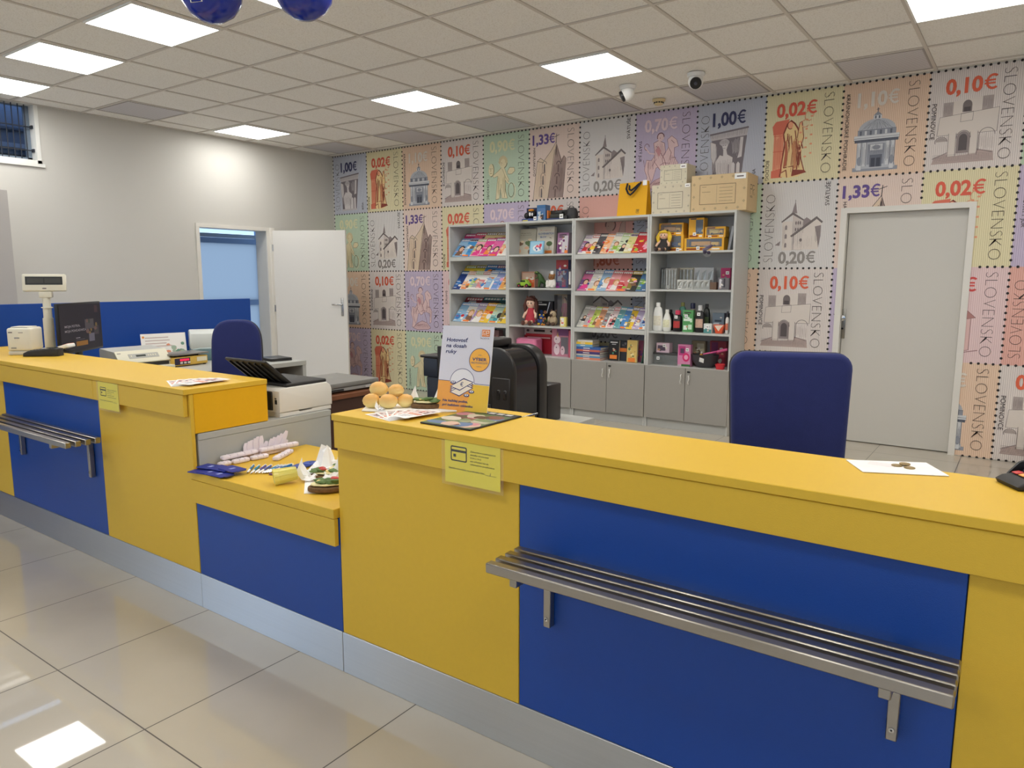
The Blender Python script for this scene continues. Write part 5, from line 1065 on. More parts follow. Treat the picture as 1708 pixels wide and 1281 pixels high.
# ------------------------------------------------------------------ magazines on the sloped shelves
def cover(w, h, sd, bg, acc, sticker=False):
    q = random.Random(sd); d = D2(); d.rect(0, 0, w, h, ink(*bg)); A = [ink(*c) for c in acc]
    d.rect(0, h*.08, w*q.uniform(.3, .55), h*q.uniform(.4, .7), ink(*[min(255, int(v*.5+v2*.5)) for v, v2 in zip(bg, acc[0])]))
    blobs(d, w, h, sd, acc, 3, .25, .8, .15, .6, .14, .22)
    if q.random() < .5:                                     # a portrait
        cx, cy, r = w*q.uniform(.4, .65), h*q.uniform(.34, .5), w*q.uniform(.17, .24)
        d.poly([(cx-r*1.5, max(0, cy-r*3.2)), (cx+r*1.5, max(0, cy-r*3.2)), (cx+r*.9, cy-r*.7), (cx-r*.9, cy-r*.7)], A[1 % len(A)])
        d.ell(cx, cy+r*.15, r*1.15, r*1.4, ink(*q.choice([(70, 46, 36), (150, 100, 60), (40, 34, 34), (196, 150, 80)])), 14); d.ell(cx, cy-r*.1, r*.8, r*1.1, ink(232, 190, 160), 14)
    d.rect(w*.04, h*.82, w*.96, h*.97, A[0]); lt = ink(*((246, 244, 240) if sum(acc[0]) < 520 else (60, 40, 90))); x = .08
    while x < .86: l = q.uniform(.07, .13); d.rect(w*x, h*.845, w*min(.92, x+l), h*.945, lt); x += l+.03
    for k in range(4): y = .05+.17*k+q.uniform(0, .06); xx = q.choice([.05, .05, .6]); d.rect(w*xx, h*y, w*(xx+q.uniform(.2, .34)), h*(y+.028), A[(k+1) % len(A)] if k % 2 else ink(246, 244, 236))
    if sticker: d.rect(w*.1, h*.02, w*.6, h*.1, ink(240, 130, 50))
    return d
LV = ['top', 'middle', 'lower']
def mag_row(u, lv, row, cols):
    x0 = UX+u*UW+.03; W = UW-.06; n = len(cols); z = LEV['rack'][lv]; pitch = W/n; q = random.Random(u*100+lv*10+row)
    rn = 'front row' if row == 0 else 'back row'
    for k, (desc, bg, acc) in enumerate(cols):
        last = k == n-1; w = pitch*(.985 if last else 1.3); h = q.uniform(.262, .282) if row == 0 else q.uniform(.235, .25); along = .02 if row == 0 else .15; lift = .016 if row == 0 else .002
        y = SY+.019+along*math.cos(SLP)-lift*math.sin(SLP); zz = z-.026+along*math.sin(SLP)+lift*math.cos(SLP)
        o = MB().box(0, w, 0, h, 0, .003, PAPER).flat(cover(w, h, u*1000+lv*100+row*50+k, bg, acc, k % 3 == 1), UPF(0, 0, .003), .0003, .00002)
        o = o.build('magazine'); sh_ = 0 if last else math.asin(.0062/pitch)           # each one lies like a shingle over its left neighbour
        o.matrix_world = Matrix.Translation((x0+pitch*k+.002, y, zz)) @ Matrix.Rotation(SLP, 4, 'X') @ Matrix.Translation((0, 0, .0062*1.3 if not last else .0068)) @ Matrix.Rotation(sh_, 4, 'Y')
        where = '%s slope of left rack, %s' % (LV[lv], rn) if u == 0 else '%s slope of right rack' % LV[lv]
        tag(o, '%s magazine, %s from left, %s' % (desc, ordn(k), where), 'magazine', 'magazines on the sloped racks')
P_, B_, Y_, R_, G_, W_, O_, K_, T_ = (226, 60, 140), (60, 130, 200), (240, 200, 60), (200, 40, 50), (150, 190, 70), (236, 232, 226), (240, 140, 60), (40, 36, 40), (60, 150, 160)
PU = (130, 80, 160); GY = (170, 170, 172); BR = (130, 90, 64); LB = (150, 190, 220); PK = (240, 170, 190); NVY = (30, 60, 130); CR_ = (232, 214, 160)
mag_row(0, 0, 1, [('magenta and black', (190, 50, 110), [P_, K_, PK]), ('pink and dark red', (220, 90, 130), [R_, K_, W_]), ('cream', CR_, [K_, Y_, T_]), ('cream with dark oval', CR_, [K_, G_, Y_]), ('dark blue', NVY, [B_, W_, K_])])
mag_row(0, 0, 0, [('brown and sky blue', LB, [B_, BR, PK]), ('blue', (70, 150, 210), [W_, B_, BR]), ('pink and lime', PK, [G_, P_, W_]), ('magenta', (226, 70, 150), [P_, O_, W_]), ('pink and purple', (230, 110, 170), [PU, P_, W_]), ('white and orange', W_, [O_, G_, R_])])
mag_row(0, 1, 1, [('bright yellow', Y_, [G_, K_, Y_]), ('yellow and green', (226, 210, 70), [K_, G_, BR]), ('mid blue', (70, 130, 190), [B_, W_, O_]), ('blue and red', (80, 140, 200), [R_, W_, B_]), ('white', W_, [GY, B_, R_])])
mag_row(0, 1, 0, [('dark blue', NVY, [B_, NVY, W_]), ('white and orange', W_, [O_, BR, B_]), ('white and green', W_, [G_, GY, B_]), ('white and red', W_, [R_, B_, GY]), ('white and pale blue', W_, [B_, O_, LB]), ('lavender blue', (160, 170, 216), [B_, W_, PK]), ('ochre', (220, 180, 110), [O_, BR, W_])])
mag_row(0, 2, 1, [('dark red', (120, 40, 50), [R_, K_, GY]), ('dark grey', (60, 60, 66), [T_, BR, K_]), ('dark teal', (40, 80, 86), [T_, BR, K_])])
mag_row(0, 2, 0, [('pale blue', LB, [B_, W_, R_]), ('white with animals', W_, [B_, BR, K_]), ('purple and white', (200, 190, 210), [PU, W_, G_]), ('yellow and orange', Y_, [O_, R_, W_]), ('pale green', (190, 210, 190), [T_, Y_, K_]), ('black and yellow', (236, 200, 60), [K_, O_, W_])])
mag_row(2, 0, 0, [('white and purple', W_, [PU, R_, K_]), ('white and red', W_, [R_, Y_, K_]), ('grey and dark', (90, 86, 90), [K_, W_, R_]), ('orange and white', (240, 190, 150), [O_, W_, R_]), ('plain cream', (228, 222, 206), [GY, G_, W_]), ('pale green', (206, 216, 186), [G_, K_, W_]), ('yellow green with flowers', (220, 210, 140), [W_, G_, PK]), ('red and green', (190, 50, 56), [R_, G_, Y_]), ('red with faces', (206, 50, 60), [R_, PK, W_])])
mag_row(2, 1, 0, [('pink and navy', (200, 110, 150), [NVY, P_, W_]), ('white and beige', W_, [GY, CR_, BR]), ('pale blue', (150, 180, 206), [B_, W_, K_]), ('pink and red', (226, 160, 160), [R_, W_, PK]), ('red and flowered', (210, 120, 120), [R_, G_, W_]), ('dark yellow-banded two-face', (50, 50, 46), [Y_, PK, BR]), ('blue and green', (70, 110, 150), [G_, B_, W_])])
mag_row(2, 2, 0, [('pale grey', (200, 200, 190), [GY, K_, W_]), ('pinkish grey', (206, 180, 180), [GY, P_, W_]), ('lime', (206, 216, 110), [G_, BR, W_]), ('orange brown', (200, 150, 120), [O_, BR, W_]), ('black and white', W_, [K_, R_, GY]), ('red and white', (230, 210, 210), [R_, K_, W_]), ('teal', (120, 170, 176), [T_, W_, K_]), ('blue', (90, 140, 196), [B_, Y_, W_]), ('yellow puzzle', Y_, [NVY, W_, Y_]), ('lilac', (190, 176, 206), [PU, W_, K_]), ('white and blue', W_, [B_, NVY, GY])])
# ------------------------------------------------------------------ goods on the flat shelves
def pricetag(t, x, y, z, w=.03, h=.028): MB().box(x-w/2, x+w/2, y-.0016, y-.0006, z, z+h, TAG).box(x-w*.3, x+w*.3, y-.0019, y-.0015, z+h*.35, z+h*.6, GYL).build('price_tag', t)
def put(c, x0, x1, yb, yt, Y, z):
    a, b = span(c, x0, x1, yb, Y); return (a+b)/2, b-a, hgt(c, (x0+x1)/2, yt, yb, Y)
def carton(name, label, cat, c, x0, x1, yb, yt, Y, z, dep, rgb, draw=None, window=None, tagpos=None, group=None, rz=0., zoff=0.):
    X, w, h = put(c, x0, x1, yb, yt, Y, z)
    t = thing(name, label, cat, (X, Y, z+zoff), rz, group); m = mt(rgb, .45); d = D2()
    b = MB().box(-w/2, w/2, 0, dep, 0, h, m)
    if draw: draw(d, w, h)
    b.flat(d, FRONT(-w/2, 0, 0), .0003, .00004).build('carton', t)
    if window:
        MB().box(-w*.5+w*window[0], -w*.5+w*window[2], -.0022, -.0012, h*window[1], h*window[3], mt((120, 130, 150), .06, alpha=.25, name='clear_window')).build('clear_window', t)
    if tagpos: pricetag(t, -w/2+w*tagpos[0], -.0025, h*tagpos[1])
    return t, w, h
def cdraw(bgs, sd=1, n=8, bars=True):
    def f(d, w, h):
        for (a, b, e, g, col) in bgs: d.rect(w*a, h*b, w*e, h*g, ink(*col))
        blobs(d, w, h, sd, [b[4] for b in bgs]+[(236, 230, 220), (200, 150, 120)], n, .15, .85, .15, .8, .06, .14)
        if bars:
            for k in range(2): d.rect(w*.15, h*(.86-.09*k), w*(.8-.15*k), h*(.91-.09*k), ink(60, 50, 50))
    return f
YB = (236, 176, 40); Z = tuple(z+.0008 for z in LEV['flat'])
def truck(t, x, z, w, col): MB().rbox(x-w/2, x+w*.2, .02, .05, z+.012, z+.05, mt(col, .3), .003, 1).rbox(x+w*.22, x+w*.5, .02, .05, z+.012, z+.042, mt((240, 190, 50), .3), .004, 1).cyl((x-w*.3, .018, z+.01), (x-w*.3, .052, z+.01), .01, BLK).cyl((x+w*.35, .018, z+.01), (x+w*.35, .052, z+.01), .01, BLK).build('toy_vehicle', t)
def shadowbox(name, label, c, x0, x1, yb, yt, Y, z, dep, rgb, inner, win, tagpos, zoff=0., veh=(222, 160, 40), group='yellow boxed toys on the right unit'):
    """a toy box with a real recess behind its film window"""
    X, w, h = put(c, x0, x1, yb, yt, Y, z); t = thing(name, label, 'toy box', (X, Y, z+zoff), 0, group); m = mt(rgb, .45)
    a, b, e, f = -w/2+w*win[0], h*win[1], -w/2+w*win[2], h*win[3]
    mb = MB().box(-w/2, w/2, .004, dep, 0, .003, m).box(-w/2, w/2, .004, dep, h-.003, h, m).box(-w/2, -w/2+.003, .004, dep, 0, h, m).box(w/2-.003, w/2, .004, dep, 0, h, m).box(-w/2+.003, w/2-.003, dep-.003, dep, .003, h-.003, mt(inner, .5))
    mb.box(-w/2, w/2, 0, .0039, 0, b, m).box(-w/2, w/2, 0, .0039, f, h, m).box(-w/2, a, 0, .0039, b, f, m).box(e, w/2, 0, .0039, b, f, m)
    d = D2(); q = random.Random(int(x0))
    if b > .012: d.rect(w*.06, b*.25, w*.62, b*.75, ink(150, 70, 20)); d.rect(w*.7, b*.3, w*.9, b*.7, ink(246, 240, 230))
    if h-f > .012: d.rect(w*.1, f+(h-f)*.25, w*.5, f+(h-f)*.7, ink(40, 60, 120))
    mb.flat(d, FRONT(-w/2, 0, 0), .0003, .00004).build('carton', t)
    truck(t, (a+e)/2, b, (e-a)*.78, veh)
    MB().box(a, e, .0005, .0012, b, f, mt((200, 210, 220), .05, alpha=.16, name='film_window')).build('film_window', t)
    if tagpos: pricetag(t, -w/2+w*tagpos[0], -.001, h*tagpos[1])
    return h
# right unit, top shelf: yellow boxed toys
hA = shadowbox('toy_box', 'lower left yellow toy box behind the yellow haired doll', c6, 925, 1065, 840, 690, 3.43, Z[0], .13, YB, (60, 76, 120), (.1, .24, .84, .92), (.65, .02), 0, (60, 90, 150))
hB = shadowbox('toy_box', 'wide yellow toy truck box at the lower right of the top shelf', c6, 1072, 1425, 835, 718, 3.43, Z[0], .11, YB, (50, 66, 110), (.06, .3, .95, .93), (.36, .1))
shadowbox('toy_box', 'upper left yellow toy box with film window, stacked on the lower left one', c6, 850, 1065, 690, 585, 3.45, Z[0], .11, YB, (190, 170, 120), (.06, .22, .94, .86), None, hA+.0005)
shadowbox('toy_box', 'tall yellow toy box in the middle of the top shelf', c6, 1112, 1246, 718, 538, 3.45, Z[0], .09, YB, (50, 90, 140), (.46, .2, .95, .9), (.4, .12), hB+.0005, (70, 120, 180))
shadowbox('toy_box', 'small yellow toy car box stacked at the upper right', c6, 1257, 1440, 718, 622, 3.45, Z[0], .09, YB, (196, 170, 110), (.08, .25, .92, .8), (.25, -.1), hB+.0005, (236, 206, 90))
X, w, h = put(c6, 1425, 1500, 825, 620, 3.42, Z[0]); t = thing('folder_book', 'grey hardback leaning at the right end of the top shelf', 'book', (1.545, 3.42, Z[0]+.004), 0)
MB().rbox(-.012, .012, 0, .15, 0, .205, mt((150, 152, 156), .5), .002, 1, Matrix.Rotation(math.radians(9), 4, 'Y')).build('cover', t)
def doll(name, label, x, y, z, k, hair, dress, skin=(236, 196, 166), shoes=(60, 44, 44), rz=0., bag=False, cat='doll'):
    t = thing(name, label, cat, (x, y, z), rz); S = mt(skin, .7, bump=.2); HR = mt(hair, .8, noise=.25, nscale=60, bump=.6, bscale=150); DR = mt(dress, .8, noise=.2, nscale=40)
    b = MB().ell((0, 0, .065*k), (.03*k, .024*k, .045*k), S).ell((0, -.002*k, .137*k), (.036*k, .032*k, .036*k), S, 18, 12)
    for s in (-1, 1): b.tube([(s*.024*k, 0, .09*k), (s*.046*k, -.02*k, .065*k), (s*.05*k, -.035*k, .045*k)], [.011*k, .010*k, .009*k], S, 8).tube([(s*.014*k, -.01*k, .022*k), (s*.022*k, -.05*k, .018*k), (s*.026*k, -.085*k, .014*k)], [.014*k, .012*k, .011*k], S, 8)
    b = b.build('body', t)
    f = MB()
    for s in (-1, 1): f.ell((s*.013*k, -.0315*k, .137*k), (.0042*k, .003*k, .006*k), BLK, 8, 6); f.ell((s*.021*k, -.027*k, .126*k), (.006*k, .003*k, .004*k), mt((230, 150, 140), .7), 8, 6)
    f.ell((0, -.0325*k, .121*k), (.005*k, .002*k, .002*k), mt((190, 70, 70), .6), 8, 5).build('face', b)
    hr = MB().ell((0, .008*k, .147*k), (.042*k, .036*k, .036*k), HR, 16, 10)
    for s in (-1, 1): hr.tube([(s*.034*k, .004*k, .16*k), (s*.047*k, -.006*k, .12*k), (s*.043*k, -.01*k, .075*k)], [.014*k, .018*k, .009*k], HR, 8)
    hr.tube([(-.03*k, -.024*k, .16*k), (0, -.034*k, .166*k), (.03*k, -.024*k, .16*k)], [.008*k, .012*k, .008*k], HR, 8).build('hair', t)
    MB().lathe([(.052*k, .012*k), (.05*k, .03*k), (.035*k, .07*k), (.026*k, .1*k), (.018*k, .108*k)], DR, 18, None, 1, .9).build('dress', t)
    for s in (-1, 1): MB().ell((s*.027*k, -.094*k, .016*k), (.016*k, .018*k, .016*k), mt(shoes, .7), 10, 8).build('shoe', t)
    for s in (-1, 1): MB().ell((s*.028*k, -.012*k, .176*k), (.009*k, .006*k, .007*k), mt(shoes, .7), 8, 6).build('hair_bow', t)
    return t
t = doll('rag_doll', 'yellow haired rag doll in dark dress in front of yellow toy boxes', at(*c6(853, 840), 1, 3.40).x+.05, 3.388, Z[0], 1.02, (240, 196, 60), (50, 46, 48)); t.scale = (1.2, 1, 1.05)
q = at(*c6(1285, 870), 1, 3.33)
t = thing('plush_toy', 'small dark and violet plush in clear plastic bag hanging over the shelf edge', 'soft toy', (q.x, 3.318, Z[0]-.02), math.radians(10))
MB().ell((.02, 0, .035), (.05, .018, .016), mt((96, 84, 110), .8, noise=.4, nscale=60), 12, 8, Matrix.Rotation(-.5, 4, 'Y')).ell((-.02, -.008, .006), (.018, .014, .016), mt((60, 50, 74), .8), 10, 8).ell((.012, -.008, .0), (.016, .013, .015), mt((60, 50, 74), .8), 10, 8).build('body', t)
MB().lathe([(.0, -.04), (.024, -.03), (.036, .0), (.042, .03), (.02, .06), (.012, .07)], mt((226, 230, 234), .1, alpha=.10, name='clear_bag'), 14, None, 1.2, .45).build('plastic_bag', t)
# right unit, second shelf: silvery goods
SV = mt((176, 178, 174), .3, .6, noise=.35, nscale=45); GF = 'silvery packs on the right unit'
for k, (x0, x1, yb, yt, Y, col, lb) in enumerate(((905, 1005, 1178, 992, 3.42, (150, 146, 140), 'tall silvery pack of striped tubes at the left of the second shelf'), (1008, 1148, 1178, 1092, 3.40, (206, 206, 200), 'low silver box with pale band at the front of the second shelf'), (1152, 1300, 1178, 1092, 3.41, (186, 188, 184), 'crinkled silver pack at the front right of the second shelf'), (1020, 1150, 1178, 988, 3.52, (190, 186, 170), 'tall pale gold pack at the back of the second shelf'), (1158, 1330, 1178, 984, 3.53, (200, 202, 204), 'tall shiny silver foil pack at the back right of the second shelf'), (868, 925, 1178, 988, 3.53, (90, 90, 92), 'dark grey pack at the back left of the second shelf'))):
    t, w, h = carton('foil_pack', lb, 'pack', c6, x0, x1, yb, yt, Y, Z[1], .07, col, None, None, (.2, .03) if k in (0, 1) else None, GF)
    m = MB(); n = 4 if k in (0, 3) else 3
    for i in range(n):
        cx = -w/2+w*(i+.5)/n
        if k in (0, 3, 5): m.cyl((cx, -.001, .006), (cx, -.001, h*.92), w/n*.4, SV, n=10)
        else: m.add([(cx-w/n*.42, -.0012, h*.12), (cx+w/n*.3, -.009, h*.2), (cx+w/n*.42, -.0012, h*.9), (cx-w/n*.2, -.012, h*.75), (cx, -.004, h*.5)], [(0, 1, 4), (1, 2, 4), (2, 3, 4), (3, 0, 4)], SV)
    m.build('wrapping', t)
carton('small_box', 'small brown box beside the silver packs', 'box', c6, 1302, 1358, 1178, 1112, 3.40, Z[1], .05, (110, 84, 66), None, None, None)
t, w, h = carton('gift_bag', 'magenta gift pack leaning at the right end of the second shelf', 'pack', c6, 1395, 1480, 1178, 985, 3.5, Z[1], .03, (180, 40, 100), cdraw([(.2, .1, .9, .5, (120, 110, 116))], 3, 6, False), None, (.7, .7))
t, w, h = carton('gift_box', 'grey and white striped pack before the magenta one', 'pack', c6, 1375, 1470, 1175, 1070, 3.40, Z[1], .03, (120, 116, 120), cdraw([(.1, .1, .3, .9, (220, 216, 220)), (.5, .2, .66, .95, (60, 56, 66))], 8, 5, False))
# right unit, third shelf: toiletries
def bottle(label, x0, x1, yb, yt, Y, rgb, cap, shape, label_rgb=None, tagp=False, capfrac=.14):
    X, w, h = put(c7, x0, x1, yb, yt, Y, Z[2]); t = thing('toiletry_bottle', label, 'bottle', (X, Y+.025, Z[2]), 0, 'toiletries on the right unit'); r = w/2; m = mt(rgb, .3); hb = h*(1-capfrac)
    P = {'flat': [(r*.82, 0), (r*.95, .006), (r, hb*.25), (r*.96, hb*.7), (r*.72, hb*.93), (r*.36, hb)], 'oval': [(r*.72, 0), (r*.85, .005), (r, hb*.3), (r*.9, hb*.62), (r*.5, hb*.92), (r*.34, hb)], 'cyl': [(r*.95, 0), (r, .004), (r, hb*.86), (r*.75, hb*.95), (r*.45, hb)]}[shape]
    sy = {'flat': .55, 'oval': .6, 'cyl': 1.}[shape]
    MB().lathe(P, m, 22, None, 1, sy).build('bottle', t)
    cr_ = r*.42 if shape != 'cyl' else r*.6
    MB().lathe([(cr_, hb+.0003), (cr_, h*.985), (cr_*.9, h)], mt(cap, .35), 16, None, 1, max(sy, .8)).build('cap', t)
    if label_rgb:
        lm = MB(); n = 9; z0, z1 = hb*.22, hb*.62
        def rr(z):
            for (ra, za), (rb_, zb_) in zip(P[:-1], P[1:]):
                if za <= z <= zb_: return ra+(rb_-ra)*(z-za)/max(1e-6, zb_-za)
            return r
        pts = [(a, z) for z in (z0, (z0+z1)/2, z1) for a in [math.radians(-90+x) for x in [-48+96*i/(n-1) for i in range(n)]]]
        lm.add([((rr(z)+.0008)*math.cos(a), (rr(z)+.0008)*math.sin(a)*sy-.0006, z) for a, z in pts], [(j*n+i, j*n+i+1, (j+1)*n+i+1, (j+1)*n+i) for j in range(2) for i in range(n-1)], mt(label_rgb, .5, noise=.35, nscale=70), None, True)
        lm.build('label', t)
    if tagp: pricetag(t, 0, -.034*sy-.012, h*.62)
bottle('largest white shampoo bottle at the left end of the third shelf', 724, 804, 362, 130, 3.38, (240, 240, 236), (240, 240, 236), 'flat', (240, 224, 206), False)
bottle('white oval bottle with greenish label, second from left on the third shelf', 802, 875, 362, 185, 3.38, (238, 238, 230), (238, 238, 230), 'oval', (228, 224, 190))
bottle('black bottle with pink cap and red label', 893, 963, 356, 182, 3.40, (36, 30, 34), (216, 70, 100), 'cyl', (190, 60, 60), True, .2)
bottle('green and blue pump bottle at the back of the third shelf', 930, 1000, 350, 118, 3.54, (90, 150, 130), (150, 150, 80), 'flat', (70, 130, 170))
bottle('pale bottle with dark blue cap at the back of the third shelf', 1018, 1078, 350, 120, 3.54, (170, 160, 150), (40, 44, 80), 'cyl', (190, 180, 170), False, .2)
bottle('black bottle with silver cap and picture label', 1068, 1148, 366, 142, 3.40, (34, 32, 34), (206, 206, 206), 'flat', (206, 170, 150), True, .2)
bottle('black bottle at the back, behind the one with silver cap', 1132, 1194, 350, 122, 3.54, (36, 40, 36), (26, 26, 28), 'flat', (90, 110, 70))
bottle('black bottle at the back between white and pink capped ones', 838, 890, 350, 182, 3.54, (30, 30, 34), (24, 24, 26), 'cyl')
bottle('white slim tube at the right end of the third shelf', 1320, 1348, 380, 195, 3.38, (236, 232, 226), (40, 40, 46), 'cyl', (216, 120, 90), False, .25)
carton('cream_box', 'green and white box of cream in the middle of the third shelf', 'box', c7, 975, 1060, 366, 186, 3.40, Z[2], .045, (90, 160, 96), cdraw([(.1, .1, .45, .3, (226, 240, 226)), (.55, .12, .9, .34, (210, 236, 210)), (.1, .5, .9, .62, (226, 240, 226))], 5, 5), None, (.35, .66))
carton('cream_box', 'teal and white cream pack beside the black bottles', 'box', c7, 1150, 1214, 366, 288, 3.37, Z[2], .05, (226, 230, 226), cdraw([(0, 0, 1, .4, (90, 150, 150))], 6, 4, False), None, (.5, .5))
carton('cream_box', 'grey blue carton standing behind the orange pack', 'box', c7, 1220, 1314, 356, 195, 3.50, Z[2], .06, (120, 136, 150), cdraw([(.1, .3, .6, .5, (206, 210, 214)), (.2, .55, .8, .65, (60, 70, 84))], 7, 4, False))
t = thing('cream_jar', 'orange and white triangular pack at the right of the third shelf', 'pack', (at(*c7(1268, 366), 1, 3.37).x, 3.385, Z[2])); MB().slab([(-.028, 0), (.028, 0), (.05, .078), (-.05, .078)], .05, mt((226, 90, 50), .4, noise=.2, nscale=40), basis((0, .05, 0), (1, 0, 0), (0, 0, 1), (0, -1, 0)), .003, 1).build('pack', t); MB().add([(-.04, -.0006, .07), (.0, -.0006, .02), (.02, -.0006, .05), (.044, -.0006, .075)], [(0, 1, 2), (0, 2, 3)], mt((246, 220, 200), .5)).build('print', t)
carton('small_box', 'dark box in the right corner behind the white tube', 'box', c7, 1318, 1348, 350, 190, 3.52, Z[2], .06, (50, 46, 60), None)
# right unit, lowest shelf: household goods
zl = .5858
X, w, h = put(c7, 725, 930, 630, 532, 3.44, zl); t = thing('glass_container', 'clear glass container with dark lid under the pink photo box', 'container', (X+.028, 3.46, zl))
MB().slab(rrect(-w/2, -.06, w/2, .06, .02), h*.85, mt((170, 176, 176), .05, alpha=.32, name='clear_container'), None, .006, 2).build('container', t); MB().slab(rrect(-w/2-.004, -.064, w/2+.004, .064, .02), h*.14, mt((60, 58, 60), .4), Matrix.Translation((0, 0, h*.855)), .004, 2).build('lid', t); pricetag(t, -w*.28, -.066, h*.42)
hc = h*.995+.001
carton('photo_box', 'small pink and white box on top of the glass container', 'box', c7, 762, 868, 540, 462, 3.42, zl, .08, (226, 200, 214), cdraw([(.1, .2, .7, .75, (90, 76, 96))], 4, 3, False), None, (.62, .6), None, 0, hc)
carton('toy_box', 'pink box with round flower print in the middle of the lowest shelf', 'box', c7, 936, 1040, 634, 455, 3.40, zl, .05, (216, 136, 176), lambda d, w, h: (d.rect(w*.08, h*.5, w*.6, h*.92, ink(190, 60, 130)), d.rect(w*.2, h*.6, w*.5, h*.82, ink(90, 60, 90)), d.ell(w*.66, h*.42, w*.28, h*.2, ink(216, 40, 110)), d.ell(w*.66, h*.42, w*.16, h*.11, ink(240, 170, 200)), d.rect(0, 0, w*.4, h*.08, ink(200, 180, 190)), d.rect(w*.3, 0, w, h*.1, ink(60, 110, 60))), None, (.75, .7))
X, w, h = put(c7, 1040, 1262, 655, 548, 3.42, zl); t = thing('plastic_bowl', 'large dark grey bowl with a white tag', 'bowl', (X, 3.45, zl)); r = w/2
MB().lathe([(.0, 0), (r*.5, 0), (r*.62, .006), (r*.9, h*.5), (r*1.0, h*.97), (r*1.03, h), (r*.98, h*.99), (r*.86, h*.5), (r*.55, .012), (0, .01)], mt((62, 60, 64), .45), 32, None, 1, .72).build('bowl', t)
MB().box(-.022, .022, -.0012, 0, 0, .045, TAG, Matrix.Translation((0, -r*.72*.97, h*.45)) @ Matrix.Rotation(.25, 4, 'Y') @ Matrix.Rotation(math.radians(24), 4, 'X')).build('price_tag', t)
q = at(*c7(1225, 540), 1, 3.42); t = thing('dustpan', 'pink dustpan lying across the dark bowl', 'dustpan', (q.x, 3.43, zl+h+.002), math.radians(0)); PKM = mt((236, 100, 160), .4)
MB().slab([(-.07, -.05), (.02, -.05), (.05, -.012), (.05, .012), (.02, .05), (-.07, .05)], .012, PKM, Matrix.Rotation(math.radians(-14), 4, 'Y') @ Matrix.Translation((0, 0, .016)), .004, 2).build('pan', t); MB().tube([(.04, 0, .03), (.09, 0, .045), (.13, 0, .055)], [.012, .013, .012], PKM, 10).build('handle', t)
carton('gift_bag', 'flowered bag standing behind the dark bowl', 'bag', c7, 1048, 1160, 600, 402, 3.58, zl, .05, (150, 140, 110), cdraw([(.1, .1, .5, .5, (110, 90, 70)), (.4, .4, .9, .9, (200, 196, 170))], 12, 14, False))
carton('gift_bag', 'dark red bag in the right corner of the lowest shelf', 'bag', c7, 1198, 1330, 620, 412, 3.58, zl, .06, (140, 40, 60), cdraw([(.1, .5, .5, .95, (110, 40, 90)), (.5, .1, .9, .5, (180, 60, 80))], 13, 10, False))
bx = at(*c7(1133, 530), 1, 3.44).x; t = thing('spray_can', 'small orange tube standing in the dark bowl', 'tube', (bx, 3.44, zl+.012)); MB().lathe([(.013, 0), (.014, .004), (.014, .1), (.008, .112)], mt((230, 160, 50), .4), 14).build('body', t); MB().lathe([(.0085, .1122), (.0085, .128), (.006, .13)], PAPER, 12).build('cap', t)
X, w, h = put(c7, 1238, 1318, 668, 626, 3.36, zl); t = thing('plastic_cup', 'small red plastic bowl at the front right of the lowest shelf', 'bowl', (X, 3.385, zl)); MB().lathe([(0, 0), (w*.4, 0), (w*.5, h), (w*.47, h), (w*.37, .004), (0, .004)], mt((216, 50, 60), .35), 24).build('bowl', t); MB().lathe([(w*.46, h*.62), (0, h*.66)], mt((240, 110, 110), .5), 20).build('filling', t)
# second unit (toys and books)
def book(label, c, x0, x1, yb, yt, Y, z, dep, rgb, draw=None, tagp=None, rz=0., tilt=6):
    X, w, h = put(c, x0, x1, yb, yt, Y, z); t = thing('book', label, 'book', (X, Y, z+.001+dep*math.sin(math.radians(tilt))), rz, 'books standing on the shelves'); M = Matrix.Rotation(math.radians(-tilt), 4, 'X')
    d = D2(); 
    if draw: draw(d, w, h)
    MB().box(-w/2, w/2, 0, .0025, 0, h, mt(rgb, .45), M).box(-w/2, w/2, dep-.0025, dep, 0, h, mt(rgb, .45), M).box(-w/2, -w/2+.003, .0025, dep-.0025, 0, h, mt(rgb, .45), M).flat(d, M @ FRONT(-w/2, 0, 0), .0003, .00004).build('cover', t)
    MB().box(-w/2+.003, w/2-.003, .0026, dep-.0026, .003, h-.003, mt((232, 226, 210), .8), M).build('pages', t)
    if tagp: MB().box(-w/2+w*tagp[0], -w/2+w*tagp[2], -.0032, -.0024, h*tagp[1], h*tagp[3], mt((240, 136, 56), .6), M).build('price_tag', t)
book('beige book with a group portrait at the left of the toy unit top shelf', c8, 905, 1150, 712, 385, 3.50, Z[0], .02, (190, 184, 166), lambda d, w, h: (d.text('Rozprávky', w*.5, h*.82, h*.035, ink(70, 60, 50), anchor='c', w=w*.5), d.text('a povesti', w*.5, h*.75, h*.03, ink(70, 60, 50), anchor='c', w=w*.55), blobs(d, w, h, 21, [(120, 90, 70), (206, 160, 130), (90, 110, 70), (220, 200, 170), (70, 80, 60)], 14, .12, .9, .1, .58, .07, .16)), None, 0, 5)
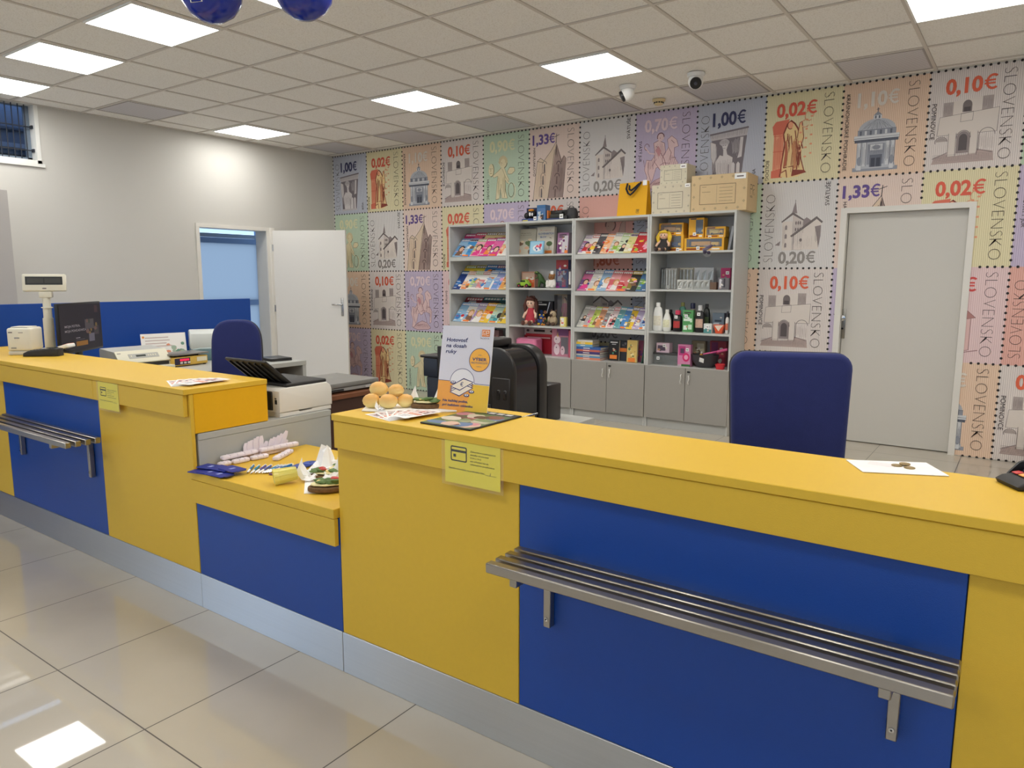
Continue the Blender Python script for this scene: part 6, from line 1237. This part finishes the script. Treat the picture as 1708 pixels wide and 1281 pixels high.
book('thick cream word book with a tree on its cover', c8, 1160, 1378, 708, 362, 3.49, Z[0], .045, (216, 210, 196), lambda d, w, h: (d.text('Krajina', w*.5, h*.86, h*.04, ink(190, 110, 90), anchor='c', w=w*.6), d.text('SLOVENSKÝCH', w*.52, h*.72, h*.065, ink(40, 90, 160), anchor='c', w=w*.88, offset=.015), d.text('SLOV', w*.38, h*.6, h*.065, ink(40, 90, 160), anchor='c', w=w*.36, offset=.015), d.line([(w*.74, h*.6), (w*.84, h*.58)], h*.02, ink(90, 70, 50)), d.ell(w*.74, h*.38, w*.17, h*.09, ink(80, 100, 60)), d.line([(w*.74, h*.2), (w*.74, h*.35)], h*.018, ink(90, 70, 50)), d.ell(w*.2, h*.3, w*.1, h*.06, ink(150, 170, 110))), (.52, .03, .9, .13), 0, 5)
book('small light blue book with a red picture in front of the word book', c8, 1075, 1250, 708, 542, 3.38, Z[0], .015, (120, 180, 214), lambda d, w, h: (d.rect(w*.06, h*.06, w*.94, h*.94, ink(160, 204, 226)), d.ell(w*.55, h*.45, w*.32, h*.26, ink(236, 236, 236)), blobs(d, w, h, 23, [(216, 60, 80), (226, 90, 110), (50, 110, 180)], 9, .4, .8, .3, .7, .05, .11)), None, 0, 8)
book('purple and white picture book at the right of the word book', c8, 1420, 1560, 700, 432, 3.45, Z[0], .03, (170, 120, 160), cdraw([(.45, .05, .95, .85, (216, 210, 214)), (.05, .05, .35, .5, (110, 40, 100))], 24, 10), (.7, .02, .98, .16))
book('dark slim book at the right end of the toy unit top shelf', c8, 1562, 1608, 692, 430, 3.42, Z[0], .03, (60, 44, 52), None)
# second shelf
X, w, h = put(c8, 880, 1090, 1130, 1005, 3.40, Z[1]); t = thing('toy_car', 'lime green toy buggy in a clear pack', 'toy car', (X, 3.44, Z[1]), 0); LG = mt((150, 190, 50), .35)
MB().slab([(-.075, .02), (-.08, .045), (-.03, .055), (-.005, .085), (.04, .085), (.06, .055), (.08, .045), (.078, .02)], .05, LG, basis((0, .025, 0), (1, 0, 0), (0, 0, 1), (0, -1, 0)), .006, 2).build('body', t); 
for x in (-.048, .05):
    for y in (-.03, .022): MB().cyl((x, y, .021), (x, y+.012, .021), .021, BLKM, n=18).cyl((x, y-.001, .021), (x, y+.013, .021), .009, mt((190, 60, 60), .4), n=12).build('wheel', t)
MB().box(-.03, .03, -.0262, -.0245, .06, .078, mt((40, 60, 40), .2)).box(-.06, -.03, -.0262, -.0245, .03, .044, mt((40, 90, 40), .4)).build('window', t)
carton('toy_box', 'pink and orange toy car carton behind the lime buggy', 'toy box', c8, 980, 1145, 1130, 928, 3.52, Z[1], .06, (206, 150, 130), cdraw([(.05, .55, .95, .92, (226, 190, 170)), (.6, .05, .95, .5, (226, 110, 60))], 31, 9, False))
X, w, h = put(c8, 1155, 1270, 1132, 905, 3.44, Z[1]); t = thing('toy_dinosaur', 'dark green toy dinosaur standing in the middle of the toy shelf', 'toy', (X, 3.46, Z[1])); DG = mt((60, 90, 44), .5, noise=.4, nscale=40)
MB().tube([(.05, .03, .02), (.03, .02, .05), (0, 0, .085), (-.015, -.01, .13), (-.03, -.02, .15)], [.006, .018, .034, .024, .016], DG, 12).ell((-.035, -.03, .156), (.028, .022, .017), DG, 12, 8).tube([(.0, -.022, .07), (-.005, -.03, .035), (-.01, -.028, .012)], [.02, .014, .012], DG, 8).tube([(.02, .03, .07), (.025, .03, .035), (.02, .026, .012)], [.02, .014, .012], DG, 8).tube([(-.02, -.028, .11), (-.045, -.045, .095)], [.009, .006], DG, 6).build('body', t)
MB().rbox(-.045, .045, -.05, .05, 0, .01, BLK, .003, 1).build('base', t); MB().ell((-.05, -.046, .163), (.004, .004, .004), mt((240, 230, 120), .2), 8, 6).ell((-.026, -.05, .163), (.004, .004, .004), mt((240, 230, 120), .2), 8, 6).build('eye', t)
X, w, h = put(c8, 1272, 1410, 1130, 895, 3.42, Z[1]); t = thing('plush_rabbit', 'white and brown plush toy with a white tag on its head', 'soft toy', (X, 3.45, Z[1])); WP = mt((236, 232, 226), .9, bump=.5, bscale=200); BP_ = mt((150, 104, 60), .9, bump=.5, bscale=200)
b = MB().ell((0, 0, .05), (.045, .036, .05), WP).ell((0, -.01, .108), (.034, .03, .032), BP_)
for s in (-1, 1): b.ell((s*.045, -.02, .045), (.016, .018, .035), WP); b.ell((s*.03, -.034, .016), (.02, .024, .016), WP); b.ell((s*.026, 0, .132), (.012, .008, .016), BP_)
b.build('body', t); MB().ell((-.012, -.038, .114), (.004, .003, .005), BLK, 8, 6).ell((.012, -.038, .114), (.004, .003, .005), BLK, 8, 6).ell((0, -.041, .101), (.006, .004, .004), BLK, 8, 6).build('face', t); MB().box(-.018, .018, -.002, 0, .14, .178, TAG, Matrix.Translation((0, .0, -.005))).build('price_tag', t)
carton('toy_set', 'tall red and blue toy set card at the right of the toy shelf', 'toy box', c8, 1412, 1562, 1132, 778, 3.47, Z[1], .05, (70, 76, 120), cdraw([(0, .68, 1, 1, (160, 60, 64)), (.1, .25, .55, .6, (206, 206, 216)), (.5, .05, .8, .3, (190, 60, 90)), (0, 0, .3, .2, (160, 60, 150))], 34, 16, False), (.08, .08, .92, .62))
carton('toy_set', 'narrow black and white toy box at the right end of the second toy shelf', 'toy box', c8, 1564, 1606, 1132, 900, 3.42, Z[1], .08, (70, 66, 72), cdraw([(.2, .2, .7, .9, (226, 224, 222))], 35, 4, False))
# third shelf
doll('rag_doll', 'brown haired rag doll in a red dress sitting on the toy unit', at(*c9(1115, 640), 1, 3.40).x, 3.425, Z[2], 1.6, (84, 48, 40), (180, 52, 68), (236, 200, 176), (96, 60, 50), math.radians(12)).scale = (.85, .9, 1.04)
carton('toy_box', 'black toy carton with small figures behind the plush toys', 'toy box', c9, 1215, 1410, 640, 338, 3.56, Z[2], .05, (34, 32, 38), lambda d, w, h: (d.rect(w*.06, h*.82, w*.6, h*.88, ink(226, 226, 226)), d.rect(w*.06, h*.93, w*.3, h*.96, ink(200, 200, 200)), d.line([(w*.62, h*.5), (w*.8, h*.95)], w*.06, ink(206, 214, 226)), blobs(d, w, h, 41, [(90, 120, 80), (206, 150, 110), (60, 90, 160)], 8, .2, .7, .15, .6, .06, .12)))
def plush(label, x, y, z, k, c1, c2, rz=0.):
    t = thing('plush_animal', label, 'soft toy', (x, y, z+.0025), rz, 'small plush animals on the toy unit'); A, B = mt(c1, .9, noise=.2, nscale=50, bump=.5, bscale=200), mt(c2, .9, bump=.4, bscale=200)
    b = MB().ell((0, 0, .035*k), (.032*k, .027*k, .036*k), A).ell((0, -.006*k, .083*k), (.027*k, .025*k, .025*k), A).ell((0, -.026*k, .076*k), (.013*k, .012*k, .01*k), B)
    for s in (-1, 1): b.ell((s*.021*k, .002*k, .106*k), (.01*k, .006*k, .011*k), B); b.ell((s*.03*k, -.016*k, .045*k), (.011*k, .012*k, .022*k), A); b.ell((s*.022*k, -.034*k, .013*k), (.015*k, .02*k, .013*k), B)
    b.build('body', t); MB().ell((-.01*k, -.029*k, .088*k), (.004*k, .003*k, .004*k), BLK, 8, 6).ell((.01*k, -.029*k, .088*k), (.004*k, .003*k, .004*k), BLK, 8, 6).ell((0, -.038*k, .079*k), (.004*k, .003*k, .003*k), BLK, 8, 6).build('face', t)
plush('small blue and yellow plush animal beside the red dressed doll', at(*c9(1262, 645), 1, 3.40).x, 3.41, Z[2], .98, (50, 80, 150), (226, 180, 60), .3)
plush('grey plush animal with dark feet between the toys', at(*c9(1225, 645), 1, 3.36).x-.035, 3.372, Z[2], .5, (70, 56, 60), (150, 100, 110), 0)
plush('orange footed small plush animal in the middle of the third toy shelf', at(*c9(1322, 645), 1, 3.40).x-.01, 3.385, Z[2], .62, (70, 66, 60), (236, 150, 60), 0)
plush('beige plush animal sitting in front of the boxed doll', at(*c9(1412, 650), 1, 3.42).x, 3.435, Z[2], 1.4, (190, 170, 140), (90, 70, 58), -.15)
X, w, h = put(c9, 1418, 1592, 645, 248, 3.52, Z[2]); t = thing('boxed_doll', 'doll in a pink suit in a tall box with black left edge', 'doll', (X, 3.54, Z[2])); BX = mt((180, 150, 110), .5); 
MB().box(-w/2, w/2, .09, .093, 0, h, BX).box(-w/2, w/2, 0, .09, 0, .003, BX).box(-w/2, w/2, 0, .09, h-.003, h, mt((206, 170, 90), .4)).box(-w/2, -w/2+w*.22, -.002, .09, .003, h-.003, mt((40, 36, 40), .4)).box(w/2-.004, w/2, 0, .09, .003, h-.003, mt((206, 170, 90), .4)).build('carton', t)
PS = mt((190, 110, 130), .7); sk_ = mt((226, 180, 150), .6); cx = w*.1
MB().tube([(cx-.012, .05, .01), (cx-.012, .05, h*.4), (cx, .05, h*.48)], .011, PS, 8).tube([(cx+.012, .05, .01), (cx+.012, .05, h*.4), (cx, .05, h*.48)], .011, PS, 8).tube([(cx, .05, h*.42), (cx, .05, h*.55), (cx, .05, h*.72)], [.018, .015, .02], PS, 10).tube([(cx-.02, .05, h*.7), (cx-.032, .045, h*.55), (cx-.03, .04, h*.42)], .007, PS, 6).tube([(cx+.02, .05, h*.7), (cx+.032, .045, h*.55), (cx+.03, .04, h*.42)], .007, PS, 6).build('suit', t)
MB().ell((cx, .048, h*.83), (.015, .015, .02), sk_).cyl((cx, .05, h*.7), (cx, .05, h*.8), .006, sk_).build('head', t); MB().ell((cx, .054, h*.845), (.019, .017, .022), mt((60, 40, 36), .7)).build('hair', t)
MB().box(-w/2+w*.22, w/2, -.001, 0, .003, h-.003, mt((220, 220, 224), .05, alpha=.12, name='film_window2')).build('film_window', t)
carton('toy_box', 'plain black carton at the right end of the third toy shelf', 'toy box', c9, 1596, 1648, 655, 245, 3.46, Z[2], .12, (34, 28, 30), None)
carton('small_box', 'small yellow and white carton at the front of the third toy shelf', 'box', c9, 1507, 1580, 668, 542, 3.355, Z[2], .03, (236, 220, 120), cdraw([(.1, .1, .7, .9, (240, 236, 230)), (.2, .3, .6, .5, (216, 110, 90))], 44, 4, False))
# lowest toy shelf
carton('board_game', 'red and white board game with a dark plate, on the lowest toy shelf', 'game', c9, 1045, 1435, 1085, 762, 3.60, zl, .05, (226, 216, 210), lambda d, w, h: (d.rect(0, 0, w, h*.72, ink(190, 36, 56)), d.rect(w*.32, h*.86, w*.68, h*.95, ink(60, 56, 50)), d.rect(w*.05, h*.69, w*.95, h*.78, ink(220, 60, 70)), d.rect(w*.1, h*.6, w*.86, h*.655, ink(240, 200, 200)), d.ell(w*.12, h*.9, w*.05, h*.05, ink(80, 70, 70)), d.poly([(w*.9, h*.84), (w*.96, h*.9), (w*.9, h*.96), (w*.84, h*.9)], ink(90, 40, 40))), None, None)
carton('toy_box', 'pink toy box with a white unicorn and violet top', 'toy box', c9, 1400, 1612, 1075, 715, 3.46, zl, .09, (196, 130, 150), lambda d, w, h: (d.rect(w*.3, h*.75, w, h, ink(130, 80, 130)), d.rect(w*.55, h*.1, w*.98, h*.7, ink(120, 116, 126)), d.ell(w*.32, h*.6, w*.2, h*.14, ink(240, 220, 226)), d.ell(w*.3, h*.25, w*.18, h*.2, ink(240, 216, 226)), d.ell(w*.66, h*.22, w*.13, h*.16, ink(236, 206, 216)), d.poly([(w*.3, h*.72), (w*.36, h*.9), (w*.4, h*.7)], ink(236, 190, 110)), d.ell(w*.26, h*.62, w*.03, h*.025, ink(60, 40, 60)), d.ell(w*.28, h*.32, w*.03, h*.025, ink(60, 40, 60)), d.ell(w*.64, h*.26, w*.03, h*.025, ink(60, 40, 60))))
carton('toy_box', 'narrow pink box standing at the right end of the lowest toy shelf', 'toy box', c9, 1616, 1645, 1080, 735, 3.42, zl, .14, (216, 110, 130), None)
X = at(*c9(1065, 835), 1, 3.45).x+.03; t = thing('plastic_basket', 'pink plastic basket in front of the board game', 'basket', (X, 3.47, zl)); MB().slab(rrect(-.13, -.08, .13, .08, .04, 5), .165, mt((230, 130, 170), .35), None, .006, 2).build('basket', t); MB().tube([(x_*.134, y_*.084, .167) for x_, y_ in arc(0, 0, 1, 1, 0, 360, 24)], .006, mt((240, 160, 190), .35), 6).build('rim', t)
# bottom of the left rack, half hidden by the poster
carton('small_box', 'small white carton at the bottom right of the left rack', 'box', c9, 722, 795, 960, 752, 3.42, zl, .06, (226, 224, 220), cdraw([(.2, .5, .8, .8, (150, 146, 140))], 51, 3, False))
carton('toy_box', 'brown and pink carton at the bottom of the left rack', 'toy box', c9, 640, 715, 960, 690, 3.52, zl, .08, (150, 110, 110), cdraw([(.1, .1, .9, .5, (190, 130, 130))], 52, 6, False))
carton('toy_box', 'dark carton at the bottom middle of the left rack', 'toy box', c9, 430, 630, 960, 685, 3.52, zl, .08, (70, 56, 60), cdraw([(.1, .1, .9, .5, (130, 70, 80))], 53, 6, False))
# third unit, lowest shelf: books
sb = [(92, 305, (226, 140, 110), 'salmon'), (92, 302, (90, 150, 190), 'light blue'), (95, 300, (206, 200, 190), 'cream'), (92, 300, (70, 60, 120), 'violet'), (92, 300, (206, 110, 90), 'brick red'), (92, 306, (60, 100, 170), 'blue'), (92, 240, (110, 170, 210), 'sky blue'), (92, 240, (240, 200, 60), 'yellow'), (115, 240, (216, 214, 206), 'white')]
z = zl
for k, (a, b, col, nm) in enumerate(sb):
    X, w, _ = put(c7, a, b, 600, 560, 3.40, zl); hh_ = (.021, .018, .016, .026, .02, .026, .024, .024, .02)[k]; dep = .2 if k < 6 else .15
    t = thing('book', '%s book in the pile below the right magazine rack, %s from bottom' % (nm, ordn(k)), 'book', (X+.016, 3.36, z+.0003), 0, 'books piled on the lowest shelf')
    MB().box(-w/2, w/2, 0, dep, 0, .0025, mt(col, .45)).box(-w/2, w/2, 0, dep, hh_-.0028, hh_-.0003, mt(col, .45)).box(-w/2, w/2, 0, .003, .0025, hh_-.0028, mt(col, .45)).flat(D2().rect(w*.35, hh_*.35, w*.6, hh_*.65, ink(236, 230, 220)), FRONT(-w/2, 0, 0), .0003).build('cover', t)
    MB().box(-w/2+.004, w/2-.004, .0031, dep-.004, .0026, hh_-.003, mt((226, 220, 206), .8)).build('pages', t)
    z += hh_
book('black book with white title and orange sticker on the lowest rack shelf', c7, 366, 450, 600, 432, 3.43, zl, .03, (34, 32, 34), lambda d, w, h: (d.rect(w*.15, h*.86, w*.85, h*.91, ink(226, 226, 226)), d.rect(w*.3, h*.77, w*.7, h*.81, ink(200, 200, 200)), blobs(d, w, h, 61, [(190, 60, 50), (90, 160, 130), (220, 200, 180)], 6, .3, .7, .35, .6, .06, .13)), (.15, .08, .85, .27), 0, 4)
book('dark grey book with orange sticker beside the black one', c7, 452, 518, 606, 438, 3.46, zl, .03, (50, 54, 62), lambda d, w, h: blobs(d, w, h, 62, [(110, 106, 110), (80, 76, 84)], 5, .2, .8, .5, .9, .08, .15), (.1, .44, .95, .62), 0, 4)
book('yellow patterned book with orange sticker at the front of the lowest rack shelf', c7, 516, 598, 622, 440, 3.38, zl, .025, (220, 190, 110), lambda d, w, h: blobs(d, w, h, 63, [(180, 140, 80), (110, 130, 90), (236, 220, 160)], 12, .15, .85, .2, .9, .06, .13), (.15, .02, .85, .2), 0, 4)
book('purple and red book behind the yellow patterned one', c7, 600, 648, 612, 436, 3.46, zl, .03, (150, 80, 110), lambda d, w, h: blobs(d, w, h, 64, [(206, 120, 60), (120, 60, 140)], 6, .2, .8, .2, .8, .1, .2), None, 0, 4)
t = thing('book', 'dark green slim book leaning at the right end of the lowest rack shelf', 'book', (.772, 3.36, zl+.004), 0, 'books standing on the shelves'); MB().rbox(-.006, .006, 0, .14, 0, .19, mt((40, 80, 70), .45), .001, 1, Matrix.Rotation(math.radians(10), 4, 'Y')).build('cover', t)
# on top of the units
zt2 = 1.9655
X, w, h = put(c8, 975, 1165, 290, 105, 3.42, zt2)
t = thing('toy_box', 'dark blue toy box with a black monster toy on top of the toy unit', 'toy box', (X, 3.43, zt2)); MB().box(-w/2, w/2, 0, .1, .0, h*.22, mt((60, 80, 140), .45)).box(-w/2, w/2, .09, .1, h*.22, h, mt((30, 40, 84), .45)).flat(D2().rect(.01, .006, w*.4, .02, ink(216, 206, 90)), FRONT(-w/2, 0, 0), .0003).build('carton', t)
MB().ell((.0, .045, h*.58), (.05, .035, .048), BLKM, 16, 10).ell((-.06, .04, h*.45), (.028, .025, .032), BLKM).build('monster_body', t)
MB().ell((0.01, .022, h*.8), (.036, .02, .012), mt((236, 150, 40), .5)).ell((.002, .008, h*.52), (.012, .008, .02), PAPER, 10, 8).ell((.03, .01, h*.5), (.01, .008, .018), PAPER, 10, 8).build('monster_face', t); pricetag(t, w*.38, -.001, h*.1, .036, .036)
carton('toy_box', 'upright blue toy box on top of the toy unit', 'toy box', c8, 1172, 1278, 288, 85, 3.42, zt2, .09, (80, 120, 170), cdraw([(.1, .05, .6, .6, (190, 200, 206)), (.0, .8, 1, 1, (60, 110, 160)), (.5, .1, .8, .4, (60, 60, 70))], 71, 8, False))
X, w, h = put(c8, 1300, 1525, 278, 145, 3.43, zt2); t = thing('toy_box', 'black and orange toy vehicle box with white tag on top of the toy unit', 'toy box', (X, 3.43, zt2)); MB().box(-w/2, w/2, 0, .1, 0, h*.24, mt((60, 70, 110), .45)).box(-w/2, w/2, .05, .1, h*.24, h, BLKM).box(-w/2, -w/2+.012, 0, .1, h*.24, h, mt((226, 130, 60), .5)).build('carton', t); MB().rbox(-w*.36, w*.4, .006, .045, h*.26, h*.62, mt((50, 52, 46), .6), .008, 2).rbox(-w*.1, w*.3, .01, .045, h*.62, h*.88, mt((40, 40, 40), .5), .008, 2).build('toy_vehicle', t); pricetag(t, w*.3, -.001, h*.18, .042, .042)
X, w, h = put(c8, 1522, 1665, 272, 112, 3.43, zt2); t = thing('toy_robot', 'black rounded toy machine at the right end above the toy unit', 'toy', (X, 3.46, zt2)); MB().lathe([(w*.4, 0), (w*.5, .02), (w*.5, h*.6), (w*.36, h*.9), (0, h)], mt((44, 42, 46), .5, noise=.4, nscale=60), 14, None, 1, .7).build('body', t); MB().tube([(-w*.3, 0, h*.8), (-w*.1, -.02, h*1.08), (w*.15, -.02, h*1.06), (w*.34, 0, h*.75)], .004, BLK, 6).build('cable', t)
for s in (-1, 1): MB().cyl((s*w*.33, -w*.42, .022), (s*w*.33, -w*.3, .022), .022, BLKM, n=16).build('wheel', t)
# yellow tote bag
X, w, h = put(c6, 456, 715, 530, 228, 3.42, zt2); t = thing('tote_bag', 'yellow bag with black handles on top of the shelving', 'bag', (X+.02, 3.42, zt2)); YT = mt((240, 178, 22), .7, bump=.3, bscale=300, name='yellow_nonwoven'); dp = .13
MB().add([(-w/2, 0, 0), (w/2, 0, 0), (w/2, dp, 0), (-w/2, dp, 0), (-w/2+.012, .03, h), (w/2-.008, .045, h*1.03), (w/2-.008, .075, h*1.03), (-w/2+.012, .07, h), (w/2-.02, dp/2, h*.35), (-w/2+.02, dp/2, h*.35)], [(0, 3, 2, 1), (0, 1, 5, 4), (2, 3, 7, 6), (1, 2, 8), (1, 8, 5), (2, 6, 8), (5, 8, 6), (3, 0, 9), (0, 4, 9), (3, 9, 7), (4, 7, 9), (4, 5, 6, 7)], YT).build('bag_body', t)
BN = mt((24, 26, 44), .7)
for s, yy in ((0, .02), (1, .08)):
    pts = [(-w*.2, .03+yy*.2, h*.98), (-w*.19, .0+yy*.1, h*.82), (-w*.1, -.012, h*.68), (-w*.02, -.014, h*.63), (w*.07, -.01, h*.7), (w*.2, .0+yy*.1, h*.86), (w*.26, .03+yy*.2, h*1.0)] if s == 0 else [(-w*.17, .06, h*.99), (-w*.08, .0, h*.8), (0, -.006, h*.76), (w*.12, .0, h*.85), (w*.19, .06, h*1.0)]
    MB().tube(pts, .009, BN, 8).build('handle', t)
pd = D2()
for a in ([(.0, 0), (0, 1), (1, 1)], [(.3, .2), (.3, .8), (.9, .8), (.9, .55), (.3, .55)], [(.55, .5), (.9, .2)], [(.15, 0), (1, 0)]): pd.line([(.03*x, .032*y) for x, y in a], .003, ink(40, 36, 30))
MB().flat(pd, Matrix.Translation((w*.16, .006, h*.09)) @ Matrix.Rotation(math.radians(-7), 4, 'X') @ FRONT(0, 0, 0), .003, .0002).build('printed_mark', t); MB().box(w*.32, w*.46, .030, .032, h*.9, h*1.05, TAG).build('price_tag', t)
# parcel cartons
def parcel(label, c, x0, x1, yb, yt, Y, z, dep, rgb, zoff=0., tagt=None, side=False, rz=0.):
    X, w, h = put(c, x0, x1, yb, yt, Y, z); t = thing('parcel_box', label, 'box', (X, Y, z+zoff), rz, 'parcel cartons on top of the right unit')
    m = mt(rgb, .8, noise=.05, nscale=30); d = D2(); LN = ink(60, 50, 44); dk = ink(*[int(v*.86) for v in rgb])
    for i in range(10):
        for j in range(6):
            cx, cy, r = w*(.05+.1*i), h*(.08+.17*j), w*.028
            if (i+j) % 2 == 0 and (.88 < cx/w or cx/w < .12 or cy/h < .14 or cy/h > .8): d.poly([(cx, max(.001, cy-r)), (min(w-.001, cx+r), cy), (cx, min(h-.001, cy+r)), (max(.001, cx-r), cy)], dk)
    a, b, e, f = w*.16, h*.2, w*.8, h*.74
    d.line([(a, b), (e, b), (e, f), (a, f)], h*.012, LN, True); d.line([(a+(e-a)*.48, b+h*.03), (a+(e-a)*.48, f-h*.03)], h*.006, ink(130, 112, 96))
    for k in range(5): d.line([(a+(e-a)*.55, f-h*(.1+.09*k)), (a+(e-a)*.92, f-h*(.1+.09*k))], h*.007, LN)
    d.line([(a+(e-a)*.06, f-h*.06), (a+(e-a)*.18, f-h*.06)], h*.008, LN); d.line([(a+(e-a)*.06, f-h*.2), (a+(e-a)*.3, f-h*.2)], h*.008, LN)
    mb = MB().box(-w/2, w/2, 0, dep, 0, h, m).flat(d, FRONT(-w/2, 0, 0), .0004, .00004)
    mb.box(-w/2-.001, w/2+.001, -.001, dep/2-.001, h, h+.003, m).box(-w/2-.001, w/2+.001, dep/2+.001, dep+.001, h, h+.003, m)
    if side:
        sd = D2()
        for p in ([(.0, 0), (0, .08), (.05, .08), (.05, .045), (0, .045)], [(.07, 0), (.07, .08), (.12, .08)], [(.12, .0), (.09, .04), (.12, .05)]): sd.line([(dep*.3+x, h*.45+y) for x, y in p], .006, LN)
        sd.text('POŠTA', dep*.3, h*.36, .018, LN, offset=.01)
        mb.flat(sd, RIGHTF(w/2, 0, 0), .0004, .00004)
    mb.build('carton', t)
    if tagt:
        pricetag(t, w*.5-tagt[0], -.003, h-tagt[1]*1.05, tagt[0]*1.6, tagt[1])
    return h
hh1 = parcel('lower pale patterned parcel box under the small one, beside the yellow bag', c6, 782, 1125, 512, 250, 3.40, zt2, .27, (218, 208, 184), 0, (.03, .03))
parcel('small pale parcel box stacked on the lower patterned one', c6, 858, 1095, 250, 78, 3.41, zt2, .2, (220, 212, 188), hh1+.0035, (.035, .035))
parcel('largest brown parcel box at the right end on top of the shelving', c6, 1135, 1622, 490, 165, 3.36, zt2, .32, (214, 188, 146), 0, (.06, .045), True, math.radians(2))
# ================================================================== CAMERA, SKY, VIEW
cam = bpy.data.cameras.new('camera'); co = bpy.data.objects.new('camera', cam); COL.objects.link(co)
cam.sensor_width = 36; cam.lens = 36*FPX/1708; cam.clip_start = .05
M3 = Matrix((CR, CU, -CF)).transposed(); co.matrix_world = Matrix.Translation(CAM) @ M3.to_4x4()
SC.camera = co
wd = bpy.data.worlds.new('daylight'); SC.world = wd; wd.use_nodes = True
bgn = wd.node_tree.nodes['Background']; bgn.inputs[0].default_value = (.50, .70, 1.0, 1); bgn.inputs[1].default_value = 2.6
SC.view_settings.view_transform = 'Standard'; SC.view_settings.look = 'None'; SC.view_settings.exposure = 0.10; SC.view_settings.gamma = 1; SC.view_settings.use_curve_mapping = False
SC.cycles.max_bounces = 10; SC.cycles.diffuse_bounces = 6; SC.cycles.transparent_max_bounces = 16
